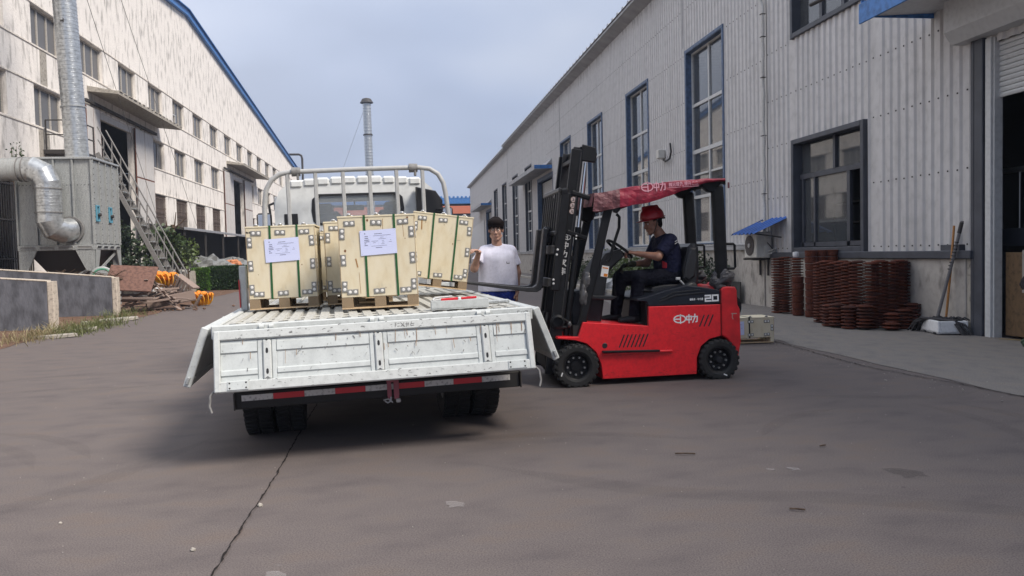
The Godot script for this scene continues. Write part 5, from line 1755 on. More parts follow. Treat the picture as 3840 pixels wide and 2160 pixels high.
	for q in [[V(8.085, gy(8) + 1.66, -10.72), V(7.86, 0.30, -10.95), "mop_pole", "grey mop with a taped handle leaning on the plinth", 0.024], [V(8.09, gy(8) + 1.60, -10.90), V(7.98, 0.25, -10.93), "orange_pole", "orange handled mop leaning on the plinth behind the grey one", 0.017]]:
		var mp := thing("string_mop", q[3], "mop", at(0, 0, 0))
		g = MB.new()
		g.tube(path([q[1], q[1].lerp(q[0], 0.5) + V(0, 0, 0.01), q[0]]), q[4], 9)
		part("handle", g, M[q[2]], mp)
		if q[2] == "mop_pole":
			g = MB.new()
			for k in 9: ring(g, (q[1] as Vector3).lerp(q[0], 0.5 + k * 0.035), q[0] - q[1], 0.024, 0.008, 0.006)
			ring(g, (q[1] as Vector3).lerp(q[0], 0.93), q[0] - q[1], 0.024, 0.08, 0.004)
			part("tape", g, M.dark_iron, mp)
		g = MB.new()
		if q[2] == "mop_pole":
			g.tube(path([V(7.72, 0.27, -11.15), V(7.92, 0.25, -10.62)]), 0.022, 8)
		for k in 46:
			var t := k / 45.0
			var a: Vector3 = V(7.72, 0.27, -11.15).lerp(V(7.92, 0.25, -10.62), t) if q[2] == "mop_pole" else V(7.92, 0.26, -11.0).lerp(V(8.05, 0.25, -10.72), t)
			var end := V(7.80, 0.02, -11.42) if t < 0.25 else (V(8.02, 0.02, -10.55) if t > 0.7 else a + V(0.12, -0.06, 0.0))
			end += V(rng.randf_range(-0.07, 0.09), rng.randf_range(0.0, 0.03), rng.randf_range(-0.1, 0.06))
			if q[2] != "mop_pole": end = a + V(rng.randf_range(-0.1, 0.14), -0.05 + rng.randf_range(-0.02, 0.04), rng.randf_range(-0.15, 0.12))
			var m := (a + end) * 0.5 + V(rng.randf_range(-0.05, 0.02), 0.05, rng.randf_range(-0.03, 0.03))
			g.tube(path([a, m, end]), 0.013, 5)
		part("mop_head", g, M.mop_cloth, mp)
	# small crate on the ground behind the forklift
	crate("small_crate", "small low plywood crate on the ground behind the forklift", Transform3D(Basis(Vector3.UP, -0.02), V(4.77, gy(4.8) + 0.012, -10.80)), V(0.68, 0.27, 0.42), 0.075, 1, M.black_strap, 3)
	# bits leaning behind the forklift
	g = MB.new()
	g.bx(Vector3.ZERO, V(0.62, 0.5, 0.03), 0.005)
	tag(part("leaning_sheet", g, mat("panel_dark", 0.05, 0.048, 0.046, 0.8, {t = "grime", s = 2.0}), self, Transform3D(Basis(Vector3.UP, -PI / 2 + 0.06) * Basis(V(1, 0, 0), -0.05), V(7.96, 0.33, -18.6))), "dark grey panel leaning on the plinth below the air conditioner", "panel")
	g = MB.new()
	g.bx(Vector3.ZERO, V(0.5, 0.02, 0.28), 0.004)
	tag(part("dark_scrap", g, M.dark_iron, self, Transform3D(Basis(Vector3.UP, 0.3) * Basis(V(0, 0, 1), 0.5), V(5.5, 0.14, -12.4))), "bent dark scrap sheet lying behind the small crate", "scrap")
	# motor scooter whose tail shows past the forklift
	var sc := thing("motor_scooter", "parked motor scooter mostly hidden behind the forklift, white tail and red light showing", "scooter", at(5.05, gy(5), -14.1, 1.9))
	g = MB.new()
	g.lump(V(0, 0.72, -0.05), V(0.13, 0.11, 0.26), nz, 0.1, 2.0); 
	part("tail_box", g, M.ac_white, sc)
	g = MB.new()
	g.bx(V(0, 0.52, -0.16), V(0.16, 0.10, 0.1), 0.03)
	part("tail_light", g, M.lamp_red, sc)
	g = MB.new()
	g.lump(V(0, 0.55, 0.45), V(0.16, 0.14, 0.5), nz, 0.1, 2.0); g.bx(V(0, 0.3, 0.6), V(0.24, 0.08, 0.6), 0.03); g.bar(V(0, 0.35, 0.95), V(0, 0.98, 0.85), 0.12, 0.10, V(1, 0, 0), 0.03)
	part("body", g, M.black_plastic, sc)
	for z in [0.05, 1.15]:
		g = MB.new()
		g.lathe(pv([0.13, -0.04, 0.2, -0.045, 0.225, -0.02, 0.225, 0.02, 0.2, 0.045, 0.13, 0.04]), 22, Transform3D(Basis(V(0, 0, 1), PI / 2), V(0, 0.228, z)))
		part("wheel", g, M.tyre, sc)
	# yellow line by the doorway
	g = MB.new()
	var lp := [V(8.1, 0, -10.0), V(8.35, 0, -9.4), V(8.5, 0, -8.6)]
	for i in 2:
		var a: Vector3 = lp[i]
		var b: Vector3 = lp[i + 1]
		var s := V(-(b - a).z, 0, (b - a).x).normalized() * 0.04
		for e in 1: g.quad(V(a.x - s.x, gy(8) + 0.0115, a.z - s.z), V(b.x - s.x, gy(8) + 0.0115, b.z - s.z), V(b.x + s.x, gy(8) + 0.0115, b.z + s.z), V(a.x + s.x, gy(8) + 0.0115, a.z + s.z), Vector3.UP)
	struct("pavement_line", g, M.paint_yellow)

# ---------------------------------------------------------------- crates
var shared := {}

func label_sheet_mat() -> StandardMaterial3D:
	if M.has("label_print"): return M.label_print
	var im := Image.create(420, 290, false, Image.FORMAT_RGB8)
	im.fill(Color(0.78, 0.80, 0.92))
	var ink := Color(0.22, 0.23, 0.32)
	var r := RandomNumberGenerator.new()
	r.seed = 5
	var word := func(x: float, y: float, w: float, h: float, c: Color):
		var px := int(x * 420)
		while px < int((x + w) * 420):
			var l := r.randi_range(3, 7)
			im.fill_rect(Rect2i(px, int(y * 290) + r.randi_range(0, 1), l, int(h * 290)), c)
			if r.randf() < 0.5: im.fill_rect(Rect2i(px + 1, int(y * 290) + 2, maxi(1, l - 2), 2), Color(0.5, 0.53, 0.68))
			px += l + r.randi_range(1, 2)
	im.fill_rect(Rect2i(52, 30, 12, 13), ink); im.fill_rect(Rect2i(55, 34, 6, 4), Color(0.7, 0.74, 0.9))
	word.call(0.40, 0.145, 0.20, 0.028, ink)
	for i in 6: word.call(0.13 - (0.015 if i > 1 else 0.0), 0.225 + 0.072 * i, [0.08, 0.09, 0.14, 0.14, 0.04, 0.09][i], 0.032, ink)
	for q in [[0.37, 0.225, 0.48], [0.55, 0.30, 0.10], [0.51, 0.365, 0.20], [0.31, 0.44, 0.17], [0.60, 0.435, 0.05], [0.83, 0.43, 0.025], [0.35, 0.505, 0.08], [0.60, 0.505, 0.05], [0.79, 0.50, 0.08], [0.58, 0.565, 0.09], [0.30, 0.635, 0.42]]: word.call(q[0], q[1], q[2], 0.022, Color(0.36, 0.38, 0.5))
	word.call(0.42, 0.70, 0.17, 0.034, ink)
	for i in 8: im.fill_rect(Rect2i(26, int((0.21 + 0.072 * i) * 290), 365, 1), Color(0.62, 0.65, 0.82))
	for x in [0.28, 0.5, 0.74]: im.fill_rect(Rect2i(int(x * 420), 60, 1, 120), Color(0.62, 0.65, 0.82))
	for p in [Vector2i(10, 12), Vector2i(402, 12), Vector2i(12, 272), Vector2i(402, 274)]: im.fill_rect(Rect2i(p.x, p.y, 6, 5), Color(0.45, 0.47, 0.6))
	var m := mat("label_print", 1, 1, 1, 0.6)
	m.albedo_texture = ImageTexture.create_from_image(im)
	m.albedo_color = Color(1, 1, 1)
	return m

func clip_meshes() -> void:
	if shared.has("clip"): return
	var g := MB.new()
	g.prism(pv([-0.044, -0.021, -0.004, -0.021, 0.0, -0.016, 0.004, -0.021, 0.044, -0.021, 0.044, 0.021, 0.004, 0.021, 0.0, 0.016, -0.004, 0.021, -0.044, 0.021]), 0.0, 0.006, Transform3D(), 0.002)
	shared.clip = g.mesh()
	g = MB.new()
	for s in [-0.021, 0.021]: g.lathe(pv([0.0, 0.0085, 0.010, 0.008, 0.0125, 0.0062]), 12, Transform3D(Basis(V(1, 0, 0), PI / 2), V(s, 0, 0)))
	shared.rivet = g.mesh()
	g = MB.new()
	g.tube(path([V(-0.035, 0.0, -0.02), V(-0.012, 0.014, -0.018), V(0.012, 0.014, -0.018), V(0.035, 0.0, -0.02)]), 0.006, 6)
	g.ball(V(0, 0.018, -0.012), V(0.018, 0.012, 0.018), 8, 6)
	shared.catch = g.mesh()
	if not M.has("rivet_white"): mat("rivet_white", 0.70, 0.69, 0.66, 0.4)

# origin of xf: middle of the pallet's underside; size: width, height without pallet, depth
func crate(called: String, label: String, xf: Transform3D, size: Vector3, ph: float, sheet := 0, strap: Material = null, ncols := 3, group := "") -> Node3D:
	clip_meshes()
	var c := thing(called, label, "crate", xf, group)
	var w := size.x
	var h := size.y
	var d := size.z
	var t := 0.014
	var mid := ph + h * 0.5
	for q in [[V(0, mid, d * 0.5 - t * 0.5), V(w, h, t)], [V(0, mid, -d * 0.5 + t * 0.5), V(w, h, t)], [V(w * 0.5 - t * 0.5 - 0.003, mid - 0.003, 0), V(t, h - 0.012, d - 2 * t)], [V(-w * 0.5 + t * 0.5 + 0.003, mid - 0.003, 0), V(t, h - 0.012, d - 2 * t)], [V(0, ph + h + t * 0.5, 0), V(w + 0.008, t, d + 0.008)]]:
		var g := MB.new()
		g.bx(q[0], q[1], 0.002)
		part("panel", g, M.plywood, c)
	for s in [-1, 1]:
		var gg := MB.new()
		gg.bx(V(s * (w * 0.5 - 0.0035), mid, d * 0.5 + 0.0006), V(0.004, h - 0.01, 0.0012))
		part("panel_edge", gg, M.ply_edge, c)
	# clips round the front panel
	var n := ncols
	for i in n:
		var fx := lerpf(-w * 0.35, w * 0.345, i / (n - 1.0))
		for s in [0, 1]:
			var k := inst("clip", shared.clip, M.clip_steel, c, Transform3D(Basis(V(0, 0, 1), rng.randf_range(-0.05, 0.05)), V(fx, ph + (h - 0.045 if s else 0.042), d * 0.5)))
			inst("rivet", shared.rivet, M.rivet_white, k)
			if s and n > 2: inst("catch", shared.catch, M.steel if h > 0.4 else M.clip_steel, k, Transform3D(Basis(), V(0, 0.052, 0.0)))
		if h < 0.4 and i > 0 and i < n - 1: continue
	for i in (3 if h > 0.4 else 1):
		var fy: float = ph + h * ([0.80, 0.47, 0.135][i] if h > 0.4 else 0.5)
		for s in [-1.0, 1.0]:
			var k := inst("clip", shared.clip, M.clip_steel, c, Transform3D(Basis(V(0, 0, 1), PI / 2 + rng.randf_range(-0.05, 0.05)), V(s * (w * 0.5 - 0.03), fy, d * 0.5)))
			inst("rivet", shared.rivet, M.rivet_white, k)
			for e in [-1.0, 1.0]:
				if h > 0.4:
					var k2 := inst("clip", shared.clip, M.clip_steel, c, Transform3D(Basis(V(0, 1, 0), s * PI / 2) * Basis(V(0, 0, 1), PI / 2), V(s * (w * 0.5 - 0.003), fy, e * (d * 0.5 - 0.05))))
					inst("rivet", shared.rivet, M.rivet_white, k2)
	# two straps right round
	var sx := [-0.14 * w - 0.01, 0.235 * w] if n > 2 else [0.0]
	if h < 0.4: sx = [-0.02]
	for x in sx:
		var g := MB.new()
		var lean := rng.randf_range(-0.006, 0.006)
		g.bar(V(x + lean, ph - 0.004, d * 0.5 + 0.0045), V(x - lean, ph + h + 0.016, d * 0.5 + 0.0045), 0.017 if h > 0.4 else 0.02, 0.002, V(1, 0, 0))
		g.bar(V(x + lean, ph - 0.004, -d * 0.5 - 0.0045), V(x - lean, ph + h + 0.016, -d * 0.5 - 0.0045), 0.017, 0.002, V(1, 0, 0))
		g.bx(V(x, ph + h + 0.0165, 0), V(0.017 if h > 0.4 else 0.02, 0.002, d + 0.012)); g.bx(V(x, ph - 0.004, 0), V(0.017, 0.002, d + 0.012))
		part("strap", g, M.green_strap if strap == null else strap, c)
	if sheet > 0:
		var g := MB.new()
		var sw := 0.285 if h > 0.4 else 0.20
		var shh := 0.197 if h > 0.4 else 0.19
		var cx := 0.012 * w if h > 0.4 else -0.20
		var cy := ph + h * (0.69 if h > 0.4 else 0.52)
		var z := d * 0.5 + 0.0068
		var tl := 0.012
		g.sheet(V(cx - sw * 0.5, cy + shh * 0.5 - tl, z), V(cx + sw * 0.5, cy + shh * 0.5, z + 0.001), V(cx + sw * 0.5 + 0.004, cy - shh * 0.5, z + 0.001), V(cx - sw * 0.5 + 0.004, cy - shh * 0.5 - tl, z), V(0, 0, 1))
		g.bx(V(cx, cy, z - 0.0012), V(sw - 0.01, shh - 0.02, 0.001))
		part("label_sheet", g, label_sheet_mat(), c)
	# pallet: nine chipboard blocks on thin runners
	for i in 3:
		for j in 3:
			if h < 0.4 and i == 1: continue
			var g := MB.new()
			var bw := 0.088 if h > 0.4 else 0.05
			g.bx(V((i - 1) * (w * 0.5 - bw * 0.5), ph * 0.5 + 0.006, (j - 1) * (d * 0.5 - 0.045)), V(bw, ph - 0.012, 0.085), 0.002)
			part("block", g, M.chipboard if h > 0.4 else M.plywood, c)
	for j in 3:
		var g := MB.new()
		g.bx(V(0, 0.006, (j - 1) * (d * 0.5 - 0.045)), V(w, 0.011, 0.088), 0.001)
		part("runner", g, M.pale_wood, c)
	for j in 2:
		var g := MB.new()
		g.bx(V((j - 0.5) * 0.2, ph - 0.004, 0), V(0.09, 0.008, d - 0.02))
		part("deck_board", g, M.pale_wood, c)
	return c

func knots(c: Node3D, list: Array, z: float) -> void:
	for q in list:
		var g := MB.new()
		g.prism(pv([0, -q[2] * 1.35, q[2], 0, 0, q[2] * 1.35, -q[2], 0]), 0.0, 0.0014, Transform3D(Basis(), V(q[0], q[1], z)))
		part("knot", g, M.knot, c)

func run_marks(c: Node3D, list: Array, z: float) -> void:
	if not M.has("rust_run"): mat("rust_run", 0.30, 0.16, 0.055, 0.85)
	for q in list:
		var g := MB.new()
		g.bar(V(q[0], q[1], z + 0.0006), V(q[2], q[3], z + 0.0006), q[4], 0.0012, V(1, 0, 0))
		part("rust_run", g, M.rust_run, c)

func truck_xf() -> Transform3D:
	return Transform3D(Basis(Vector3.UP, deg_to_rad(4.6)) * Basis(V(0, 0, 1), deg_to_rad(1.3)), V(-0.15, -0.005, -5.66))

func crates() -> void:
	var t := truck_xf()
	var gr := "plywood crates loaded from the forklift"
	var D := 0.978
	var a := crate("plywood_crate", "left plywood crate on the truck bed, with a paper sheet and white metal clips", t * at(-0.725, D, -1.71, -0.06), V(0.575, 0.605, 0.52), 0.092, 1, null, 3, gr)
	knots(a, [[0.115, 0.55, 0.005], [0.165, 0.37, 0.005], [-0.2, 0.30, 0.003], [0.24, 0.13, 0.005]], 0.26)
	var b := crate("plywood_crate", "middle plywood crate nearest the tailgate, tallest, with a paper sheet and a dark knot", t * at(0.07, D, -1.09, -0.10), V(0.605, 0.63, 0.58), 0.095, 1, null, 3, gr)
	knots(b, [[-0.255, 0.465, 0.010], [0.22, 0.545, 0.004], [-0.07, 0.70, 0.009], [0.05, 0.16, 0.004], [0.245, 0.71, 0.008]], 0.29)
	run_marks(b, [[-0.176, 0.40, -0.163, 0.33, 0.010], [-0.155, 0.29, -0.15, 0.12, 0.003], [0.035, 0.70, 0.033, 0.64, 0.004], [0.05, 0.71, 0.048, 0.62, 0.003], [0.205, 0.70, 0.21, 0.56, 0.003]], 0.29)
	var g := MB.new()
	g.bar(V(0.20, 0.727, 0.24), V(0.30, 0.731, 0.27), 0.03, 0.006, V(0, 0, 1))
	part("red_strip", g, M.tape_red, b)
	var m := crate("plywood_crate", "crate standing behind the gap between the left and the middle crate", t * at(-0.10, D, -1.86, 0.02), V(0.57, 0.635, 0.56), 0.085, 0, null, 3, gr)
	crate("plywood_crate", "hindmost crate on the bed, only a narrow strip of it showing", t * at(-0.22, D, -2.66, 0.03), V(0.55, 0.575, 0.56), 0.085, 0, null, 3, gr)
	var r := crate("plywood_crate", "tilted plywood crate raised on the forklift's forks", Transform3D(Basis(V(0, 0, 1), deg_to_rad(-7.3)), V(0.313, 1.060, -8.27)), V(0.595, 0.635, 0.55), 0.085, 0, null, 3, gr)
	knots(r, [[0.115, 0.45, 0.006], [0.012, 0.63, 0.004], [0.09, 0.55, 0.002]], 0.275)
	run_marks(r, [[-0.215, 0.70, -0.205, 0.56, 0.012], [-0.175, 0.70, -0.17, 0.63, 0.004], [0.265, 0.64, 0.26, 0.60, 0.006]], 0.275)
	g = MB.new()
	g.strokes([[0.0, 0.0, 0.3, 0.05], [0.4, 0.1, 0.5, 0.0], [0.6, 0.05, 0.9, 0.1]], Transform3D(Basis(), V(0.13, 0.49, 0.275)), Vector2(0.06, 0.03), 0.003)
	part("pencil_mark", g, M.worn_ink, r)
	g = MB.new()
	g.strokes([[0, 0, 0, 1, 0.12, 0, 0.12, 1], [0.22, 0, 0.22, 0.7, 0.34, 0.7, 0.34, 0, 0.22, 0], [0.5, 0.5, 0.6, 1, 0.7, 0.5, 0.5, 0, 0.7, 0], [0.85, 0, 1, 0, 1, 0.8, 0.85, 0.8]], Transform3D(Basis(), V(-0.28, 0.655, 0.26)), Vector2(0.045, 0.013), 0.0035)
	part("stencil_mark", g, M.ink, a)

# ---------------------------------------------------------------- truck
func wheel_mesh(r: float, w: float, lugs: int, lug_h := 0.012) -> ArrayMesh:
	var g := MB.new()
	var h := w * 0.5
	g.lathe(pv([r * 0.58, -h * 0.8, r * 0.70, -h * 0.98, r * 0.88, -h, r * 0.965, -h * 0.86, r * 0.985, -h * 0.6, r * 0.985, h * 0.6, r * 0.965, h * 0.86, r * 0.88, h, r * 0.70, h * 0.98, r * 0.58, h * 0.8]), 40)
	for k in lugs:
		var t := TAU * k / lugs
		for s in [-1.0, 1.0]:
			var tt: float = t + (PI / lugs if s > 0.0 else 0.0)
			var b := Basis(Vector3.UP, -tt)
			g.box(Transform3D(b * Basis(V(1, 0, 0), s * 0.22), b * V(r * 0.975, s * h * 0.50, 0)), V(0.05 * r / 0.2 * 0.5 + lug_h, h * 0.84, TAU * r / lugs * 0.56), 0.004)
			g.box(Transform3D(b, b * V(r * 0.93, s * h * 0.96, 0)), V(r * 0.075, 0.009, TAU * r / lugs * 0.5), 0.003)
	return g.mesh()

func truck() -> void:
	var t := thing("flatbed_truck", "white light flatbed truck seen from behind, tailgate and side gates dropped", "truck", truck_xf())
	var g := MB.new()
	# deck: frame, floor and lengthwise ribs
	g.bx(V(-0.02, 0.925, -0.03), V(2.22, 0.095, 0.06), 0.008)
	for s in [-1.0, 1.0]: g.bx(V(-0.02 + s * 1.09, 0.925, -2.1), V(0.05, 0.092, 4.08), 0.008)
	g.bx(V(-0.02, 0.925, -4.17), V(2.22, 0.095, 0.06), 0.008)
	part("deck_frame", g, M.truck_rail, t)
	g = MB.new()
	g.bx(V(-0.02, 0.935, -2.1), V(2.12, 0.02, 4.06))
	part("deck_floor", g, mat("deck_valley", 0.24, 0.232, 0.205, 0.85, {t = "grime", s = 3.0}), t)
	var sm := MB.new()
	sm.prism(pv([-0.040, 0.0, -0.032, 0.016, 0.032, 0.016, 0.040, 0.0]), -2.02, 2.02, Transform3D(), 0.0)
	var slat := sm.mesh()
	for k in 20:
		inst("deck_slat", slat, M.deck_paint, t, Transform3D(Basis(), V(-1.04 + k * 0.1075, 0.9455, -2.1)))
	var cm := MB.new()
	cm.bx(Vector3.ZERO, V(0.07, 0.012, 0.05), 0.003)
	var cross := cm.mesh()
	for k in 19:
		for j in 3: inst("deck_rung", cross, M.deck_paint, t, Transform3D(Basis(), V(-0.987 + k * 0.1075, 0.951, -0.16 - j * 0.24 - 0.02 * ((k * 5) % 4))))
	var dm := MB.new()
	dm.bx(Vector3.ZERO, V(0.060, 0.004, 0.014))
	var dmesh := dm.mesh()
	for k in 19: inst("drain_slot", dmesh, M.dark_void, t, Transform3D(Basis(), V(-0.987 + k * 0.1075, 0.9735, -0.058)))
	# hinges
	for x in [-0.77, -0.03, 0.725]:
		g = MB.new()
		for s in [-0.032, 0.032]: g.tube(path([V(x + s - 0.016, 0.948, 0.012), V(x + s + 0.016, 0.948, 0.012)]), 0.017, 10)
		g.bx(V(x, 0.948, 0.010), V(0.032, 0.030, 0.012), 0.003)
		part("hinge", g, M.truck_rail, t)
	# tailgate, hanging a little away from the sill
	var gate := Node3D.new()
	gate.name = "tailgate"
	t.add_child(gate)
	gate.transform = Transform3D(Basis(V(1, 0, 0), -deg_to_rad(15.5)), V(-0.025, 0.932, 0.022))
	var H := 0.412
	var W := 2.17
	g = MB.new()
	g.bx(V(0, -H * 0.5, 0.0), V(W - 0.02, H - 0.02, 0.012))
	part("sheet", g, M.truck_white, gate)
	for q in [[-0.033, 0.066, 0.018], [-H + 0.036, 0.072, 0.018]]:
		g = MB.new()
		g.bx(V(0, q[0], 0.014), V(W, q[1], 0.034), 0.007)
		part("rail", g, M.truck_rail, gate)
	for s in [-1.0, 1.0]:
		g = MB.new()
		g.bx(V(s * (W * 0.5 - 0.021), -H * 0.5, 0.012), V(0.042, H, 0.046), 0.007)
		part("stile", g, M.truck_rail, gate)
		g = MB.new()
		g.bx(V(s * (W * 0.5 - 0.15 if s < 0 else W * 0.5 - 0.13), -H + 0.040, 0.0335), V(0.135, 0.058, 0.006), 0.003)
		part("corner_plate", g, M.truck_white, gate)
		g = MB.new()
		for e in [[-0.052, 0.018], [0.052, 0.018], [-0.052, -0.016], [0.052, -0.016]]: g.ball(V(s * (W * 0.5 - 0.15 if s < 0 else W * 0.5 - 0.13) + e[0], -H + 0.04 + e[1], 0.037), V(0.006, 0.006, 0.004), 8, 4)
		part("bolt", g, M.dark_iron, gate)
	var posts := [-0.745, -0.005, 0.745]
	for x in posts:
		g = MB.new()
		g.bx(V(x, -H * 0.5 - 0.003, 0.014), V(0.056, H - 0.145, 0.028), 0.008)
		var pn := part("post", g, M.truck_rail, gate)
		for y in [-0.15, -0.29]:
			g = MB.new()
			var po := PackedVector2Array()
			for j in 14: po.append(Vector2(0.0085 * cos(TAU * j / 14), 0.014 * sin(TAU * j / 14) + (0.005 if j > 0 and j < 7 else -0.005)))
			g.prism(po, 0.0, 0.0015, Transform3D(Basis(), V(x, y, 0.0275)))
			part("slot", g, M.dark_void, pn)
		g = MB.new()
		for y in [-0.0745, -H + 0.0795]: g.prism(pv([-0.013, 0, 0.013, 0, 0.0, (-0.008 if y > -0.2 else 0.008)]), 0.0, 0.0015, Transform3D(Basis(), V(x, y, 0.0277)))
		stuff(part("notch", g, M.dark_void, pn))
		for s in [-1.0, 1.0]:
			g = MB.new()
			g.bx(V(x + s * 0.046, -H * 0.5, 0.009), V(0.030, H - 0.14, 0.008), 0.003)
			part("flange", g, M.truck_white, gate)
	var xs := [-W * 0.5 + 0.044, -0.745, -0.005, 0.745, W * 0.5 - 0.044]
	for i in 4:
		var xa: float = xs[i] + (0.064 if i > 0 else 0.0)
		var xb: float = xs[i + 1] - (0.064 if i < 3 else 0.0)
		g = MB.new()
		g.prism(pv([0.0, -0.068, 0.008, -0.068, 0.008, -0.085, 0.013, -0.089, 0.015, -0.148, 0.004, -0.156, 0.003, -0.262, 0.013, -0.272, 0.014, -0.300, 0.004, -0.308, 0.004, -0.339, 0.0, -0.339]), -xb, -xa, Transform3D(Basis(V(0, 0, 1), V(0, 1, 0), V(-1, 0, 0)), V(0, 0, 0.004)), 0.0)
		part("panel", g, M.truck_white, gate)
	g = MB.new()
	g.strokes([[0, 0.1, 0.04, 0.9], [0, 0.9, 0.08, 0.9], [0.0, 0.5, 0.07, 0.5], [0.14, 0.8, 0.22, 0.8], [0.13, 0.2, 0.22, 0.25], [0.30, 0.9, 0.44, 0.2], [0.36, 0.3, 0.46, 0.85], [0.40, 0.4, 0.5, 0.1], [0.58, 0.1, 0.62, 0.9], [0.54, 0.6, 0.7, 0.55], [0.66, 0.2, 0.7, 0.8], [0.8, 0.3, 0.85, 0.9], [0.86, 0.6, 0.98, 0.62], [0.82, 0.2, 0.96, 0.25]], Transform3D(Basis(), V(0.115, -0.052, 0.031)), Vector2(0.135, 0.036), 0.0045)
	part("worn_lettering", g, M.worn_ink, gate)
	g = MB.new()
	for k in 120:     # chips, scratches and rust nicks, mostly along the rails
		var u := rng.randf()
		var y := -0.033 + rng.randf_range(-0.032, 0.032) if u < 0.4 else (-H + 0.036 + rng.randf_range(-0.034, 0.034) if u < 0.75 else rng.randf_range(-H + 0.09, -0.08))
		var z := 0.0316 if u < 0.75 else 0.0215
		var l := rng.randf_range(0.004, 0.022)
		var a := rng.randf_range(-0.5, 0.5) if u < 0.75 else rng.randf_range(0.6, 2.4)
		g.strokes([[0.0, 0.0, cos(a) * 0.6, sin(a) * 0.7 + 0.1, cos(a), sin(a)]], Transform3D(Basis(), V(rng.randf_range(-W * 0.48, W * 0.48), y, z)), Vector2(l, l), rng.randf_range(0.0015, 0.006), 0.0004)
	stuff(part("paint_chip", g, M.worn_ink, gate))
	g = MB.new()
	for k in 26:
		var l := rng.randf_range(0.02, 0.09)
		g.strokes([[0.0, 0.0, rng.randf_range(-0.1, 0.1), -1.0]], Transform3D(Basis(), V(rng.randf_range(-W * 0.48, W * 0.48), -0.07 if rng.randf() < 0.6 else -0.155, 0.0222)), Vector2(l, l), rng.randf_range(0.002, 0.005), 0.0004)
	var rr := mat("rust_streak", 0.27, 0.17, 0.10, 0.9)
	stuff(part("rust_streak", g, rr, gate))
	g = MB.new()
	g.strokes([[0, 0, 0, 1], [0, 1, 0.6, 1], [0, 0.5, 0.5, 0.5], [0.9, 0.5, 1.5, 0.5], [2, 1, 2, 0, 2.6, 0, 2.6, 1, 2, 1], [3.2, 0.7, 4.4, 0.7], [3.2, 0.3, 4.4, 0.3], [4.9, 0.5, 5.6, 0.55], [6.4, 0.5, 7.4, 0.5], [7.8, 0.5, 9.0, 0.5]], Transform3D(Basis(), V(-1.09, 0.895, 0.0005)), Vector2(0.016, 0.022), 0.006)
	g.strokes([[0, 0, 0, 1, 0.8, 1], [1.2, 0, 2, 0.6], [2.2, 0.2, 3.2, 0.7], [3.6, 0.9, 4.6, 0.9, 4.6, 0.1]], Transform3D(Basis(), V(0.98, 0.93, 0.0005)), Vector2(0.016, 0.018), 0.004)
	part("faded_marks", g, M.worn_ink, t)
	for s in [-1.0, 1.0]:
		g = MB.new()
		var x: float = s * (W * 0.5 + 0.008)
		g.tube(path([V(x - s * 0.05, -H + 0.012, 0.0), V(x, -H + 0.012, 0.0), V(x + s * 0.02, -H - 0.01, 0.0), V(x + s * 0.026, -H - 0.08, 0.0), V(x + s * 0.012, -H - 0.125, 0.0)]), 0.0085, 8)
		part("latch_hook", g, M.stair_paint, gate)
	# side gates, dropped and splayed outwards
	for s in [-1.0, 1.0]:
		var sg := Node3D.new()
		sg.name = "side_gate"
		t.add_child(sg, true)
		sg.transform = Transform3D(Basis(V(0, 0, 1), s * deg_to_rad(20.0)), V(-0.02 + s * 1.15, 0.952, -2.1))
		g = MB.new()
		g.bx(V(0, -0.21, 0), V(0.012, 0.40, 4.0))
		part("sheet", g, M.truck_white, sg)
		for q in [[-0.03, 0.06], [-0.385, 0.06]]:
			g = MB.new()
			g.bx(V(s * 0.008, q[0], 0), V(0.045, q[1], 4.04), 0.006)
			part("rail", g, M.truck_rail, sg)
		for z in [2.0, 1.0, 0.0, -1.0, -2.0]:
			g = MB.new()
			g.bx(V(s * 0.008, -0.208, z), V(0.05, 0.42, 0.045 if absf(z) > 1.5 else 0.06), 0.006)
			part("post", g, M.truck_rail, sg)
		for q in [[-0.10, -0.15], [-0.27, -0.31]]:
			g = MB.new()
			g.bx(V(s * 0.012, (q[0] + q[1]) * 0.5, 0), V(0.014, q[0] - q[1], 3.9), 0.004)
			part("swage", g, M.truck_white, sg)
		g = MB.new()
		g.bx(V(s * 0.01, -0.37, 2.03), V(0.02, 0.05, 0.025), 0.004)
		part("catch", g, M.galvanised, sg)
	# one stake left standing at the left edge
	g = MB.new()
	g.bx(V(-1.085, 1.165, -1.64), V(0.06, 0.39, 0.06), 0.008)
	part("stake", g, M.truck_rail, t)
	g = MB.new()
	g.bx(V(-1.118, 1.12, -1.62), V(0.006, 0.24, 0.05))
	part("reflector", g, M.tape_red, t)
	# headboard rack
	var rk := Node3D.new()
	rk.name = "headboard_rack"
	t.add_child(rk)
	g = MB.new()
	var hp := PackedVector3Array()
	for q in [[-1.085, 0.97], [-1.085, 1.8], [-1.075, 2.05], [-1.05, 2.22], [-0.98, 2.34], [-0.88, 2.405], [-0.76, 2.425], [0.0, 2.44], [0.74, 2.445], [0.88, 2.425], [0.98, 2.36], [1.04, 2.25], [1.065, 2.1], [1.085, 1.85], [1.095, 0.97]]: hp.append(V(q[0], q[1], -4.15))
	g.tube(hp, 0.029, 10)
	part("hoop", g, M.rack_grey, rk)
	for x in [-0.80, -0.48, -0.16, 0.155, 0.475, 0.79]:
		g = MB.new()
		g.bx(V(x, 1.70, -4.15), V(0.046, 1.47, 0.035), 0.008)
		part("upright", g, M.rack_grey, rk)
	for y in [1.0, 1.35]:
		g = MB.new()
		g.bx(V(0, y, -4.17), V(2.16, 0.06, 0.04), 0.008)
		part("crossbar", g, M.truck_rail, rk)
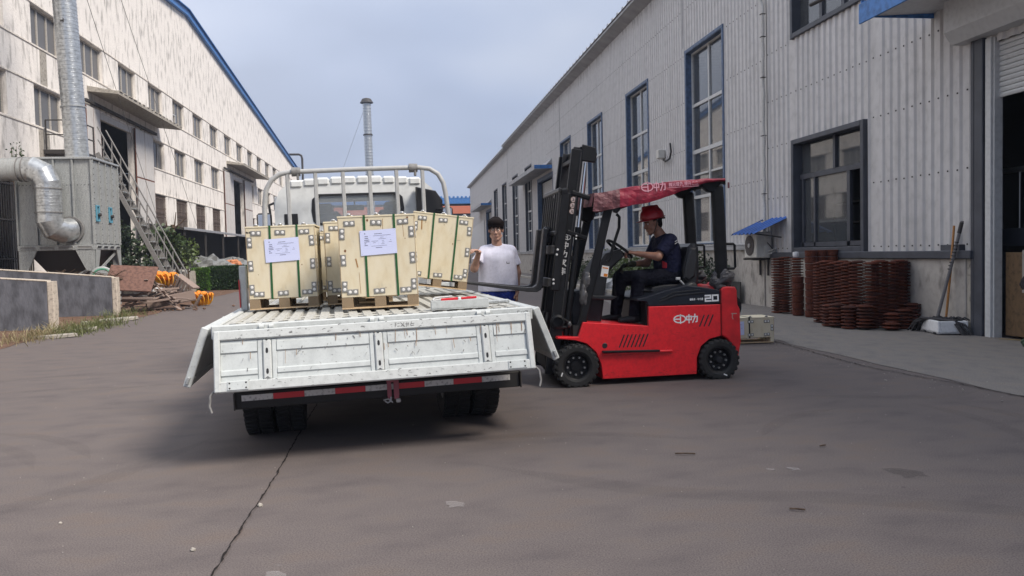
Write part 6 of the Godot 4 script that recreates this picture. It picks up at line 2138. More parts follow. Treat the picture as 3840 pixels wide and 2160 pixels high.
	for q in [[-0.70, 2.425], [0.68, 2.44]]:
		g = MB.new()
		g.lathe(pv([0.0, -0.055, 0.052, -0.05, 0.055, 0.05, 0.0, 0.055]), 10, Transform3D(Basis(V(0, 0, 1), PI / 2), V(q[0], q[1], -4.15)))
		g.bx(V(q[0] + 0.02, q[1] - 0.05, -4.13), V(0.03, 0.1, 0.04), 0.008)
		part("clamp", g, M.stair_paint, rk)
	# cab shell
	var cab := Node3D.new()
	cab.name = "cab"
	t.add_child(cab)
	var zb := -4.46
	var zf := -6.05
	var out := PackedVector2Array()
	for q in [[-0.99, 0.75], [0.99, 0.75], [0.99, 1.95], [0.975, 2.10], [0.93, 2.22], [0.85, 2.29], [0.70, 2.325], [-0.70, 2.325], [-0.85, 2.29], [-0.93, 2.22], [-0.975, 2.10], [-0.99, 1.95]]: out.append(Vector2(q[0], q[1]))
	var hole := PackedVector2Array()
	for q in [[-0.50, 1.80], [0.52, 1.80], [0.56, 1.85], [0.575, 1.98], [0.56, 2.12], [0.49, 2.18], [-0.47, 2.18], [-0.54, 2.12], [-0.555, 1.98], [-0.54, 1.85]]: hole.append(Vector2(q[0], q[1]))
	for zz in [[zb, zb - 0.05], [zf + 0.05, zf]]:     # back and front walls, a ring round the window
		g = MB.new()
		for c in [[-2.0, hole[0].x, 0.0, 3.0], [0.5, 3.0, 0.0, 3.0], [hole[0].x, 0.5, 0.0, 1.80], [hole[0].x, 0.5, 2.18, 3.0]]:
			var clip := pv([c[0], c[2], c[1], c[2], c[1], c[3], c[0], c[3]])
			for po in Geometry2D.intersect_polygons(out, clip):
				for pq in Geometry2D.clip_polygons(po, hole): g.prism(pq, zz[1], zz[0])
		part("wall", g, M.cab_white, cab)
	g = MB.new()
	var po2 := out
	for i in out.size():      # skin from the back to the front, side windows left open
		var a := out[i]
		var b := out[(i + 1) % out.size()]
		var nn := V(b.y - a.y, -(b.x - a.x), 0)
		if absf(a.x) > 0.95 and absf(b.x) > 0.95 and a.y + b.y > 3.2 and absf(a.x - b.x) < 0.1:
			continue
		g.quad(V(a.x, a.y, zb - 0.025), V(b.x, b.y, zb - 0.025), V(b.x, b.y, zf + 0.02), V(a.x, a.y, zf + 0.02), nn)
	for s in [-1.0, 1.0]:
		g.bx(V(s * 0.97, 1.3, (zb + zf) * 0.5), V(0.04, 1.1, zb - zf - 0.1)); g.bx(V(s * 0.975, 1.98, zb - 0.25), V(0.03, 0.26, 0.45)); g.bx(V(s * 0.975, 1.98, zf + 0.1), V(0.03, 0.26, 0.14)); g.bx(V(s * 0.96, 2.135, (zb + zf) * 0.5), V(0.05, 0.07, zb - zf - 0.1))
	part("shell", g, M.cab_white, cab)
	g = MB.new()
	g.bx(V(0, 2.325, -5.25), V(1.62, 0.075, 1.54), 0.03)
	for k in 10: g.bx(V(-0.72 + k * 0.16, 2.342 - 0.0016 * (k - 4.5) * (k - 4.5), -5.20), V(0.150, 0.100, 1.52), 0.022)
	part("roof", g, M.cab_white, cab)
	g = MB.new()
	for i in hole.size():
		var a := hole[i]
		var b := hole[(i + 1) % hole.size()]
		var ca := Vector2(0.01, 1.99)
		var ia := ca + (a - ca) * Vector2(0.925, 0.86)
		var ib := ca + (b - ca) * Vector2(0.925, 0.86)
		g.quad(V(a.x, a.y, zb + 0.006), V(b.x, b.y, zb + 0.006), V(ib.x, ib.y, zb + 0.006), V(ia.x, ia.y, zb + 0.006), V(0, 0, 1))
		g.quad(V(ib.x, ib.y, zb + 0.006), V(ia.x, ia.y, zb + 0.006), V(ia.x, ia.y, zb - 0.03), V(ib.x, ib.y, zb - 0.03), V(ca.x - ia.x, ca.y - ia.y, 0))
	part("window_seal", g, M.black_plastic, cab)
	for z in [zb - 0.012, zf + 0.02]:
		g = MB.new()
		var cp := PackedVector2Array()
		for p in hole: cp.append(Vector2(0.01, 1.99) + (p - Vector2(0.01, 1.99)) * Vector2(0.97, 0.95))
		g.prism(cp, z - 0.004, z)
		part("pane", g, M.clear_glass, cab)
	g = MB.new()
	g.bx(V(-0.40, 1.72, -5.0), V(0.40, 0.55, 0.14), 0.05); g.bx(V(-0.40, 2.02, -5.0), V(0.22, 0.16, 0.10), 0.04)
	g.bx(V(0.46, 1.72, -5.0), V(0.40, 0.55, 0.14), 0.05); g.bx(V(0.46, 2.02, -5.0), V(0.22, 0.16, 0.10), 0.04)
	g.bx(V(0, 1.55, -5.85), V(1.8, 0.45, 0.3), 0.06)
	part("seat", g, M.seat_cloth, cab)
	g = MB.new()
	g.bx(V(0.0, 2.085, -5.85), V(0.26, 0.075, 0.03), 0.015); g.bar(V(0, 2.12, -5.86), V(0, 2.2, -5.9), 0.02, 0.02, V(1, 0, 0))
	part("rear_view_mirror", g, M.black_plastic, cab)
	g = MB.new()
	g.bx(V(0.33, 1.86, -5.98), V(0.12, 0.08, 0.01))
	part("windscreen_sticker", g, M.decal_white, cab)
	g = MB.new()
	g.bx(V(-0.80, 1.885, zb + 0.004), V(0.16, 0.13, 0.012), 0.02)
	part("rear_vent", g, M.black_plastic, cab)
	# air intake at the right of the cab
	g = MB.new()
	g.prism(pv([0.72, 1.35, 1.04, 1.35, 1.04, 2.05, 0.96, 2.17, 0.72, 2.225]), -4.44, -4.30, Transform3D(), 0.012)
	var ai := part("air_intake", g, M.black_plastic, cab)
	for k in 9:
		g = MB.new()
		g.bx(V(1.0, 1.66 + k * 0.035, -4.292), V(0.09, 0.018, 0.02), 0.003)
		part("louvre", g, M.fork_dark, ai)
	for s in [-1.0, 1.0]:
		g = MB.new()
		var mx := -1.22 if s < 0 else 1.27
		g.bx(V(mx, 1.925, -5.75), V(0.20, 0.24, 0.07), 0.045)
		var mm := part("mirror", g, M.black_plastic, cab)
		g = MB.new()
		g.tube(path([V(s * 0.98, 2.2, -5.8), V(s * 1.06, 2.19, -5.79), V(mx - s * 0.07, 2.15, -5.77), V(mx - s * 0.08, 2.02, -5.76)]), 0.018, 8)
		part("arm", g, M.black_plastic, mm)
		g = MB.new()
		g.bx(V(mx, 1.925, -5.712), V(0.16, 0.19, 0.006), 0.002)
		part("mirror_glass", g, M.chrome, mm)
	# chassis, rear bumper, wheels
	g = MB.new()
	for s in [-0.38, 0.38]: g.bx(V(s, 0.72, -2.9), V(0.07, 0.20, 5.6), 0.006)
	for z in [-0.6, -1.6, -2.8, -4.0]: g.bx(V(0, 0.84, z), V(1.9, 0.07, 0.08))
	g.tube(path([V(-0.9, 0.385, -1.12), V(0.9, 0.385, -1.12)]), 0.07, 10); g.ball(V(0, 0.385, -1.12), V(0.19, 0.19, 0.19), 14, 10)
	for s in [-0.55, 0.55]: g.bx(V(s, 0.5, -1.12), V(0.07, 0.14, 1.1), 0.01)
	g.bx(V(0.0, 0.42, -2.9), V(0.09, 0.09, 3.4)); g.bx(V(-0.75, 0.6, -2.9), V(0.4, 0.35, 0.8), 0.03); g.bx(V(0.75, 0.6, -3.1), V(0.4, 0.4, 0.9), 0.03)
	part("chassis", g, M.chassis, t)
	g = MB.new()
	g.bx(V(-0.015, 0.435, -0.13), V(2.02, 0.115, 0.06), 0.006)
	for s in [-0.39, 0.36]: g.bx(V(s, 0.62, -0.15), V(0.07, 0.36, 0.05))
	var bar := part("rear_bumper", g, M.chassis, t)
	for s in [-1.025, 0.995]:
		g = MB.new()
		g.bx(V(s + 0.005, 0.435, -0.12), V(0.012, 0.119, 0.085), 0.004)
		part("end_cap", g, M.dark_iron, bar)
	for k in 9:
		g = MB.new()
		var x := -0.973 + 0.2105 * k
		g.bx(V(x + 0.105, 0.454, -0.0985), V(0.2095, 0.040, 0.003))
		part("reflective_tape", g, M.tape_white if k % 2 == 0 else M.tape_red, bar)
	g = MB.new()
	g.bx(V(0, 0.62, -0.28), V(1.7, 0.24, 0.02), 0.006)
	part("splash_guard", g, M.chassis, t)
	var wm := wheel_mesh(0.385, 0.215, 44, -0.018)
	for x in [-0.925, -0.685, 0.885, 0.645]:
		var wn := inst("wheel", wm, M.tyre, t, Transform3D(Basis(V(0, 0, 1), PI / 2), V(x - 0.02, 0.383, -1.12)))
		g = MB.new()
		g.lathe(pv([0.0, -0.05, 0.14, -0.05, 0.20, -0.09, 0.225, -0.09, 0.225, 0.09, 0.20, 0.09, 0.14, 0.05, 0.0, 0.05]), 20)
		part("rim", g, M.stair_paint, wn)
	for x in [-0.86, 0.86]:
		var wn := inst("wheel", wm, M.tyre, t, Transform3D(Basis(V(0, 0, 1), PI / 2), V(x, 0.383, -5.1)))
		g = MB.new()
		g.lathe(pv([0.0, -0.05, 0.14, -0.05, 0.20, -0.09, 0.225, -0.09, 0.225, 0.09, 0.20, 0.09, 0.14, 0.05, 0.0, 0.05]), 20)
		part("rim", g, M.stair_paint, wn)
	# pink strap tied to the bumper, its ends hanging
	var px := thing("pink_strap", "faded pink webbing strap tied over the truck's rear bumper, ends hanging", "strap", truck_xf())
	g = MB.new()
	for q in [[0.035, 0.030], [0.085, 0.038]]:
		g.bx(V(q[0], 0.475, -0.075), V(q[1], 0.17, 0.006), 0.002); g.bx(V(q[0], 0.40, -0.08), V(q[1] * 0.9, 0.07, 0.008), 0.003)
	g.bx(V(0.06, 0.505, -0.072), V(0.085, 0.03, 0.012), 0.004)
	part("webbing", g, M.pink_strap, px)
	g = MB.new()
	g.tube(path([V(0.0, 0.358, -0.075), V(0.02, 0.345, -0.07), V(0.04, 0.355, -0.07), V(0.045, 0.385, -0.075)]), 0.006, 6); g.tube(path([V(-0.01, 0.365, -0.075), V(0.025, 0.372, -0.07), V(0.055, 0.345, -0.07)]), 0.005, 6)
	g.bx(V(0.095, 0.355, -0.075), V(0.035, 0.03, 0.014), 0.006)
	part("hook", g, M.steel, px)
	# white tray with tools on the deck
	var tx := truck_xf() * at(0.607, 0.970, -0.335, -0.06)
	var tr := thing("tool_tray", "long white metal tray lying across the rear edge of the truck bed", "tray", tx)
	g = MB.new()
	g.bx(V(0, 0.006, 0), V(0.43, 0.012, 0.14))
	for s in [-1.0, 1.0]:
		g.bx(V(0, 0.034, s * 0.066), V(0.43, 0.066, 0.008), 0.002); g.bx(V(s * 0.211, 0.034, 0), V(0.008, 0.064, 0.124), 0.002)
	g.bx(V(0, 0.052, 0), V(0.41, 0.008, 0.12))
	part("tray", g, M.truck_rail, tr)
	g = MB.new()
	g.bar(V(-0.14, 0.070, 0.02), V(-0.01, 0.074, 0.02), 0.02, 0.022, V(0, 0, 1), 0.006); g.bar(V(0.012, 0.074, 0.02), V(0.13, 0.078, 0.02), 0.014, 0.018, V(0, 0, 1), 0.005)
	var rb := part("red_bar", g, M.tape_red, self, tx)
	tag(rb, "red handled bar with a white band lying on the white tray", "bar")
	g = MB.new()
	g.bx(V(0.0, 0.074, 0.02), V(0.022, 0.024, 0.026), 0.004)
	part("band", g, M.decal_white, rb)
	g = MB.new()
	g.tube(path([V(-0.20, 0.066, 0.03), V(-0.19, 0.084, 0.0), V(-0.14, 0.088, -0.03), V(-0.05, 0.09, -0.05)]), 0.007, 6); g.tube(path([V(-0.205, 0.066, 0.0), V(-0.17, 0.07, -0.01), V(-0.12, 0.072, -0.03), V(-0.03, 0.072, -0.035)]), 0.007, 6)
	tag(part("pliers", g, M.white_frame, self, tx), "open pale pliers lying on the left end of the white tray", "pliers")
	g = MB.new()
	g.bar(V(0.225, 0.024, -0.12), V(0.40, 0.026, -0.14), 0.045, 0.03, V(0, 0, 1), 0.008)
	tag(part("steel_bar", g, M.galvanised, self, tx), "short grey steel bar on the truck bed right of the white tray", "bar")

# ---------------------------------------------------------------- lettering drawn as strokes (unit square, x right, y up)
const GL := {
	"zhong": [[0.12, 0.38, 0.12, 0.80, 0.88, 0.80, 0.88, 0.38, 0.12, 0.38], [0.5, 1.0, 0.5, 0.0]],
	"li": [[0.08, 0.72, 0.86, 0.72, 0.80, 0.10, 0.62, 0.06], [0.46, 1.0, 0.43, 0.6, 0.08, 0.02]],
	"cha": [[0.12, 0.88, 0.84, 0.88, 0.60, 0.45, 0.08, 0.02], [0.25, 0.70, 0.55, 0.30, 0.94, 0.02], [0.42, 0.74, 0.50, 0.60]],
	"che": [[0.15, 0.86, 0.88, 0.86], [0.45, 1.0, 0.20, 0.54, 0.90, 0.54], [0.06, 0.28, 0.95, 0.28], [0.55, 0.70, 0.55, 0.0]],
	"ban": [[0.02, 0.72, 0.30, 0.72], [0.17, 1.0, 0.17, 0.05, 0.08, 0.12], [0.02, 0.36, 0.30, 0.48], [0.42, 0.86, 0.36, 0.08], [0.42, 0.86, 0.62, 0.86, 0.62, 0.05], [0.33, 0.48, 0.68, 0.48], [0.75, 0.9, 0.72, 0.6], [0.75, 0.9, 0.9, 0.9, 0.9, 0.62, 0.98, 0.62], [0.70, 0.45, 0.93, 0.45, 0.70, 0.02], [0.74, 0.35, 0.98, 0.02]],
	"yun": [[0.42, 0.86, 0.85, 0.86], [0.33, 0.6, 0.96, 0.6], [0.58, 0.6, 0.42, 0.3, 0.86, 0.3], [0.75, 0.45, 0.92, 0.22], [0.10, 0.92, 0.22, 0.8], [0.05, 0.6, 0.2, 0.6, 0.2, 0.2, 0.06, 0.05], [0.2, 0.2, 0.36, 0.06, 0.98, 0.04]],
	"lv": [[0.2, 0.96, 0.08, 0.68, 0.26, 0.68, 0.06, 0.38, 0.3, 0.42], [0.04, 0.1, 0.3, 0.22], [0.45, 0.92, 0.85, 0.92, 0.85, 0.6], [0.48, 0.76, 0.85, 0.76], [0.36, 0.6, 0.98, 0.6], [0.66, 0.6, 0.66, 0.02, 0.56, 0.08], [0.44, 0.45, 0.54, 0.36], [0.4, 0.1, 0.62, 0.3], [0.9, 0.48, 0.72, 0.3, 0.96, 0.05]],
	"se": [[0.38, 1.0, 0.12, 0.72], [0.35, 0.88, 0.7, 0.88, 0.58, 0.7], [0.18, 0.7, 0.85, 0.7, 0.85, 0.42, 0.18, 0.42], [0.5, 0.7, 0.5, 0.42], [0.18, 0.7, 0.18, 0.06, 0.92, 0.06, 0.92, 0.2]],
	"ti": [[0.02, 0.72, 0.3, 0.72], [0.17, 1.0, 0.17, 0.05, 0.08, 0.12], [0.02, 0.36, 0.3, 0.48], [0.45, 0.95, 0.85, 0.95, 0.85, 0.62, 0.45, 0.62, 0.45, 0.95], [0.45, 0.78, 0.85, 0.78], [0.38, 0.5, 0.96, 0.5], [0.66, 0.5, 0.66, 0.08], [0.66, 0.3, 0.9, 0.3], [0.48, 0.36, 0.36, 0.02], [0.45, 0.18, 0.6, 0.06, 0.98, 0.02]],
	"sheng": [[0.6, 0.98, 0.12, 0.85], [0.05, 0.5, 0.95, 0.5], [0.35, 0.9, 0.33, 0.4, 0.1, 0.02], [0.7, 0.95, 0.7, 0.0]],
	"wei": [[0.2, 0.78, 0.8, 0.78], [0.06, 0.52, 0.94, 0.52], [0.5, 1.0, 0.5, 0.0], [0.48, 0.5, 0.08, 0.12], [0.52, 0.5, 0.92, 0.12]],
	"lai": [[0.15, 0.82, 0.85, 0.82], [0.28, 0.74, 0.36, 0.58], [0.72, 0.74, 0.62, 0.58], [0.06, 0.5, 0.94, 0.5], [0.5, 1.0, 0.5, 0.0], [0.48, 0.48, 0.1, 0.1], [0.52, 0.48, 0.9, 0.1]],
	"lithium": [[0.22, 1.0, 0.05, 0.72], [0.16, 0.82, 0.4, 0.82], [0.08, 0.6, 0.38, 0.6], [0.05, 0.38, 0.4, 0.38], [0.22, 0.6, 0.22, 0.06, 0.38, 0.16], [0.5, 0.9, 0.95, 0.9, 0.95, 0.5, 0.5, 0.5, 0.5, 0.9], [0.5, 0.7, 0.95, 0.7], [0.72, 0.9, 0.72, 0.1], [0.48, 0.3, 0.97, 0.3], [0.42, 0.08, 1.0, 0.08]],
	"dian": [[0.15, 0.85, 0.15, 0.3], [0.15, 0.85, 0.82, 0.85, 0.82, 0.3, 0.15, 0.3], [0.15, 0.58, 0.82, 0.58], [0.48, 1.0, 0.48, 0.08, 0.95, 0.08, 0.95, 0.22]],
	"zao": [[0.5, 0.98, 0.4, 0.78], [0.45, 0.84, 0.9, 0.84], [0.36, 0.62, 0.97, 0.62], [0.66, 1.0, 0.66, 0.62], [0.48, 0.48, 0.85, 0.48, 0.85, 0.2, 0.48, 0.2, 0.48, 0.48], [0.10, 0.92, 0.22, 0.8], [0.05, 0.6, 0.2, 0.6, 0.2, 0.2, 0.06, 0.05], [0.2, 0.2, 0.36, 0.06, 0.98, 0.04]],
	"comma": [[0.1, 0.2, 0.2, 0.1, 0.1, -0.05]],
	"dot": [[0.3, 0.5, 0.5, 0.5]],
}

func emblem() -> Array:    # oval badge split into two lettered halves
	var l := []
	var a := []
	for i in 15:
		var t := PI * 0.5 + PI * i / 14.0
		a.append(0.46 + 0.46 * cos(t)); a.append(0.5 + 0.40 * sin(t))
	l.append(a)
	a = []
	for i in 15:
		var t := PI * 0.5 - PI * i / 14.0
		a.append(0.56 + 0.44 * cos(t)); a.append(0.5 + 0.40 * sin(t))
	l.append(a)
	l.append([0.56, 0.98, 0.56, 0.02]); l.append([0.10, 0.5, 0.46, 0.5]); l.append([0.40, 0.9, 0.47, 0.9]); l.append([0.40, 0.1, 0.47, 0.1])
	return l

func write(g: MB, words: Array, o: Vector3, right: Vector3, up: Vector3, size: Vector2, w: float, step: Vector2, lift := 0.0012) -> void:
	for i in words.size():
		var xf := face(o + right.normalized() * step.x * i + up.normalized() * step.y * i, right, up)
		g.strokes(emblem() if words[i] == "emblem" else GL[words[i]], xf, size, w, lift)

# ---------------------------------------------------------------- forklift, facing -x, its near side at z = -7.86
func forklift() -> void:
	var f := thing("forklift", "red and black electric forklift truck with a red fabric roof, facing left", "forklift", at(0, 0, 0))
	var zn := -7.86
	var zf := -8.84
	var g := MB.new()
	g.prism(pv([1.96, 0.09, 2.95, 0.10, 2.955, 0.27, 3.0, 0.385, 3.09, 0.455, 3.215, 0.485, 3.215, 0.81, 2.445, 0.81, 2.44, 0.615, 1.765, 0.675, 1.715, 0.53, 1.505, 0.535, 1.50, 0.515, 1.68, 0.495, 1.80, 0.455, 1.895, 0.365, 1.945, 0.24]), zf, zn, Transform3D(), 0.012)
	var body := part("body", g, M.fork_red, f)
	g = MB.new()
	g.prism(pv([3.222, 0.49, 3.222, 0.955, 3.245, 0.985, 3.30, 0.992, 3.375, 0.985, 3.395, 0.95, 3.402, 0.80, 3.425, 0.755, 3.435, 0.42, 3.405, 0.26, 3.385, 0.27, 3.33, 0.40, 3.28, 0.455]), zf, zn - 0.004, Transform3D(), 0.022)
	g.bx(V(3.36, 0.99, -8.35), V(0.06, 0.05, 0.4), 0.018)
	part("counterweight", g, M.counter_red, f)
	g = MB.new()
	g.strokes([[0, 1, 1, 1], [0.15, 0.9, 0.1, 0.3, 0.25, 0.0]], Transform3D(Basis(), V(3.335, 0.655, zn - 0.004)), Vector2(0.05, 0.055), 0.009)
	part("chipped_paint", g, M.vinyl_tear, f)
	# underside, axles, dark core between the wheels
	g = MB.new()
	g.bx(V(2.46, 0.28, -8.35), V(1.9, 0.28, 0.62), 0.01); g.bx(V(3.2, 0.22, -8.35), V(0.14, 0.14, 0.8)); g.bx(V(1.66, 0.35, -8.35), V(0.5, 0.34, 0.56), 0.02)
	g.bx(V(1.72, 0.56, -8.35), V(0.10, 0.16, 0.9)); g.bx(V(2.9, 0.28, -8.35), V(0.8, 0.3, 0.6))
	part("chassis", g, M.chassis, f)
	# black bars and disc paint the dark of recessed slots and a hole; step
	for k in 7:
		g = MB.new()
		g.bar(V(2.135 + k * 0.0415, 0.405, zn + 0.0005), V(2.19 + k * 0.0415, 0.535, zn + 0.0005), 0.0135, 0.005, V(1, 0, 0), 0.001)
		part("vent", g, M.black_plastic, body)
	for k in 3:
		g = MB.new()
		g.bar(V(2.985 + k * 0.048, 0.588, zn + 0.0005), V(3.037 + k * 0.048, 0.708, zn + 0.0005), 0.0135, 0.005, V(1, 0, 0), 0.001)
		part("vent", g, M.black_plastic, body)
	g = MB.new()
	g.lathe(pv([0.0, 0.002, 0.024, 0.003, 0.028, 0.0]), 16, Transform3D(Basis(V(1, 0, 0), PI / 2), V(1.985, 0.43, zn)))
	part("hole_disc", g, M.black_plastic, body)
	g = MB.new()
	g.bar(V(1.955, 0.372, zn + 0.02), V(2.55, 0.360, zn + 0.02), 0.02, 0.05, V(0, 1, 0), 0.004)
	part("step_tread", g, M.fork_black, body)
	g = MB.new()
	g.bar(V(1.96, 0.345, zn + 0.012), V(2.69, 0.352, zn + 0.012), 0.022, 0.03, V(0, 1, 0), 0.006)
	part("step_lip", g, M.fork_red, body)
	# side lettering
	g = MB.new()
	write(g, ["emblem"], V(2.715, 0.627, zn), V(1, 0.01, 0), V(0, 1, 0), Vector2(0.122, 0.09), 0.0125, Vector2.ZERO)
	write(g, ["zhong", "li"], V(2.842, 0.632, zn), V(1, 0.01, 0), V(0, 1, 0), Vector2(0.064, 0.082), 0.0125, Vector2(0.066, 0.002))
	part("side_lettering", g, M.decal_white, body)
	g = MB.new()
	for k in 70:     # scuffs low on the skirt and along the step
		var x := rng.randf_range(1.97, 2.93)
		var y := rng.randf_range(0.105, 0.17) if rng.randf() < 0.6 else rng.randf_range(0.30, 0.60)
		var l := rng.randf_range(0.006, 0.04)
		g.strokes([[0.0, 0.0, 1.0, rng.randf_range(-0.3, 0.3)]], Transform3D(Basis(), V(x, y, zn)), Vector2(l, l), rng.randf_range(0.001, 0.004), 0.0005)
	var sc := mat("scuffed_red", 0.20, 0.02, 0.02, 0.7)
	stuff(part("scuff", g, sc, body))
	g = MB.new()
	for q in [[2.445, 0.30, 0.81], [3.2185, 0.49, 0.965]]: g.bar(V(q[0], q[1] if q[0] > 3.0 else 0.62, zn + 0.0006), V(q[0], q[2], zn + 0.0006), 0.004, 0.002, V(1, 0, 0))
	part("panel_gap", g, M.black_plastic, body)
	# floor well and seat base
	g = MB.new()
	g.bx(V(2.12, 0.60, -8.35), V(0.72, 0.03, 0.94), 0.006); g.bx(V(2.60, 0.72, -8.35), V(0.34, 0.26, 0.94), 0.01)
	part("floor", g, M.fork_black, f)
	g = MB.new()
	g.prism(pv([2.455, 0.813, 3.213, 0.813, 3.213, 0.955, 2.99, 1.0, 2.86, 1.015, 2.63, 0.968, 2.42, 0.905, 2.335, 0.892, 2.33, 0.872, 2.43, 0.858]), zf + 0.01, zn - 0.008, Transform3D(), 0.016)
	var hood := part("hood", g, M.hood_blue, f)
	for q in [[2.58, 0.88, 2.72, 0.945, 3.0, 0.965], [2.56, 0.855, 2.74, 0.915, 3.05, 0.935]]:
		g = MB.new()
		g.bar(V(q[0], q[1], zn - 0.006), V(q[2], q[3], zn - 0.006), 0.018, 0.008, V(0, 1, 0), 0.003); g.bar(V(q[2] - 0.004, q[3], zn - 0.006), V(q[4], q[5], zn - 0.006), 0.016, 0.008, V(0, 1, 0), 0.003)
		part("swage", g, M.fork_dark, hood)
	g = MB.new()
	write(g, ["lithium", "dian", "che", "dot", "zhong", "li", "zao"], V(2.888, 0.858, zn - 0.008), V(1, 0.02, 0), V(0, 1, 0), Vector2(0.018, 0.022), 0.0030, Vector2(0.0205, 0.0))
	g.strokes([[0.0, 1.0, 0.4, 1.0, 0.4, 0.5, 0.0, 0.5, 0.0, 0.0, 0.42, 0.0], [0.56, 1.0, 0.98, 1.0, 0.98, 0.0, 0.56, 0.0, 0.56, 1.0]], face(V(3.055, 0.848, zn - 0.008), V(1, 0.02, 0), V(0, 1, 0)), Vector2(0.138, 0.056), 0.016)
	part("hood_lettering", g, M.decal_white, hood)
	# seat
	g = MB.new()
	g.prism(pv([2.54, 0.955, 2.56, 0.995, 2.68, 1.015, 2.92, 1.025, 3.03, 1.02, 3.05, 0.985, 2.95, 0.975, 2.7, 0.955, 2.58, 0.935]), -8.52, -8.06, Transform3D(), 0.02)
	g.bx(V(2.8, 0.96, -8.3), V(0.4, 0.08, 0.36), 0.02)
	part("seat_cushion", g, M.seat_vinyl, f)
	g = MB.new()
	g.prism(pv([2.93, 1.0, 3.055, 0.99, 3.075, 1.12, 3.07, 1.40, 3.045, 1.445, 2.99, 1.445, 2.955, 1.41, 2.93, 1.30, 2.90, 1.18, 2.90, 1.08]), -8.54, -8.06, Transform3D(), 0.035)
	for z in [-8.03, -8.57]: g.prism(pv([2.885, 1.09, 2.90, 1.20, 2.93, 1.33, 2.96, 1.40, 3.02, 1.40, 3.03, 1.28, 3.0, 1.10, 2.93, 1.05]), z - 0.03, z + 0.03, Transform3D(), 0.018)
	var bk := part("seat_back", g, M.seat_vinyl, f)
	g = MB.new()
	g.bx(V(2.83, 1.08, -8.05), V(0.05, 0.03, 0.02), 0.006); g.bar(V(2.85, 1.06, -8.04), V(2.93, 0.97, -8.04), 0.035, 0.015, V(0, 0, 1), 0.004)
	part("belt_buckle", g, M.decal_dim, bk)
	g = MB.new()
	g.lump(V(2.95, 0.985, -8.04), V(0.08, 0.06, 0.05), nz, 0.3, 6.0)
	part("belt_reel", g, M.seat_vinyl, bk)
	# wheels
	for q in [[1.685, 0.222, -7.91, 0.215, "front"], [1.685, 0.222, -8.79, 0.215, "front"], [3.19, 0.212, -7.93, 0.19, "rear"], [3.19, 0.212, -8.77, 0.19, "rear"]]:
		var s := 1.0 if q[2] > -8.35 else -1.0
		var key: String = "wheel_" + q[4]
		if not shared.has(key): shared[key] = wheel_mesh(q[1], q[3], 22, -0.006)
		var wn := inst("wheel", shared[key], M.tyre, f, Transform3D(Basis(V(1, 0, 0), s * PI / 2) * Basis(Vector3.UP, 0.2 + q[0]), V(q[0], q[1] + gy(q[0]) - 0.012, q[2])))
		g = MB.new()
		var r: float = q[1]
		var h: float = q[3] * 0.5
		g.lathe(pv([r * 0.60, h * 0.84, r * 0.57, h * 0.80, r * 0.50, h * 0.36, r * 0.22, h * 0.30, r * 0.22, h * 0.5, 0.0, h * 0.52]), 32)
		var rm := part("rim", g, M.fork_black, wn)
		g = MB.new()
		for k in 9:
			var t := TAU * k / 9.0
			g.lathe(pv([0.0, 0.026, 0.009, 0.026, 0.0125, 0.0]), 6, Transform3D(Basis(), V(cos(t) * r * 0.40, h * 0.33, sin(t) * r * 0.40)))
		part("wheel_nut", g, M.steel, rm)
		if q[4] == "rear":
			g = MB.new()
			g.lathe(pv([0.0, 0.04, 0.03, 0.036, 0.045, 0.0]), 16, Transform3D(Basis(), V(0, h * 0.5, 0)))
			part("hub_cap", g, M.fork_dark, rm)
		g = MB.new()
		g.bx(V(r * 0.55, h * 0.99, -r * 0.55), V(0.012, 0.003, 0.04))
		part("tyre_mark", g, M.decal_white, wn, Transform3D(Basis(Vector3.UP, 0.9), Vector3.ZERO))
	# overhead guard
	for z in [-7.925, -8.775]:
		g = MB.new()
		g.bar(V(1.735, 0.53, z), V(2.085, 1.90, z), 0.085, 0.055, V(1, 0, 0), 0.014)
		part("front_pillar", g, M.fork_black, f)
		g = MB.new()
		g.bar(V(3.262, 0.99, z), V(3.215, 2.03, z), 0.125, 0.075, V(1, 0, 0), 0.02); g.prism(pv([3.275, 2.07, 3.155, 1.96, 3.11, 1.97, 3.02, 2.045, 3.02, 2.08, 3.30, 2.10, 3.30, 2.04]), z - 0.035, z + 0.035, Transform3D(), 0.01)
		var rp := part("rear_pillar", g, M.fork_black, f)
		g = MB.new()
		g.tube(path([V(3.31, 1.43, z), V(3.385, 1.43, z), V(3.40, 1.415, z), V(3.405, 1.19, z), V(3.39, 1.175, z), V(3.31, 1.175, z)]), 0.014, 8)
		part("grab_handle", g, M.fork_black, rp)
		g = MB.new()
		g.bar(V(2.06, 1.905, z), V(3.30, 2.085, z), 0.06, 0.06, V(0, 1, 0), 0.012)
		part("roof_rail", g, M.fork_black, f)
	for q in [[2.06, 1.90], [3.27, 2.075], [2.5, 1.985], [2.9, 2.04]]:
		g = MB.new()
		g.bx(V(q[0], q[1], -8.35), V(0.05, 0.05, 0.86), 0.01)
		part("roof_bar", g, M.fork_black, f)
	# fabric roof: top, hanging sides, front flap
	var tops := func(x: float, z: float) -> float:
		var u := (x - 1.93) / 1.30
		return 1.975 + 0.135 * (1.0 - pow(1.0 - clampf(u, 0, 1), 1.7)) - 0.02 * absf(z + 8.35) + 0.010 * nz.get_noise_2d(x * 5.0, z * 5.0) - 0.012 * sin(u * 18.0) * (1.0 - u) * absf(sin((z + 8.35) * 6.0))
	var drop := func(x: float) -> float:
		var u := (x - 1.93) / 1.30
		return 0.155 * (1.0 - smoothstep(0.35, 1.0, u)) + 0.028
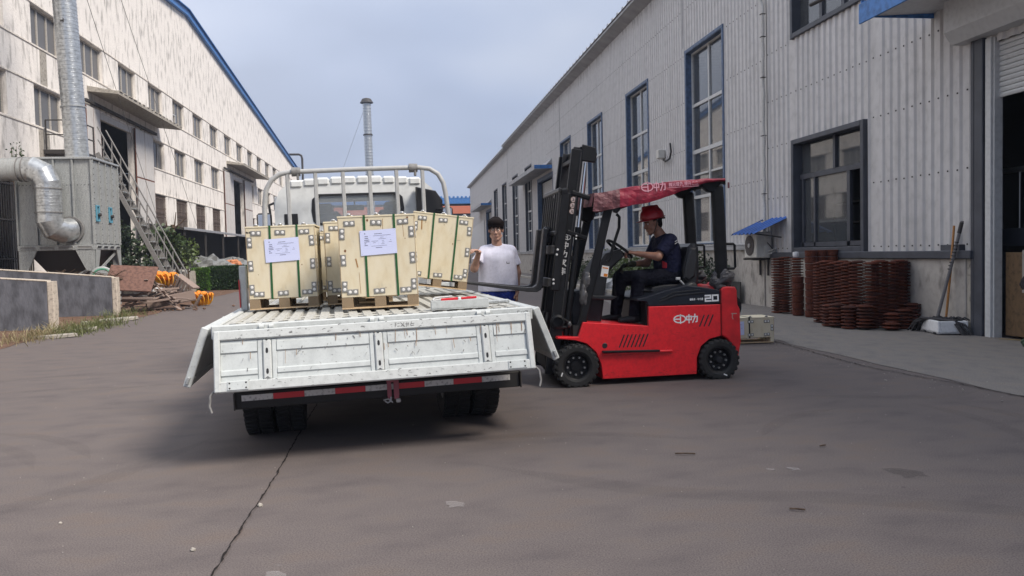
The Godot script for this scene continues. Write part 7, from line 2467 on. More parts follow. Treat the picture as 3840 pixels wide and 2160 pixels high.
	for pz in 2:
		var xa: float = [1.90, 2.16][pz]
		var xb: float = [2.16, 3.27][pz]
		g = MB.new()
		var nx := 7 if pz == 0 else 26
		var zz := 18
		for i in nx:
			for j in zz:
				var q := []
				for e in [[i, j], [i + 1, j], [i + 1, j + 1], [i, j + 1]]:
					var x: float = lerpf(xa, xb, float(e[0]) / nx)
					var z: float = lerpf(-7.835, -8.865, float(e[1]) / zz)
					q.append(V(x, tops.call(x, z), z))
				g.quad(q[0], q[1], q[2], q[3], Vector3.UP)
			for s in [[-7.835, 1.0], [-8.865, -1.0]]:
				for j in 5:
					var q := []
					for e in [[i, j], [i + 1, j], [i + 1, j + 1], [i, j + 1]]:
						var x: float = lerpf(xa, xb, float(e[0]) / nx)
						var y: float = tops.call(x, s[0]) - drop.call(x) * e[1] / 5.0
						var bulge: float = 0.012 * sin(PI * e[1] / 5.0) + (0.016 * nz.get_noise_2d(x * 7.0, y * 5.0) if e[1] > 0 else 0.0)
						q.append(V(x - 0.02 * (e[1] / 5.0) * (1.0 if x < 2.0 else 0.0), y, s[0] + s[1] * bulge))
					g.quad(q[0], q[1], q[2], q[3], V(0, 0, s[1]))
		if pz == 0:
			for j in zz:
				for k in 4:
					var q := []
					for e in [[j, k], [j + 1, k], [j + 1, k + 1], [j, k + 1]]:
						var z: float = lerpf(-7.835, -8.865, float(e[0]) / zz)
						q.append(V(1.90 - 0.03 * sin(PI * e[1] / 8.0) + 0.014 * nz.get_noise_2d(z * 7.0, e[1] * 1.0), tops.call(1.90, z) - 0.135 * e[1] / 4.0, z))
					g.quad(q[0], q[1], q[2], q[3], V(-1, 0, 0))
		part("fabric_roof", g, M.canopy_grey if pz == 0 else M.canopy_red, f)
	g = MB.new()
	var fd := V(1, 0.05, 0)
	write(g, ["emblem"], V(2.385, 1.965, -7.823), fd, V(0, 1, 0), Vector2(0.118, 0.10), 0.0105, Vector2.ZERO, 0.004)
	write(g, ["zhong", "li"], V(2.508, 1.978, -7.823), fd, V(0, 1, 0), Vector2(0.064, 0.088), 0.0105, Vector2(0.068, 0.0), 0.004)
	write(g, ["ban", "yun", "lv", "se"], V(2.668, 2.020, -7.823), fd, V(0, 1, 0), Vector2(0.034, 0.040), 0.0042, Vector2(0.0375, 0.0), 0.004)
	write(g, ["comma"], V(2.815, 2.028, -7.823), fd, V(0, 1, 0), Vector2(0.034, 0.040), 0.0045, Vector2(0.0375, 0.0), 0.004)
	write(g, ["ti", "sheng", "wei", "lai"], V(2.832, 2.028, -7.823), fd, V(0, 1, 0), Vector2(0.034, 0.040), 0.0042, Vector2(0.0375, 0.0), 0.004)
	g.strokes([[0, 0, 1, 0], [0, 1, 0.85, 1]], face(V(2.665, 2.008, -7.823), fd, V(0, 1, 0)), Vector2(0.315, 0.066), 0.0045, 0.004)
	part("roof_lettering", g, M.decal_pink, f)
	# ties under the edge of the fabric
	for q in [[2.20, 1.875], [2.24, 1.88], [1.98, 1.83], [3.315, 2.03]]:
		g = MB.new()
		g.bx(V(q[0], q[1], -7.86), V(0.02, 0.06, 0.012), 0.003)
		part("tie", g, M.canopy_grey, f)
	# mast, leaning back
	var lean := deg_to_rad(8.2)
	var up := V(sin(lean), cos(lean), 0)
	var back := V(cos(lean), -sin(lean), 0)
	var m0 := V(1.515, 0.60, 0) - up * 0.46
	var mp := func(h: float, b: float, z: float) -> Vector3: return m0 + up * h + back * b + V(0, 0, z)
	for z in [-8.0, -8.66]:
		var s := 1.0 if z > -8.35 else -1.0
		g = MB.new()
		g.bar(mp.call(0.0, 0.0, z), mp.call(2.30, 0.0, z), 0.125, 0.05, back, 0.006)
		var rl := part("mast_rail", g, M.fork_black, f)
		g = MB.new()
		g.bar(mp.call(0.55, 0.035, z + s * 0.028), mp.call(2.27, 0.035, z + s * 0.028), 0.012, 0.008, back, 0.002)
		part("wear_strip", g, M.fork_steel, rl)
		g = MB.new()
		g.bar(mp.call(0.25, 0.015, z - s * 0.055), mp.call(2.33, 0.015, z - s * 0.055), 0.10, 0.035, back, 0.006)
		part("inner_rail", g, M.fork_dark, f)
		g = MB.new()
		g.tube(path([mp.call(0.30, 0.115, z - s * 0.02), mp.call(1.52, 0.105, z - s * 0.02)]), 0.032, 12)
		var cyl := part("lift_cylinder", g, M.fork_black, f)
		g = MB.new()
		g.tube(path([mp.call(1.52, 0.105, z - s * 0.02), mp.call(2.18, 0.10, z - s * 0.02)]), 0.017, 12)
		part("rod", g, M.chrome, cyl)
		g = MB.new()
		g.tube(path([mp.call(0.9, 0.135, z - s * 0.07), mp.call(2.0, 0.13, z - s * 0.07), mp.call(2.15, 0.12, z - s * 0.08)]), 0.011, 8)
		part("hose", g, M.wire_black, cyl)
		for q in [[1.86, 0.24], [1.46, 0.20]]:
			g = MB.new()
			g.bar(mp.call(q[0], -0.02, z + s * 0.012), mp.call(q[0] - 0.045, q[1], z + s * 0.012), 0.05, 0.05, up, 0.012)
			if q[0] > 1.8: g.lathe(pv([0.0, 0.03, 0.05, 0.03, 0.055, 0.0, 0.05, -0.03, 0.0, -0.03]), 16, Transform3D(Basis(V(1, 0, 0), PI / 2), mp.call(1.80, 0.235, z + s * 0.012)))
			part("mast_bracket", g, M.fork_black, rl)
		g = MB.new()
		g.lathe(pv([0.05, 0.03, 0.072, 0.02, 0.075, -0.02, 0.05, -0.02]), 22, Transform3D(Basis(V(1, 0, 0), PI / 2), V(1.525, 0.68, z + s * 0.03)))
		g.bar(V(1.56, 0.72, z + s * 0.035), V(1.66, 0.655, z + s * 0.035), 0.03, 0.03, V(0, 1, 0), 0.01); g.bar(V(1.54, 0.62, z + s * 0.035), V(1.65, 0.62, z + s * 0.035), 0.026, 0.03, V(0, 1, 0), 0.01)
		part("tilt_pivot", g, M.fork_black, f)
		g = MB.new()
		g.ball(V(1.645, 0.65, z + s * 0.055), V(0.022, 0.032, 0.018), 10, 8)
		part("lamp", g, M.film_wrap, f)
	for q in [[2.29, 0.05, 0.09], [2.2, 0.0, 0.05], [1.2, 0.06, 0.05], [0.35, 0.05, 0.09]]:
		g = MB.new()
		g.bar(mp.call(q[0], q[1], -8.66), mp.call(q[0], q[1], -8.0), q[2], 0.06, up, 0.008)
		part("crossmember", g, M.fork_black, f)
	g = MB.new()
	g.prism(pv([-0.06, -0.08, 0.09, -0.08, 0.10, 0.0, 0.08, 0.07, -0.06, 0.085]), -0.03, 0.03, Transform3D(Basis(back, up, back.cross(up)), mp.call(2.27, 0.10, -8.0)), 0.008)
	part("mast_head", g, M.fork_black, f)
	# decals on the near rail: vertical lettering and three round warnings
	g = MB.new()
	var words := ["emblem", "zhong", "li", "cha", "che"]
	for i in 5:
		var p: Vector3 = mp.call(1.375 - i * 0.088, -0.042, -7.9745)
		write(g, [words[i]], p, back, up, Vector2(0.072, 0.060) if i == 0 else Vector2(0.062, 0.066), 0.0095 if i > 0 else 0.008, Vector2.ZERO)
	part("mast_lettering", g, M.decal_dim, f)
	for i in 3:
		g = MB.new()
		g.lathe(pv([0.0, 0.0015, 0.027, 0.0015, 0.028, 0.0]), 20, Transform3D(Basis(V(1, 0, 0), PI / 2), mp.call(1.79 - i * 0.060, 0.012, -7.9745)))
		var dc := part("warning_decal", g, M.decal_round, f)
		g = MB.new()
		var rr := []
		for k in 17: rr.append(0.5 + 0.46 * cos(TAU * k / 16.0)); rr.append(0.5 + 0.46 * sin(TAU * k / 16.0))
		g.strokes([rr, [0.2, 0.8, 0.8, 0.2]], face(mp.call(1.79 - i * 0.060 - 0.028, -0.016, -7.9725), back, up), Vector2(0.056, 0.056), 0.005)
		part("red_ring", g, M.vinyl_tear, dc)
		g = MB.new()
		g.strokes([[0.35, 0.7, 0.5, 0.6, 0.45, 0.4, 0.6, 0.25], [0.5, 0.6, 0.65, 0.55], [0.3, 0.3, 0.45, 0.42]], face(mp.call(1.79 - i * 0.060 - 0.028, -0.016, -7.9725), back, up), Vector2(0.056, 0.056), 0.007, 0.0008)
		part("pictogram", g, M.ink, dc)
	# carriage, backrest and forks
	var ca := deg_to_rad(7.3)
	var cu := V(sin(ca), cos(ca), 0)
	var cb := V(cos(ca), -sin(ca), 0)
	var heel := V(1.34, 0.995, 0)
	var cp := func(h: float, b: float, z: float) -> Vector3: return heel + cu * h + cb * b + V(0, 0, z)
	for h in [0.10, 0.43]:
		g = MB.new()
		g.bar(cp.call(h, 0.095, -8.78), cp.call(h, 0.095, -7.92), 0.09, 0.04, cu, 0.008)
		part("carriage_bar", g, M.fork_steel, f)
	for z in [-7.93, -8.77]:
		g = MB.new()
		g.bar(cp.call(0.02, 0.155, z), cp.call(1.02, 0.165, z), 0.09, 0.05, cb, 0.012); g.bar(cp.call(0.98, 0.16, z), cp.call(1.06, 0.14, z), 0.09, 0.05, cb, 0.02)
		part("backrest_post", g, M.fork_black, f)
	for h in [0.60, 1.035]:
		g = MB.new()
		g.bar(cp.call(h, 0.10, -8.80), cp.call(h, 0.10, -7.92), 0.045, 0.03, cu, 0.008)
		part("backrest_rail", g, M.fork_steel, f)
	for k in 8:
		g = MB.new()
		var z := -8.76 + k * 0.118
		g.bar(cp.call(0.60, 0.10, z), cp.call(1.03, 0.10, z), 0.022, 0.014, V(0, 0, 1), 0.004)
		part("backrest_bar", g, M.fork_steel, f)
	for z in [-8.12, -8.50]:
		g = MB.new()
		var fkp := pv([0.0, 0.64, 0.045, 0.64, 0.05, 0.06, 0.04, 0.015, 0.0, -0.012, -0.10, -0.02, -1.06, 0.006, -1.08, 0.014, -1.06, 0.019, -0.10, 0.024, -0.04, 0.034, -0.01, 0.06, 0.0, 0.10])
		g.prism(fkp, z - 0.055, z + 0.055, Transform3D(Basis(cb, cu, V(0, 0, 1)), heel), 0.006)
		var fk := part("fork", g, M.fork_steel, f)
		g = MB.new()
		g.bx(Vector3.ZERO, V(0.05, 0.06, 0.09), 0.02)
		part("hook", g, M.fork_steel, fk, Transform3D(Basis(cb, cu, V(0, 0, 1)), cp.call(0.62, 0.04, z)))
	g = MB.new()
	g.prism(pv([0.0, 0.0, 0.09, 0.0, 0.09, 0.14, 0.07, 0.17, 0.02, 0.17, 0.0, 0.14]), -0.05, 0.05, Transform3D(Basis(cb, cu, V(0, 0, 1)), cp.call(0.5, 0.02, -8.22)), 0.02)
	part("carriage_stop", g, M.fork_dark, f)
	g = MB.new()
	for q in [[1.53, 1.41], [1.52, 1.36], [1.48, 1.11], [1.48, 1.07]]: g.ball(V(q[0], q[1], -7.905), V(0.012, 0.012, 0.01), 10, 6)
	for q in [[1.73, 1.545], [1.725, 1.515]]: g.ball(V(q[0], q[1], -7.93), V(0.010, 0.010, 0.01), 10, 6)
	part("bolt", g, M.decal_dim, f)
	g = MB.new()
	g.tube(path([mp.call(0.30, -0.10, -8.05), mp.call(0.62, -0.10, -8.05)]), 0.016, 8); g.tube(path([mp.call(0.30, -0.11, -8.2), mp.call(0.62, -0.11, -8.2)]), 0.02, 8)
	part("chain_anchor", g, M.fork_steel, f)
	# front cowl, dashboard, steering wheel, lever
	g = MB.new()
	g.prism(pv([1.70, 0.56, 1.80, 0.60, 1.86, 0.93, 1.79, 0.99, 1.72, 0.98, 1.67, 0.80]), -8.72, -8.02, Transform3D(), 0.02)
	g.prism(pv([1.83, 0.62, 2.02, 0.64, 2.10, 1.16, 2.28, 1.33, 2.24, 1.40, 2.08, 1.36, 1.93, 1.15]), -8.62, -8.12, Transform3D(), 0.02)
	g.prism(pv([1.84, 0.90, 2.10, 0.88, 2.16, 0.915, 1.86, 0.935]), -8.75, -7.98, Transform3D(), 0.008)
	var ds := part("dashboard", g, M.fork_dark, f)
	g = MB.new()
	g.bx(V(0, 0, 0), V(0.075, 0.115, 0.002)); 
	var stk := part("sticker", g, M.decal_white, ds, Transform3D(Basis(V(0, 0, 1), -0.18), V(2.065, 1.175, -8.117)))
	g = MB.new()
	g.bx(V(0.014, -0.038, 0.0016), V(0.04, 0.03, 0.001)); g.bx(V(0, 0.035, 0.0015), V(0.06, 0.012, 0.001))
	part("print", g, M.orange_spiral, stk)
	g = MB.new()
	var wc := V(2.275, 1.405, -8.30)
	var ax := V(0.60, 0.80, 0.0).normalized()
	var sd := V(0.80, -0.60, 0.0)
	var rim := PackedVector3Array()
	for k in 32: rim.append(wc + (sd * cos(TAU * k / 32.0) + V(0, 0, 1) * sin(TAU * k / 32.0)) * 0.155)
	g.tube(rim, 0.015, 8, false, -1.0, true)
	for k in 3:
		var t := TAU * k / 3.0 + 0.5
		g.bar(wc - ax * 0.03, wc + (sd * cos(t) + V(0, 0, 1) * sin(t)) * 0.15, 0.03, 0.012, ax.cross(sd), 0.004)
	g.lathe(pv([0.0, 0.0, 0.05, -0.01, 0.055, -0.05, 0.03, -0.10, 0.025, -0.22]), 14, Transform3D(Basis(sd, ax, sd.cross(ax)), wc))
	part("steering_wheel", g, M.fork_black, f)
	g = MB.new()
	g.tube(path([V(2.235, 0.90, -8.36), V(2.225, 1.06, -8.36), V(2.25, 1.15, -8.36), V(2.33, 1.21, -8.36)]), 0.014, 8); g.ball(V(2.345, 1.225, -8.36), V(0.026, 0.026, 0.026), 10, 8)
	part("lever", g, M.fork_black, f)
	g = MB.new()
	g.tube(path([V(2.165, 1.76, -7.99), V(2.195, 1.73, -7.99), V(2.19, 1.62, -7.99), V(2.12, 1.42, -7.99), V(2.085, 1.30, -7.99), V(2.06, 1.28, -7.99)]), 0.016, 8)
	part("grab_rail", g, M.fork_black, f)
	g = MB.new()
	g.prism(pv([2.09, 1.985, 2.20, 1.985, 2.20, 1.86, 2.185, 1.80, 2.15, 1.765, 2.12, 1.775, 2.095, 1.82]), -7.955, -7.895, Transform3D(), 0.012)
	part("lamp_cover", g, M.fork_dark, f)
	g = MB.new()
	g.prism(pv([1.96, 1.90, 2.09, 1.93, 2.13, 1.84, 2.10, 1.74, 2.03, 1.70, 1.96, 1.74]), -8.80, -8.70, Transform3D(), 0.02)
	part("lamp_cover", g, M.fork_black, f)
	g = MB.new()
	g.lump(V(1.835, 1.08, -7.935), V(0.050, 0.10, 0.040), nz, 0.35, 9.0, 22, 16); g.lump(V(1.795, 0.94, -7.93), V(0.048, 0.11, 0.042), nz, 0.35, 9.0, 22, 16)
	tag(part("wrapped_lamp", g, M.film_wrap, self), "lamp wrapped in crinkled clear film on the forklift's front pillar", "lamp")
	for q in [[V(3.26, 1.07, -7.955), V(0.115, 0.10, 0.085), "grey plastic bag tied round the foot of the forklift's near rear pillar"], [V(3.10, 1.09, -8.32), V(0.13, 0.075, 0.12), "grey plastic bag lying on the hood in the middle"], [V(3.19, 1.07, -8.70), V(0.08, 0.06, 0.09), "small grey plastic bag at the foot of the far rear pillar"]]:
		g = MB.new()
		g.lump(q[0], q[1], nz, 0.55, 9.0, 26, 18)
		if q[0].z > -8.0: g.lump(q[0] + V(-0.005, -0.075, 0.005), V(0.085, 0.06, 0.07), nz, 0.4, 9.0, 22, 14)
		tag(part("plastic_bag", g, M.grey_plastic_bag, self), q[2], "bag")
	g = MB.new()
	g.lump(V(2.02, 0.905, -8.62), V(0.17, 0.05, 0.10), nz, 0.7, 8.0, 24, 16)
	tag(part("crumpled_film", g, M.white_sack, self), "crumpled white plastic lying beside the forklift's dashboard", "plastic")

# ---------------------------------------------------------------- people
func cap(a: Vector3, b: Vector3, ra: float, rb: float) -> Array: return [a, b, ra, rb]
func ell(c: Vector3, r: Vector3, b := Basis()) -> Array: return [c, r, b]

func puff(prims: Array, d: float) -> Array:
	var o := []
	for p in prims:
		if p[2] is float: o.append([p[0], p[1], p[2] + d, p[3] + d])
		else: o.append([p[0], p[1] + Vector3.ONE * d, p[2]])
	return o

func head_prims(c: Vector3, b: Basis, neck: Vector3, s := 0.95) -> Array:
	var P := func(x: float, y: float, z: float) -> Vector3: return c + b * (V(x, y, z) * s)
	var l := [ell(P.call(0, 0.032, -0.012), V(0.074, 0.094, 0.093) * s, b), ell(P.call(0, -0.040, 0.022), V(0.062, 0.076, 0.067) * s, b), cap(P.call(-0.013, -0.104, 0.062), P.call(0.013, -0.104, 0.062), 0.019 * s, 0.019 * s)]
	for q in [-1.0, 1.0]:
		l.append(ell(P.call(q * 0.037, -0.028, 0.058), V(0.026, 0.028, 0.024) * s, b))
		l.append(cap(P.call(q * 0.058, -0.07, 0.0), P.call(q * 0.03, -0.098, 0.045), 0.018 * s, 0.018 * s))
	l.append(cap(P.call(-0.036, 0.026, 0.074), P.call(0.036, 0.026, 0.074), 0.012 * s, 0.012 * s))
	l.append(cap(P.call(0, -0.055, -0.02), neck, 0.052 * s, 0.060))
	return l

func face_prims(c: Vector3, b: Basis, s := 0.95) -> Array:
	var P := func(x: float, y: float, z: float) -> Vector3: return c + b * (V(x, y, z) * s)
	var l := [cap(P.call(0, 0.012, 0.084), P.call(0, -0.030, 0.108), 0.0085 * s, 0.0125 * s), cap(P.call(-0.012, -0.036, 0.094), P.call(0.012, -0.036, 0.094), 0.009 * s, 0.009 * s), cap(P.call(-0.019, -0.064, 0.083), P.call(0.019, -0.064, 0.083), 0.0085 * s, 0.0085 * s), cap(P.call(-0.014, -0.076, 0.081), P.call(0.014, -0.076, 0.081), 0.0085 * s, 0.0085 * s)]
	for q in [-1.0, 1.0]:
		l.append(ell(P.call(q * 0.079, -0.006, -0.008), V(0.011, 0.031, 0.019) * s, b))
	for q in [-1.0, 1.0]:
		var e := ell(P.call(q * 0.031, 0.006, 0.092), V(0.017, 0.010, 0.014) * s, b)
		e.append("-")
		l.append(e)
	return l

func eyes(parent: Node, c: Vector3, b: Basis, s := 0.95) -> void:
	var P := func(x: float, y: float, z: float) -> Vector3: return c + b * (V(x, y, z) * s)
	for q in [-1.0, 1.0]:
		var g := MB.new()
		g.ball(P.call(q * 0.031, 0.005, 0.0755), V(0.0125, 0.0085, 0.010) * s, 12, 8, b)
		var e := part("eye", g, M.eye_white, parent)
		g = MB.new()
		g.ball(P.call(q * 0.031, 0.004, 0.0825), V(0.0055, 0.0062, 0.0045) * s, 10, 6, b)
		part("iris", g, M.wire_black, e)
		g = MB.new()
		g.tube(path([P.call(q * 0.012, 0.025, 0.089), P.call(q * 0.032, 0.031, 0.086), P.call(q * 0.052, 0.024, 0.070)]), 0.0042, 6)
		part("eyebrow", g, M.hair, parent)
	var g2 := MB.new()
	g2.tube(path([P.call(-0.021, -0.071, 0.0855), P.call(0, -0.0695, 0.0925), P.call(0.021, -0.071, 0.0855)]), 0.0034, 6)
	part("lips", g2, M.lip, parent)

# wrist w, d towards the fingers, back of the hand n, thumb towards t; curl bends each knuckle
func hand_prims(w: Vector3, d: Vector3, n: Vector3, t: Vector3, curl: float, s := 1.0) -> Array:
	d = d.normalized()
	n = (n - d * n.dot(d)).normalized()
	t = (t - d * t.dot(d) - n * t.dot(n)).normalized()
	var l := []
	for k in 4:
		var u := (1.5 - k) * 0.0195 * s
		l.append(cap(w + d * 0.012 * s + t * u * 0.6, w + d * 0.082 * s + t * u, 0.0145 * s, 0.0120 * s))
		var p := w + d * 0.084 * s + t * u
		var dir := d
		var len: Array = [[0.040, 0.026, 0.020], [0.045, 0.029, 0.022], [0.042, 0.027, 0.021], [0.033, 0.021, 0.018]][k]
		for j in 3:
			dir = (dir.rotated(n.cross(d).normalized(), curl * [0.8, 1.0, 0.8][j] + 0.05 * k)).normalized()
			var q: Vector3 = p + dir * len[j] * s
			l.append(cap(p, q, (0.0098 - 0.001 * j) * s, (0.0092 - 0.001 * j) * s))
			p = q
	var b := w + d * 0.025 * s + t * 0.026 * s
	var m := b + (d * 0.6 + t * 0.8 - n * 0.25).normalized() * 0.038 * s
	var e := m + (d * 0.95 + t * 0.25 - n * 0.35).normalized() * 0.030 * s
	l.append(cap(b, m, 0.0135 * s, 0.0110 * s)); l.append(cap(m, e, 0.0108 * s, 0.0090 * s))
	return l

func people() -> void:
	standing_man()
	driver()
	man_at_edge()

func standing_man() -> void:
	var p := thing("person", "man in white shirt, glasses and royal blue shorts standing beyond the forks, one hand raised", "person", at(0, 0, 0))
	var hc := V(1.032, 1.652, -8.96)
	var hb := Basis(Vector3.UP, -0.14) * Basis(V(1, 0, 0), 0.10)
	var nk := V(1.045, 1.475, -9.0)
	var RS := V(0.872, 1.425, -9.0)
	var RE := V(0.772, 1.225, -8.90)
	var RW := V(0.818, 1.405, -8.79)
	var LS := V(1.222, 1.425, -9.0)
	var LE := V(1.272, 1.165, -9.02)
	var LW := V(1.252, 0.945, -8.95)
	var g := MB.new()
	var legs := []
	for s in [-1.0, 1.0]:
		legs.append(cap(V(1.05 + s * 0.09, 0.86, -9.0), V(1.05 + s * 0.11, 0.48, -8.98), 0.085, 0.058))
		legs.append(cap(V(1.05 + s * 0.11, 0.48, -8.98), V(1.05 + s * 0.12, 0.10, -9.02), 0.056, 0.036))
	g.body([cap(V(1.05, 1.32, -9.01), V(1.05, 0.92, -9.0), 0.09, 0.11), cap(RS, RE, 0.046, 0.041), cap(RE, RW, 0.041, 0.028), cap(LS, LE, 0.046, 0.040), cap(LE, LW, 0.040, 0.028), cap(nk, V(1.05, 1.38, -9.01), 0.055, 0.055)] + legs, 0.012, 0.03)
	g.body(head_prims(hc, hb, nk) + face_prims(hc, hb), 0.0042, 0.012)
	g.body([cap(RE.lerp(RW, 0.75), RW, 0.0305, 0.026)] + hand_prims(RW, V(-0.62, 0.28, 0.72), V(0.15, 0.95, -0.1), V(0.6, 0.1, 0.6), 0.42), 0.0042, 0.010)
	g.body([cap(LE.lerp(LW, 0.75), LW, 0.0305, 0.026)] + hand_prims(LW, V(-0.05, -1, 0.12), V(1, 0, 0.3), V(0, 0, 1), 0.40), 0.0042, 0.010)
	part("body", g, M.skin, p)
	eyes(p, hc, hb)
	# hair: a thick straight fringe
	var P := func(x: float, y: float, z: float) -> Vector3: return hc + hb * (V(x, y, z) * 0.95)
	g = MB.new()
	var hp := [ell(P.call(0, 0.066, -0.016), V(0.097, 0.086, 0.106) * 0.95, hb), ell(P.call(0, 0.088, 0.032), V(0.086, 0.054, 0.078) * 0.95, hb), ell(P.call(0, 0.01, -0.055), V(0.078, 0.075, 0.06) * 0.95, hb)]
	for k in 9:
		var u := (k - 4) / 4.0
		hp.append(cap(P.call(u * 0.066, 0.10, 0.068 - 0.02 * u * u), P.call(u * 0.076, 0.034 + 0.007 * ((k * 5) % 3), 0.097 - 0.036 * u * u), 0.018, 0.007))
	for k in 16:
		var t := TAU * k / 16.0
		hp.append(cap(P.call(0.02 * cos(t), 0.125, -0.01 + 0.02 * sin(t)), P.call(0.096 * cos(t) * 0.9, 0.085 + 0.012 * ((k * 7) % 3), -0.012 + 0.104 * sin(t) * 0.9), 0.026, 0.012))
	for q in [-1.0, 1.0]: hp.append(cap(P.call(q * 0.078, 0.06, 0.02), P.call(q * 0.080, 0.008, 0.022), 0.016, 0.007))
	g.body(hp, 0.0048, 0.012)
	part("hair", g, M.hair, p)
	# glasses
	g = MB.new()
	for q in [-1.0, 1.0]:
		var r := PackedVector3Array()
		for k in 18:
			var t := TAU * k / 18.0
			r.append(P.call(q * 0.034 + 0.027 * cos(t), 0.003 + 0.020 * sin(t) * (0.9 if sin(t) > 0 else 1.0), 0.102))
		g.tube(r, 0.0016, 5, false, -1.0, true)
		g.tube(path([P.call(q * 0.058, 0.016, 0.102), P.call(q * 0.072, 0.016, 0.09), P.call(q * 0.082, 0.010, 0.0)]), 0.0024, 5)
		g.tube(path([P.call(q * 0.010, 0.014, 0.103), P.call(q * 0.034, 0.0215, 0.104), P.call(q * 0.058, 0.016, 0.102)]), 0.0028, 5)
	g.tube(path([P.call(-0.010, 0.008, 0.104), P.call(0.010, 0.008, 0.104)]), 0.002, 5)
	part("glasses", g, M.wire_black, p)
	# loose white T-shirt
	g = MB.new()
	var sl := RS.lerp(RE, 0.66)
	var sl2 := LS.lerp(LE, 0.66)
	var shirt := [cap(V(0.955, 1.33, -8.995), V(0.945, 0.95, -8.99), 0.118, 0.128), cap(V(1.14, 1.33, -8.995), V(1.155, 0.95, -8.99), 0.118, 0.128), cap(V(1.045, 1.30, -8.97), V(1.05, 0.95, -8.97), 0.12, 0.13), cap(RS + V(0.03, -0.02, 0), LS + V(-0.03, -0.02, 0), 0.066, 0.066), cap(nk + V(0, -0.035, -0.01), V(1.045, 1.38, -9.0), 0.075, 0.11), cap(nk + V(-0.03, -0.03, -0.01), RS + V(0.03, 0.0, 0), 0.05, 0.052), cap(nk + V(0.03, -0.03, -0.01), LS + V(-0.03, 0.0, 0), 0.05, 0.052),
		cap(RS + V(0.015, -0.015, 0), sl + (RE - RS) * 0.2, 0.058, 0.076), cap(LS + V(-0.015, -0.015, 0), sl2 + (LE - LS) * 0.2, 0.058, 0.076)]
	g.body(shirt.slice(0, 7), 0.010, 0.035, [[V(1.05, 0.962, -9.0), V(0, -1, 0)], [V(1.042, 1.474, -8.95), V(0, 0.93, 0.36).normalized(), V(1.042, 1.53, -8.95), 0.078]])
	g.body([shirt[7], shirt[3]], 0.010, 0.035, [[sl, (RE - RS).normalized()]])
	g.body([shirt[8], shirt[3]], 0.010, 0.035, [[sl2, (LE - LS).normalized()]])
	var sh := part("shirt", g, M.white_shirt, p)
	g = MB.new()
	g.body(puff(shirt.slice(0, 3), 0.0015), 0.004, 0.035, [[V(1.130, 0, 0), V(-1, 0, 0)], [V(1.170, 0, 0), V(1, 0, 0)], [V(0, 1.268, 0), V(0, -1, 0)], [V(0, 1.276, 0), V(0, 1, 0)], [V(0, 0, -8.93), V(0, 0, -1)]])
	for q in [[1.131, 1.296, 0.010, 0.026], [1.147, 1.288, 0.006, 0.014], [1.160, 1.292, 0.005, 0.020]]:
		g.body(puff(shirt.slice(0, 3), 0.0015), 0.004, 0.035, [[V(q[0], 0, 0), V(-1, 0, 0)], [V(q[0] + q[2], 0, 0), V(1, 0, 0)], [V(0, q[1] - q[3], 0), V(0, -1, 0)], [V(0, q[1], 0), V(0, 1, 0)], [V(0, 0, -8.93), V(0, 0, -1)]])
	part("chest_print", g, M.ink, sh)
	# shorts
	g = MB.new()
	var shorts := [cap(V(0.985, 0.94, -9.0), V(1.115, 0.94, -9.0), 0.135, 0.135)]
	for s in [-1.0, 1.0]: shorts.append(cap(V(1.05 + s * 0.09, 0.88, -9.0), V(1.05 + s * 0.12, 0.46, -8.98), 0.118, 0.105))
	g.body(shorts, 0.013, 0.03, [[V(0, 0.52, 0), V(0, -1, 0)], [V(0, 1.02, 0), V(0, 1, 0)]])
	part("shorts", g, M.royal_blue, p)
	for s in [-1.0, 1.0]:
		g = MB.new()
		var x: float = 1.05 + s * 0.12
		g.body([cap(V(x, gy(x) + 0.05, -9.05), V(x + s * 0.02, gy(x) + 0.04, -8.86), 0.044, 0.038), cap(V(x, 0.09, -9.03), V(x, gy(x) + 0.06, -9.03), 0.042, 0.044)], 0.012, 0.03, [[V(0, gy(x) + 0.008, 0), V(0, -1, 0)]])
		part("shoe", g, M.shoe, p)

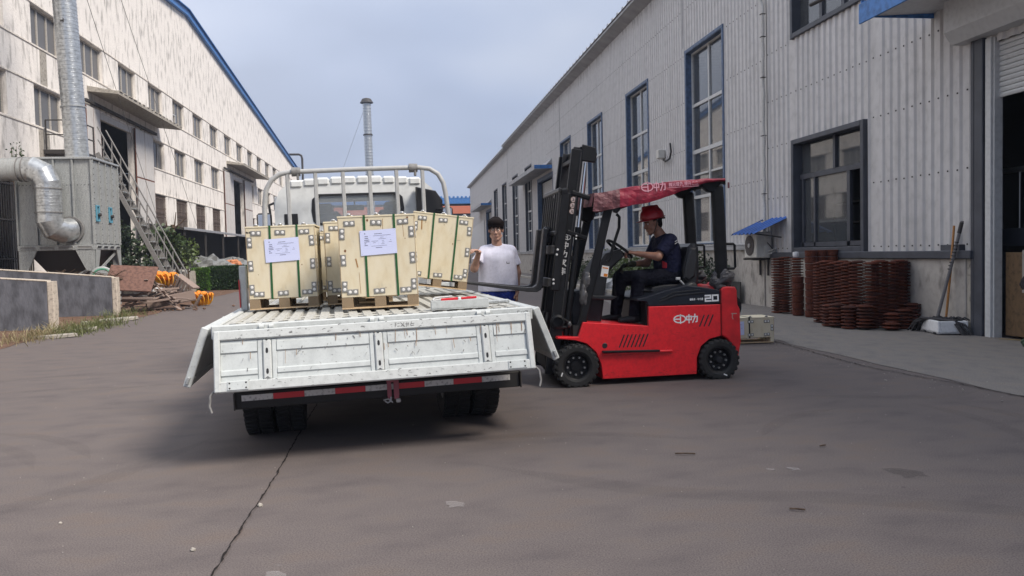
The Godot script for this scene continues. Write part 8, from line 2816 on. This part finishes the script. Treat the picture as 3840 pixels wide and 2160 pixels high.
func driver() -> void:
	var p := thing("person", "forklift driver in navy work clothes and a red helmet, hands on wheel and lever", "person", at(0, 0, 0))
	var hc := V(2.648, 1.672, -8.30)
	var hb := Basis(V(0, 0.30, 1).cross(V(-1, -0.10, 0)).normalized(), V(0.0, 1, 0), V(-1, -0.10, 0).normalized())
	var fwd := V(-0.97, -0.22, 0.08).normalized()
	var upv := (V(-0.20, 1, 0) - fwd * V(-0.20, 1, 0).dot(fwd)).normalized()
	hb = Basis(upv.cross(fwd), upv, fwd)
	var nk := V(2.735, 1.53, -8.30)
	var LS := V(2.768, 1.475, -8.115)
	var LE := V(2.615, 1.315, -8.045)
	var LW := V(2.425, 1.352, -8.155)
	var RS := V(2.750, 1.475, -8.485)
	var RE := V(2.64, 1.245, -8.52)
	var RW := V(2.425, 1.238, -8.40)
	var hipL := V(2.80, 1.10, -8.20)
	var hipR := V(2.80, 1.10, -8.40)
	var kL := V(2.435, 1.095, -8.135)
	var kR := V(2.315, 1.085, -8.44)
	var aL := V(2.375, 0.71, -8.14)
	var aR := V(2.255, 0.71, -8.44)
	var g := MB.new()
	g.body([cap(V(2.83, 1.15, -8.3), V(2.80, 1.40, -8.3), 0.085, 0.085), cap(nk, V(2.77, 1.42, -8.3), 0.055, 0.065), cap(LS, LE, 0.043, 0.040), cap(LE, LW, 0.041, 0.028), cap(RS, RE, 0.043, 0.040), cap(RE, RW, 0.041, 0.028), cap(hipL, kL, 0.07, 0.05), cap(hipR, kR, 0.07, 0.05), cap(kL, aL, 0.045, 0.035), cap(kR, aR, 0.045, 0.035)], 0.012, 0.03)
	g.body(head_prims(hc, hb, nk) + face_prims(hc, hb), 0.0042, 0.012)
	g.body([cap(LE.lerp(LW, 0.75), LW, 0.0305, 0.026)] + hand_prims(LW, V(-0.9, 0.22, -0.35), V(0.2, 0.95, 0.3), V(0.0, 0.3, -1), 0.75), 0.0042, 0.010)
	part("body", g, M.skin_tan, p)
	eyes(p, hc, hb)
	g = MB.new()
	g.body([cap(RE.lerp(RW, 0.82), RW, 0.034, 0.032)] + hand_prims(RW, V(-0.95, -0.12, 0.25), V(0.0, 0.95, -0.25), V(0.0, 0.2, 1), 0.72, 1.12), 0.0046, 0.011)
	part("glove", g, M.glove_green, p)
	var P := func(x: float, y: float, z: float) -> Vector3: return hc + hb * (V(x, y, z) * 0.95)
	g = MB.new()
	g.body([ell(P.call(0, 0.03, -0.022), V(0.078, 0.080, 0.092) * 0.95, hb), ell(P.call(0, -0.02, -0.06), V(0.062, 0.06, 0.045) * 0.95, hb)], 0.005, 0.012, [[P.call(0, 0, 0.035), hb.z]])
	part("hair", g, M.hair, p)
	# helmet: shell, peak, ridge, vents, chin strap
	g = MB.new()
	g.body([ell(P.call(0, 0.070, -0.006), V(0.112, 0.122, 0.132), hb), cap(P.call(0, 0.17, -0.085), P.call(0, 0.185, 0.07), 0.022, 0.022)], 0.005, 0.012, [[P.call(0, 0.050, 0), (-hb.y + hb.z * 0.12).normalized()]])
	g.body([ell(P.call(0, 0.052, 0.055), V(0.105, 0.010, 0.125), Basis(hb.x, (hb.y + hb.z * 0.10).normalized(), hb.z)), ell(P.call(0, 0.050, -0.01), V(0.122, 0.012, 0.143), hb)], 0.0045, 0.008)
	var hm := part("helmet", g, M.helmet_red, p)
	g = MB.new()
	for q in [[0.0, 0.155], [0.022, 0.158], [-0.022, 0.150], [0.042, 0.150], [-0.042, 0.142], [0.0, 0.130], [0.024, 0.132], [0.045, 0.128], [0.012, 0.108]]:
		var d := V(0.112 * 0.86, 0, 0)
		var pt: Vector3 = P.call(0, q[1], -q[0] - 0.018)
		var rel := hb.inverse() * (pt - (P.call(0, 0.070, -0.006) as Vector3))
		var k := 1.0 - pow(rel.y / 0.122, 2.0) - pow(rel.z / 0.132, 2.0)
		for s in [-1.0, 1.0]:
			g.ball(P.call(0, 0.070, -0.006) + hb * V(s * 0.112 * sqrt(maxf(k, 0.02)), rel.y, rel.z), V(0.0055, 0.0055, 0.0055), 8, 6)
	part("vent", g, M.wire_black, hm)
	g = MB.new()
	for s in [-1.0, 1.0]:
		g.tube(path([P.call(s * 0.098, 0.055, -0.03), P.call(s * 0.084, -0.03, 0.0), P.call(s * 0.06, -0.095, 0.03), P.call(0, -0.128, 0.058)]), 0.005, 6)
	g.bx(P.call(0, 0.03, -0.135), V(0.035, 0.022, 0.06), 0.008)
	part("chin_strap", g, M.wire_black, hm)
	# shirt with short sleeves
	g = MB.new()
	var sl := LS.lerp(LE, 0.80)
	var sr := RS.lerp(RE, 0.75)
	var torso := [cap(V(2.815, 1.12, -8.225), V(2.785, 1.40, -8.20), 0.128, 0.108), cap(V(2.815, 1.12, -8.375), V(2.775, 1.40, -8.40), 0.128, 0.108), cap(V(2.865, 1.24, -8.30), V(2.835, 1.40, -8.30), 0.115, 0.105), cap(LS + V(0.01, 0, -0.02), RS + V(0.01, 0, 0.02), 0.074, 0.074), cap(nk + V(0.01, -0.03, 0), V(2.77, 1.42, -8.3), 0.07, 0.10)]
	var arms := [cap(LS, sl + (LE - LS) * 0.2, 0.072, 0.073), cap(RS, sr + (RE - RS) * 0.2, 0.068, 0.066)]
	var cuts := [[V(0, 1.085, 0), V(0, -1, 0)], [sl, (LE - LS).normalized(), sl, 0.14], [sr, (RE - RS).normalized(), sr, 0.14], [nk + V(-0.01, 0.012, 0), V(-0.35, 0.93, 0).normalized(), nk + V(-0.01, 0.05, 0), 0.11]]
	g.body(torso, 0.010, 0.04, [cuts[0], cuts[3]])
	g.body([arms[0], torso[3]], 0.010, 0.04, [cuts[1]])
	g.body([arms[1], torso[3]], 0.010, 0.04, [cuts[2]])
	var sh := part("shirt", g, M.navy, p)
	var cn := V(0.42, 0.90, 0.10).normalized()     # two grey bands across the back of the shoulder
	for q in [0.0, 0.022]:
		g = MB.new()
		var o: Vector3 = V(2.855, 1.497, -8.05) - V(-0.42, 0.9, 0).normalized() * q
		var nn := V(-0.42, 0.9, 0).normalized()
		g.body(puff(torso + arms, 0.0025), 0.0045, 0.04, [[o, nn], [o - nn * 0.010, -nn], [V(2.80, 0, 0), V(-1, 0, 0)], [V(0, 0, -8.20), V(0, 0, -1)]])
		part("reflective_band", g, M.grey_stripe, sh)
	g = MB.new()
	g.body(puff(torso, 0.003), 0.006, 0.04, [[V(2.735, 0, 0), V(1, 0, 0)], [V(0, 1.19, 0), V(0, -1, 0)], [V(2.70, 1.27, 0), V(0.6, 0.8, 0).normalized()], [V(2.69, 0, 0), V(-1, 0, 0)], [V(0, 0, -8.16), V(0, 0, -1)]])
	part("red_panel", g, M.red_patch, sh)
	g = MB.new()
	g.body([cap(hipL + V(0.03, -0.01, 0), kL, 0.105, 0.078), cap(hipR + V(0.03, -0.01, 0), kR, 0.105, 0.078), cap(hipL + V(0.03, 0, 0), hipR + V(0.03, 0, 0), 0.11, 0.11), cap(kL, aL + V(0.005, 0, 0), 0.076, 0.062), cap(kR, aR + V(0.005, 0, 0), 0.076, 0.062)], 0.011, 0.03, [[V(0, 0.695, 0), V(0, -1, 0)]])
	part("trousers", g, M.navy_trousers, p)
	for a in [aL, aR]:
		g = MB.new()
		g.body([cap(a + V(0.03, -0.035, 0), a + V(-0.14, -0.058, 0), 0.042, 0.034), cap(a + V(0.02, 0.02, 0), a + V(0.0, -0.04, 0), 0.044, 0.044)], 0.010, 0.025, [[V(0, 0.622, 0), V(0, -1, 0)]])
		part("shoe", g, M.shoe, p)

func man_at_edge() -> void:
	var p := thing("person", "person in dark clothes at the doorway, only a gloved hand and shoe tip in view", "person", at(0.12, 0, 0))
	var hc := V(8.02, 1.62, -9.25)
	var hb := Basis(Vector3.UP, -PI / 2 - 0.3)
	var nk := V(8.0, 1.45, -9.25)
	var S := V(7.95, 1.39, -9.07)
	var E := V(7.88, 1.10, -9.08)
	var W := V(7.655, 0.965, -9.10)
	var g := MB.new()
	g.body([cap(V(8.0, 1.32, -9.25), V(8.0, 0.92, -9.25), 0.12, 0.12), cap(S, E, 0.046, 0.041), cap(E, W, 0.041, 0.030), cap(V(7.98, 1.39, -9.43), V(7.98, 1.12, -9.48), 0.046, 0.04), cap(V(7.98, 1.12, -9.48), V(7.92, 0.9, -9.45), 0.04, 0.03), cap(nk, V(8.0, 1.34, -9.25), 0.06, 0.09), cap(V(8.0, 0.9, -9.16), V(7.98, 0.1, -9.14), 0.085, 0.04), cap(V(8.0, 0.9, -9.34), V(8.0, 0.1, -9.36), 0.085, 0.04)], 0.014, 0.03)
	g.body(head_prims(hc, hb, nk) + face_prims(hc, hb), 0.006, 0.012)
	part("body", g, M.skin, p)
	g = MB.new()
	g.body([cap(E.lerp(W, 0.86), W, 0.034, 0.033)] + hand_prims(W, V(-0.55, -0.85, 0.0), V(-0.6, 0.4, 0.6), V(-0.3, -0.2, 1), 0.35, 1.15), 0.0045, 0.010)
	part("glove", g, M.glove, p)
	g = MB.new()
	g.body([cap(V(8.0, 1.34, -9.18), V(8.0, 0.95, -9.17), 0.12, 0.13), cap(V(8.0, 1.34, -9.32), V(8.0, 0.95, -9.33), 0.12, 0.13), cap(S, S.lerp(E, 0.8), 0.068, 0.066), cap(V(7.98, 1.39, -9.43), V(7.98, 1.2, -9.47), 0.068, 0.06)], 0.014, 0.04, [[V(0, 0.93, 0), V(0, -1, 0)]])
	part("shirt", g, M.navy, p)
	g = MB.new()
	g.body([cap(V(8.0, 0.92, -9.17), V(7.98, 0.12, -9.14), 0.11, 0.075), cap(V(8.0, 0.92, -9.33), V(8.0, 0.12, -9.36), 0.11, 0.075)], 0.014, 0.03, [[V(0, 0.09, 0), V(0, -1, 0)]])
	part("trousers", g, M.navy_trousers, p)
	for z in [-9.12, -9.36]:
		g = MB.new()
		g.body([cap(V(8.0, 0.09, z), V(7.64 if z > -9.20 else 7.82, 0.085, z), 0.048, 0.042)], 0.012, 0.02, [[V(0, 0.05, 0), V(0, -1, 0)]])
		part("shoe", g, M.shoe_green, p)
	g = MB.new()
	g.body([ell(hc + V(0.01, 0.05, 0), V(0.09, 0.09, 0.085))], 0.008, 0.01)
	part("hair", g, M.hair, p)

# ---------------------------------------------------------------- plants
func leaf(g: MB, p: Vector3, d: Vector3, s: float) -> void:
	var a := d.normalized()
	var b := a.cross(V(rng.randf_range(-1, 1), rng.randf_range(-1, 1), rng.randf_range(-1, 1))).normalized()
	var n := a.cross(b)
	var tip := p + a * s + n * s * rng.randf_range(-0.25, 0.1)
	var m := p + a * s * 0.5
	g.tri(p, m + b * s * 0.32, tip, n); g.tri(p, tip, m - b * s * 0.32, n)

func leaves(g: MB, c: Vector3, r: Vector3, count: int, s: float, rough := 0.45) -> void:
	for k in count:
		var d := V(rng.randfn(), rng.randfn() * 0.9 + 0.1, rng.randfn()).normalized()
		var q := pow(rng.randf(), 0.45)
		var p := d * r * q
		var w := 1.0 + rough * nz.get_noise_3dv((c + p) * (1.6 / maxf(0.4, r.length())) * 1.7)
		var clump := nz.get_noise_3dv((c + p) * 2.6 / maxf(0.3, r.x))
		if clump < -0.14 and q > 0.5: continue
		leaf(g, c + p * w, d + V(rng.randfn(), rng.randfn() - 0.3, rng.randfn()) * 0.8, s * rng.randf_range(0.6, 1.25))

func shrub(called: String, label: String, cat: String, c: Vector3, r: Vector3, count: int, s: float, m: Material, group := "", stems := 7) -> void:
	var t := thing(called, label, cat, at(c.x, 0, c.z), group)
	var g := MB.new()
	leaves(g, V(0, c.y, 0), r, count, s)
	part("foliage", g, m, t)
	g = MB.new()
	for k in stems:
		var a := rng.randf() * TAU
		var tip := V(cos(a) * r.x * 0.6, c.y + r.y * rng.randf_range(-0.2, 0.6), sin(a) * r.z * 0.6)
		g.tube(path([V(cos(a) * 0.08, 0.0, sin(a) * 0.08), tip * V(0.5, 0.55, 0.5), tip]), 0.018, 5, true, 0.006)
	part("stem", g, M.bark, t)

func hedge(called: String, label: String, c: Vector3, s: Vector3, m: Material, ls: float) -> void:
	var t := thing(called, label, "hedge", at(c.x, 0, c.z))
	var g := MB.new()
	for k in int(s.x * s.z * 900 + (s.x + s.z) * 2.0 * s.y * 1500):
		var p := V(rng.randf_range(-0.5, 0.5), rng.randf_range(0.0, 1.0), rng.randf_range(-0.5, 0.5))
		match rng.randi() % 3:
			0: p.y = 1.0
			1: p.x = signf(p.x) * 0.5
			2: p.z = signf(p.z) * 0.5
		var q := V(p.x * s.x, p.y * s.y, p.z * s.z)
		q += V(rng.randfn(), rng.randfn(), rng.randfn()) * 0.025 + q.normalized() * 0.06 * nz.get_noise_3dv(q * 3.0)
		leaf(g, q, V(p.x * 2.0, p.y, p.z * 2.0) + V(rng.randfn(), rng.randfn(), rng.randfn()) * 0.6, ls * rng.randf_range(0.6, 1.2))
	part("foliage", g, m, t)
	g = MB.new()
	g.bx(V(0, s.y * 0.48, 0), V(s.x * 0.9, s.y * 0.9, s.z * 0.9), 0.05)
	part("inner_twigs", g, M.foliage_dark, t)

func plants() -> void:
	# left: climbing vines either side of the stair, dead trunk, hedges
	shrub("vine_bush", "dark leafy vine bush between the dust collector and the steel staircase", "bush", V(-12.0, 1.95, -36.0), V(0.75, 1.1, 0.7), 1500, 0.20, M.foliage_dark)
	shrub("vine_bush", "green leafy vine growing right of the staircase against the shed roof", "bush", V(-10.45, 2.05, -36.6), V(1.05, 0.85, 0.7), 1900, 0.20, M.foliage)
	shrub("vine_bush", "thin trailing vine hanging right of the dead trunk", "bush", V(-9.35, 1.65, -36.7), V(0.45, 0.75, 0.45), 420, 0.17, M.foliage_pale)
	shrub("vine_bush", "low dark bush under the staircase behind the leaning board", "bush", V(-11.2, 1.1, -35.2), V(0.9, 0.6, 0.5), 700, 0.16, M.foliage_dark)
	shrub("sapling", "small sprig of leaves growing from the cream wall above the collector", "plant", V(-12.2, 5.05, -27.6), V(0.22, 0.30, 0.2), 70, 0.085, M.foliage, "", 3)
	var t := thing("dead_trunk", "bare dead tree trunk with broken branches in front of the barred windows", "tree", at(-9.95, 0, -36.9))
	var g := MB.new()
	g.tube(path([V(0.10, 0, 0), V(0.06, 0.9, 0), V(0.0, 1.8, 0), V(-0.06, 2.6, 0), V(-0.1, 3.0, 0)]), 0.105, 9, true, 0.07)
	part("trunk", g, M.bark, t)
	for q in [[V(-0.06, 2.6, 0), V(0.02, 3.1, 0), V(0.08, 3.55, 0)], [V(-0.08, 2.8, 0), V(0.25, 3.05, 0), V(0.5, 3.3, 0)], [V(-0.05, 2.5, 0), V(-0.3, 2.9, 0.05), V(-0.35, 3.2, 0)], [V(-0.03, 2.2, 0), V(-0.3, 2.4, 0.05), V(-0.4, 2.6, 0)], [V(0.0, 1.9, 0), V(0.2, 2.1, 0.05), V(0.35, 2.2, 0)]]:
		g = MB.new()
		g.tube(path(q), 0.045, 6, true, 0.015)
		part("branch", g, M.bark, t)
	hedge("clipped_hedge", "small bright green clipped hedge beside the planter block", V(-9.60, 0.5, -39.9), V(0.72, 0.97, 1.0), M.hedge_bright, 0.075)
	hedge("clipped_hedge", "long dark green clipped hedge right of the bright one", V(-8.55, 0.5, -41.0), V(1.45, 1.03, 2.4), M.hedge, 0.075)
	# weeds on the left verge
	for q in [[-7.05, -16.3, 0.45, 260, "straw", "dry straw coloured weeds at the verge edge in the photo's lower left corner"], [-6.75, -17.5, 0.55, 420, "grass", "green and yellow weeds along the verge below the nearer ramp wall"], [-6.75, -19.0, 0.5, 330, "grass", "tall weeds between the nearer wall's end post and the concrete slab"], [-7.35, -22.2, 0.6, 240, "grass", "thin weeds along the foot of the farther ramp wall"], [-7.3, -17.9, 0.4, 120, "straw", "sparse dry stalks against the nearer ramp wall"]]:
		g = MB.new()
		for k in q[3]:
			var p := V(q[0] + rng.randfn() * q[2] * 0.45, 0.0, q[1] + rng.randfn() * q[2] * 1.1)
			p.y = gy(p.x)
			var h := rng.randf_range(0.10, 0.34)
			var lean := V(rng.randfn() * 0.4, 1.0, rng.randfn() * 0.4).normalized() * h
			var s := V(rng.randfn(), 0, rng.randfn()).normalized() * 0.008
			var tip := p + lean + V(lean.x, -0.2 * h, lean.z) * 0.5
			var m := p + lean * 0.6
			g.tri(p - s, p + s, m, Vector3.RIGHT); g.tri(m - s * 0.7, m + s * 0.7, tip, Vector3.RIGHT); g.tri(p + s, m + s * 0.7, m - s * 0.7, Vector3.RIGHT)
		stuff(tag(part("weeds", g, M[q[4]], self), q[5], "weeds"))
	# right: rank shrubs along the foot of the metal workshop
	var spots := [
		[7.45, 0.62, -31.5, 0.75, 0.60, 1500, 0.10, "foliage", "dark green shrub at the wall, seen between the forklift's mast and the standing man"],
		[7.40, 0.70, -27.2, 0.8, 0.68, 1900, 0.10, "foliage_pale", "light green shrub seen under the forklift's steering wheel"],
		[7.35, 0.66, -24.4, 0.8, 0.62, 1900, 0.10, "foliage_pale", "bright shrub seen between the driver's knees and the dashboard"],
		[7.50, 0.62, -22.6, 0.6, 0.62, 1400, 0.09, "foliage", "green shrub hidden behind the driver and seat"],
		[7.55, 0.72, -20.6, 0.6, 0.66, 1500, 0.09, "foliage", "leafy shrub seen between the forklift's rear pillars"],
		[7.70, 0.62, -19.2, 0.42, 0.62, 1000, 0.09, "foliage_dark", "small dark shrub beside the air conditioner, right of the rear pillar"],
		[7.45, 0.55, -36.5, 0.75, 0.5, 900, 0.11, "foliage", "far shrub at the wall just right of the standing man's elbow"],
		[7.45, 0.5, -42.0, 0.7, 0.45, 500, 0.13, "foliage_dark", "farthest dark shrub along the metal wall"]]
	for s in spots: shrub("wall_shrub", s[8], "shrub", V(s[0], s[1], s[2]), V(s[3], s[4], s[3] * 1.5), s[5], s[6], M[s[7]], "shrubs along the metal workshop", 9)
	# white sacks in the shrubs
	for q in [[V(6.55, 0.24, -25.6), V(0.5, 0.26, 0.4), "white woven sack lying in front of the shrubs, seen past the dashboard"], [V(7.0, 0.18, -18.9), V(0.35, 0.2, 0.3), "crumpled white sack on the ground behind the forklift's hood"]]:
		g = MB.new()
		g.lump(q[0], q[1], nz, 0.5, 3.0, 24, 16)
		tag(part("white_sack", g, M.white_sack, self), q[2], "sack")
	g = MB.new()
	g.bx(V(6.55, 0.07, -42.0), V(0.16, 0.18, 46.0), 0.02)
	struct("kerb", g, M.old_concrete)

# ---------------------------------------------------------------- little things on the ground, and tidying
func small_things() -> void:
	var g: MB
	for q in [[1.80, -5.03, 0.13, 0.3, "thin black twig on the tarmac right of the truck, in the middle of the yard"], [1.96, -3.82, 0.075, 0.5, "short dark twig on the tarmac nearest the camera on the right"], [2.75, -5.0, 0.05, -0.2, "tiny dark twig near the joint of the apron"]]:
		g = MB.new()
		g.tube(path([V(-q[2] * 0.5, 0.008, 0), V(0, 0.012, 0.006), V(q[2] * 0.5, 0.008, -0.004)]), 0.005, 5)
		tag(part("fallen_twig", g, M.bark, self, at(q[0], gy(q[0]) + 0.002, q[1], -q[3])), q[4], "twig")
	for q in [[-1.05, -3.98, 0.014, "small pale pebble left of the long crack"], [-1.89, -4.58, 0.010, "tiny dark pebble far left of the crack"], [-0.845, -4.62, 0.016, "grey pebble lodged in the long crack"]]:
		g = MB.new()
		g.lump(Vector3.ZERO, V(q[2], q[2] * 0.7, q[2] * 0.9), nz, 0.5, 60.0, 10, 7)
		tag(part("pebble", g, M.old_concrete, self, at(q[0], gy(q[0]) + q[2] * 0.5, q[1])), q[3], "pebble")
	# splashes and a patch on the tarmac
	if not M.has("splash"):
		var m := mat("splash", 0.40, 0.37, 0.36, 0.9)
		m.transparency = BaseMaterial3D.TRANSPARENCY_ALPHA
		m.albedo_color.a = 0.26
		m = mat("dark_patch", 0.045, 0.04, 0.04, 0.85)
		m.transparency = BaseMaterial3D.TRANSPARENCY_ALPHA
		m.albedo_color.a = 0.22
	for q in [[-0.60, -3.56, 0.05, "splash", 6], [2.31, -4.54, 0.035, "splash", 7], [2.17, -4.56, 0.025, "splash", 5], [0.24, -4.36, 0.055, "splash", 1], [2.89, -4.3, 0.10, "dark_patch", 1], [-1.6, -4.3, 0.12, "splash", 0]]:
		g = MB.new()
		var add := func(cx: float, cz: float, r: float, k: int):
			var po := PackedVector2Array()
			for j in 14:
				var t := TAU * j / 14.0
				var rr: float = r * (1.0 + 0.75 * nz.get_noise_2d(j * 1.3 + cx * 9.0, k * 3.0 + cz))
				po.append(Vector2(cx + cos(t) * rr, cz + sin(t) * rr))
			var idx := Geometry2D.triangulate_polygon(po)
			for i in range(0, idx.size(), 3): g.tri(V(po[idx[i]].x, 0, po[idx[i]].y), V(po[idx[i + 1]].x, 0, po[idx[i + 1]].y), V(po[idx[i + 2]].x, 0, po[idx[i + 2]].y), Vector3.UP)
		if q[4] > 0: add.call(0.0, 0.0, q[2], 0)
		else: continue
		for k in q[4]: add.call(rng.randfn() * q[2] * 1.3, rng.randfn() * q[2] * 1.6, q[2] * rng.randf_range(0.08, 0.22), k + 1)
		var o := part("ground_stain", g, M[q[3]], self, at(q[0], gy(q[0]) + 0.0045, q[1]))
		o.set_meta("kind", "structure")
	# scattered grit: too small and many to count
	g = MB.new()
	for k in 300:
		var x := rng.randf_range(-5.0, 5.2)
		var z := -rng.randf_range(2.8, 12.0)
		var s := rng.randf_range(0.002, 0.005)
		g.box(Transform3D(Basis(V(rng.randf(), rng.randf(), rng.randf()).normalized(), rng.randf() * 3.0), V(x, gy(x) + s * 0.4, z)), V(s, s * 0.8, s * 1.3))
	var gr := tag(part("gravel_grit", g, M.old_concrete, self), "fine pale grit scattered over the yard", "grit")
	stuff(gr)
	g = MB.new()
	for k in 130:
		var x := 5.1 + rng.randfn() * 0.22
		var z := -rng.randf_range(6.0, 12.0)
		var s := rng.randf_range(0.003, 0.009)
		g.box(Transform3D(Basis(V(rng.randf(), rng.randf(), rng.randf()).normalized(), rng.randf() * 3.0), V(x, gy(x) + 0.005 + s * 0.3, z)), V(s, s * 0.6, s * 1.4))
	stuff(tag(part("gravel_crumbs", g, M.old_concrete, self), "pale crumbs of concrete along the edge of the apron", "crumbs"))
	# bring every object's origin to its own base
	for o in get_children():
		if o is MeshInstance3D or not (o is Node3D) or o is Camera3D or o is Light3D or o.position != Vector3.ZERO: continue
		var bb := AABB()
		var first := true
		for c in o.find_children("*", "MeshInstance3D", true, false):
			var x: Transform3D = c.transform
			var up: Node = c.get_parent()
			while up != o:
				x = up.transform * x
				up = up.get_parent()
			var b: AABB = x * c.mesh.get_aabb()
			bb = b if first else bb.merge(b)
			first = false
		if first: continue
		var base := V(bb.position.x + bb.size.x * 0.5, bb.position.y, bb.position.z + bb.size.z * 0.5)
		o.position = base
		for c in o.get_children():
			if c is Node3D: c.position -= base
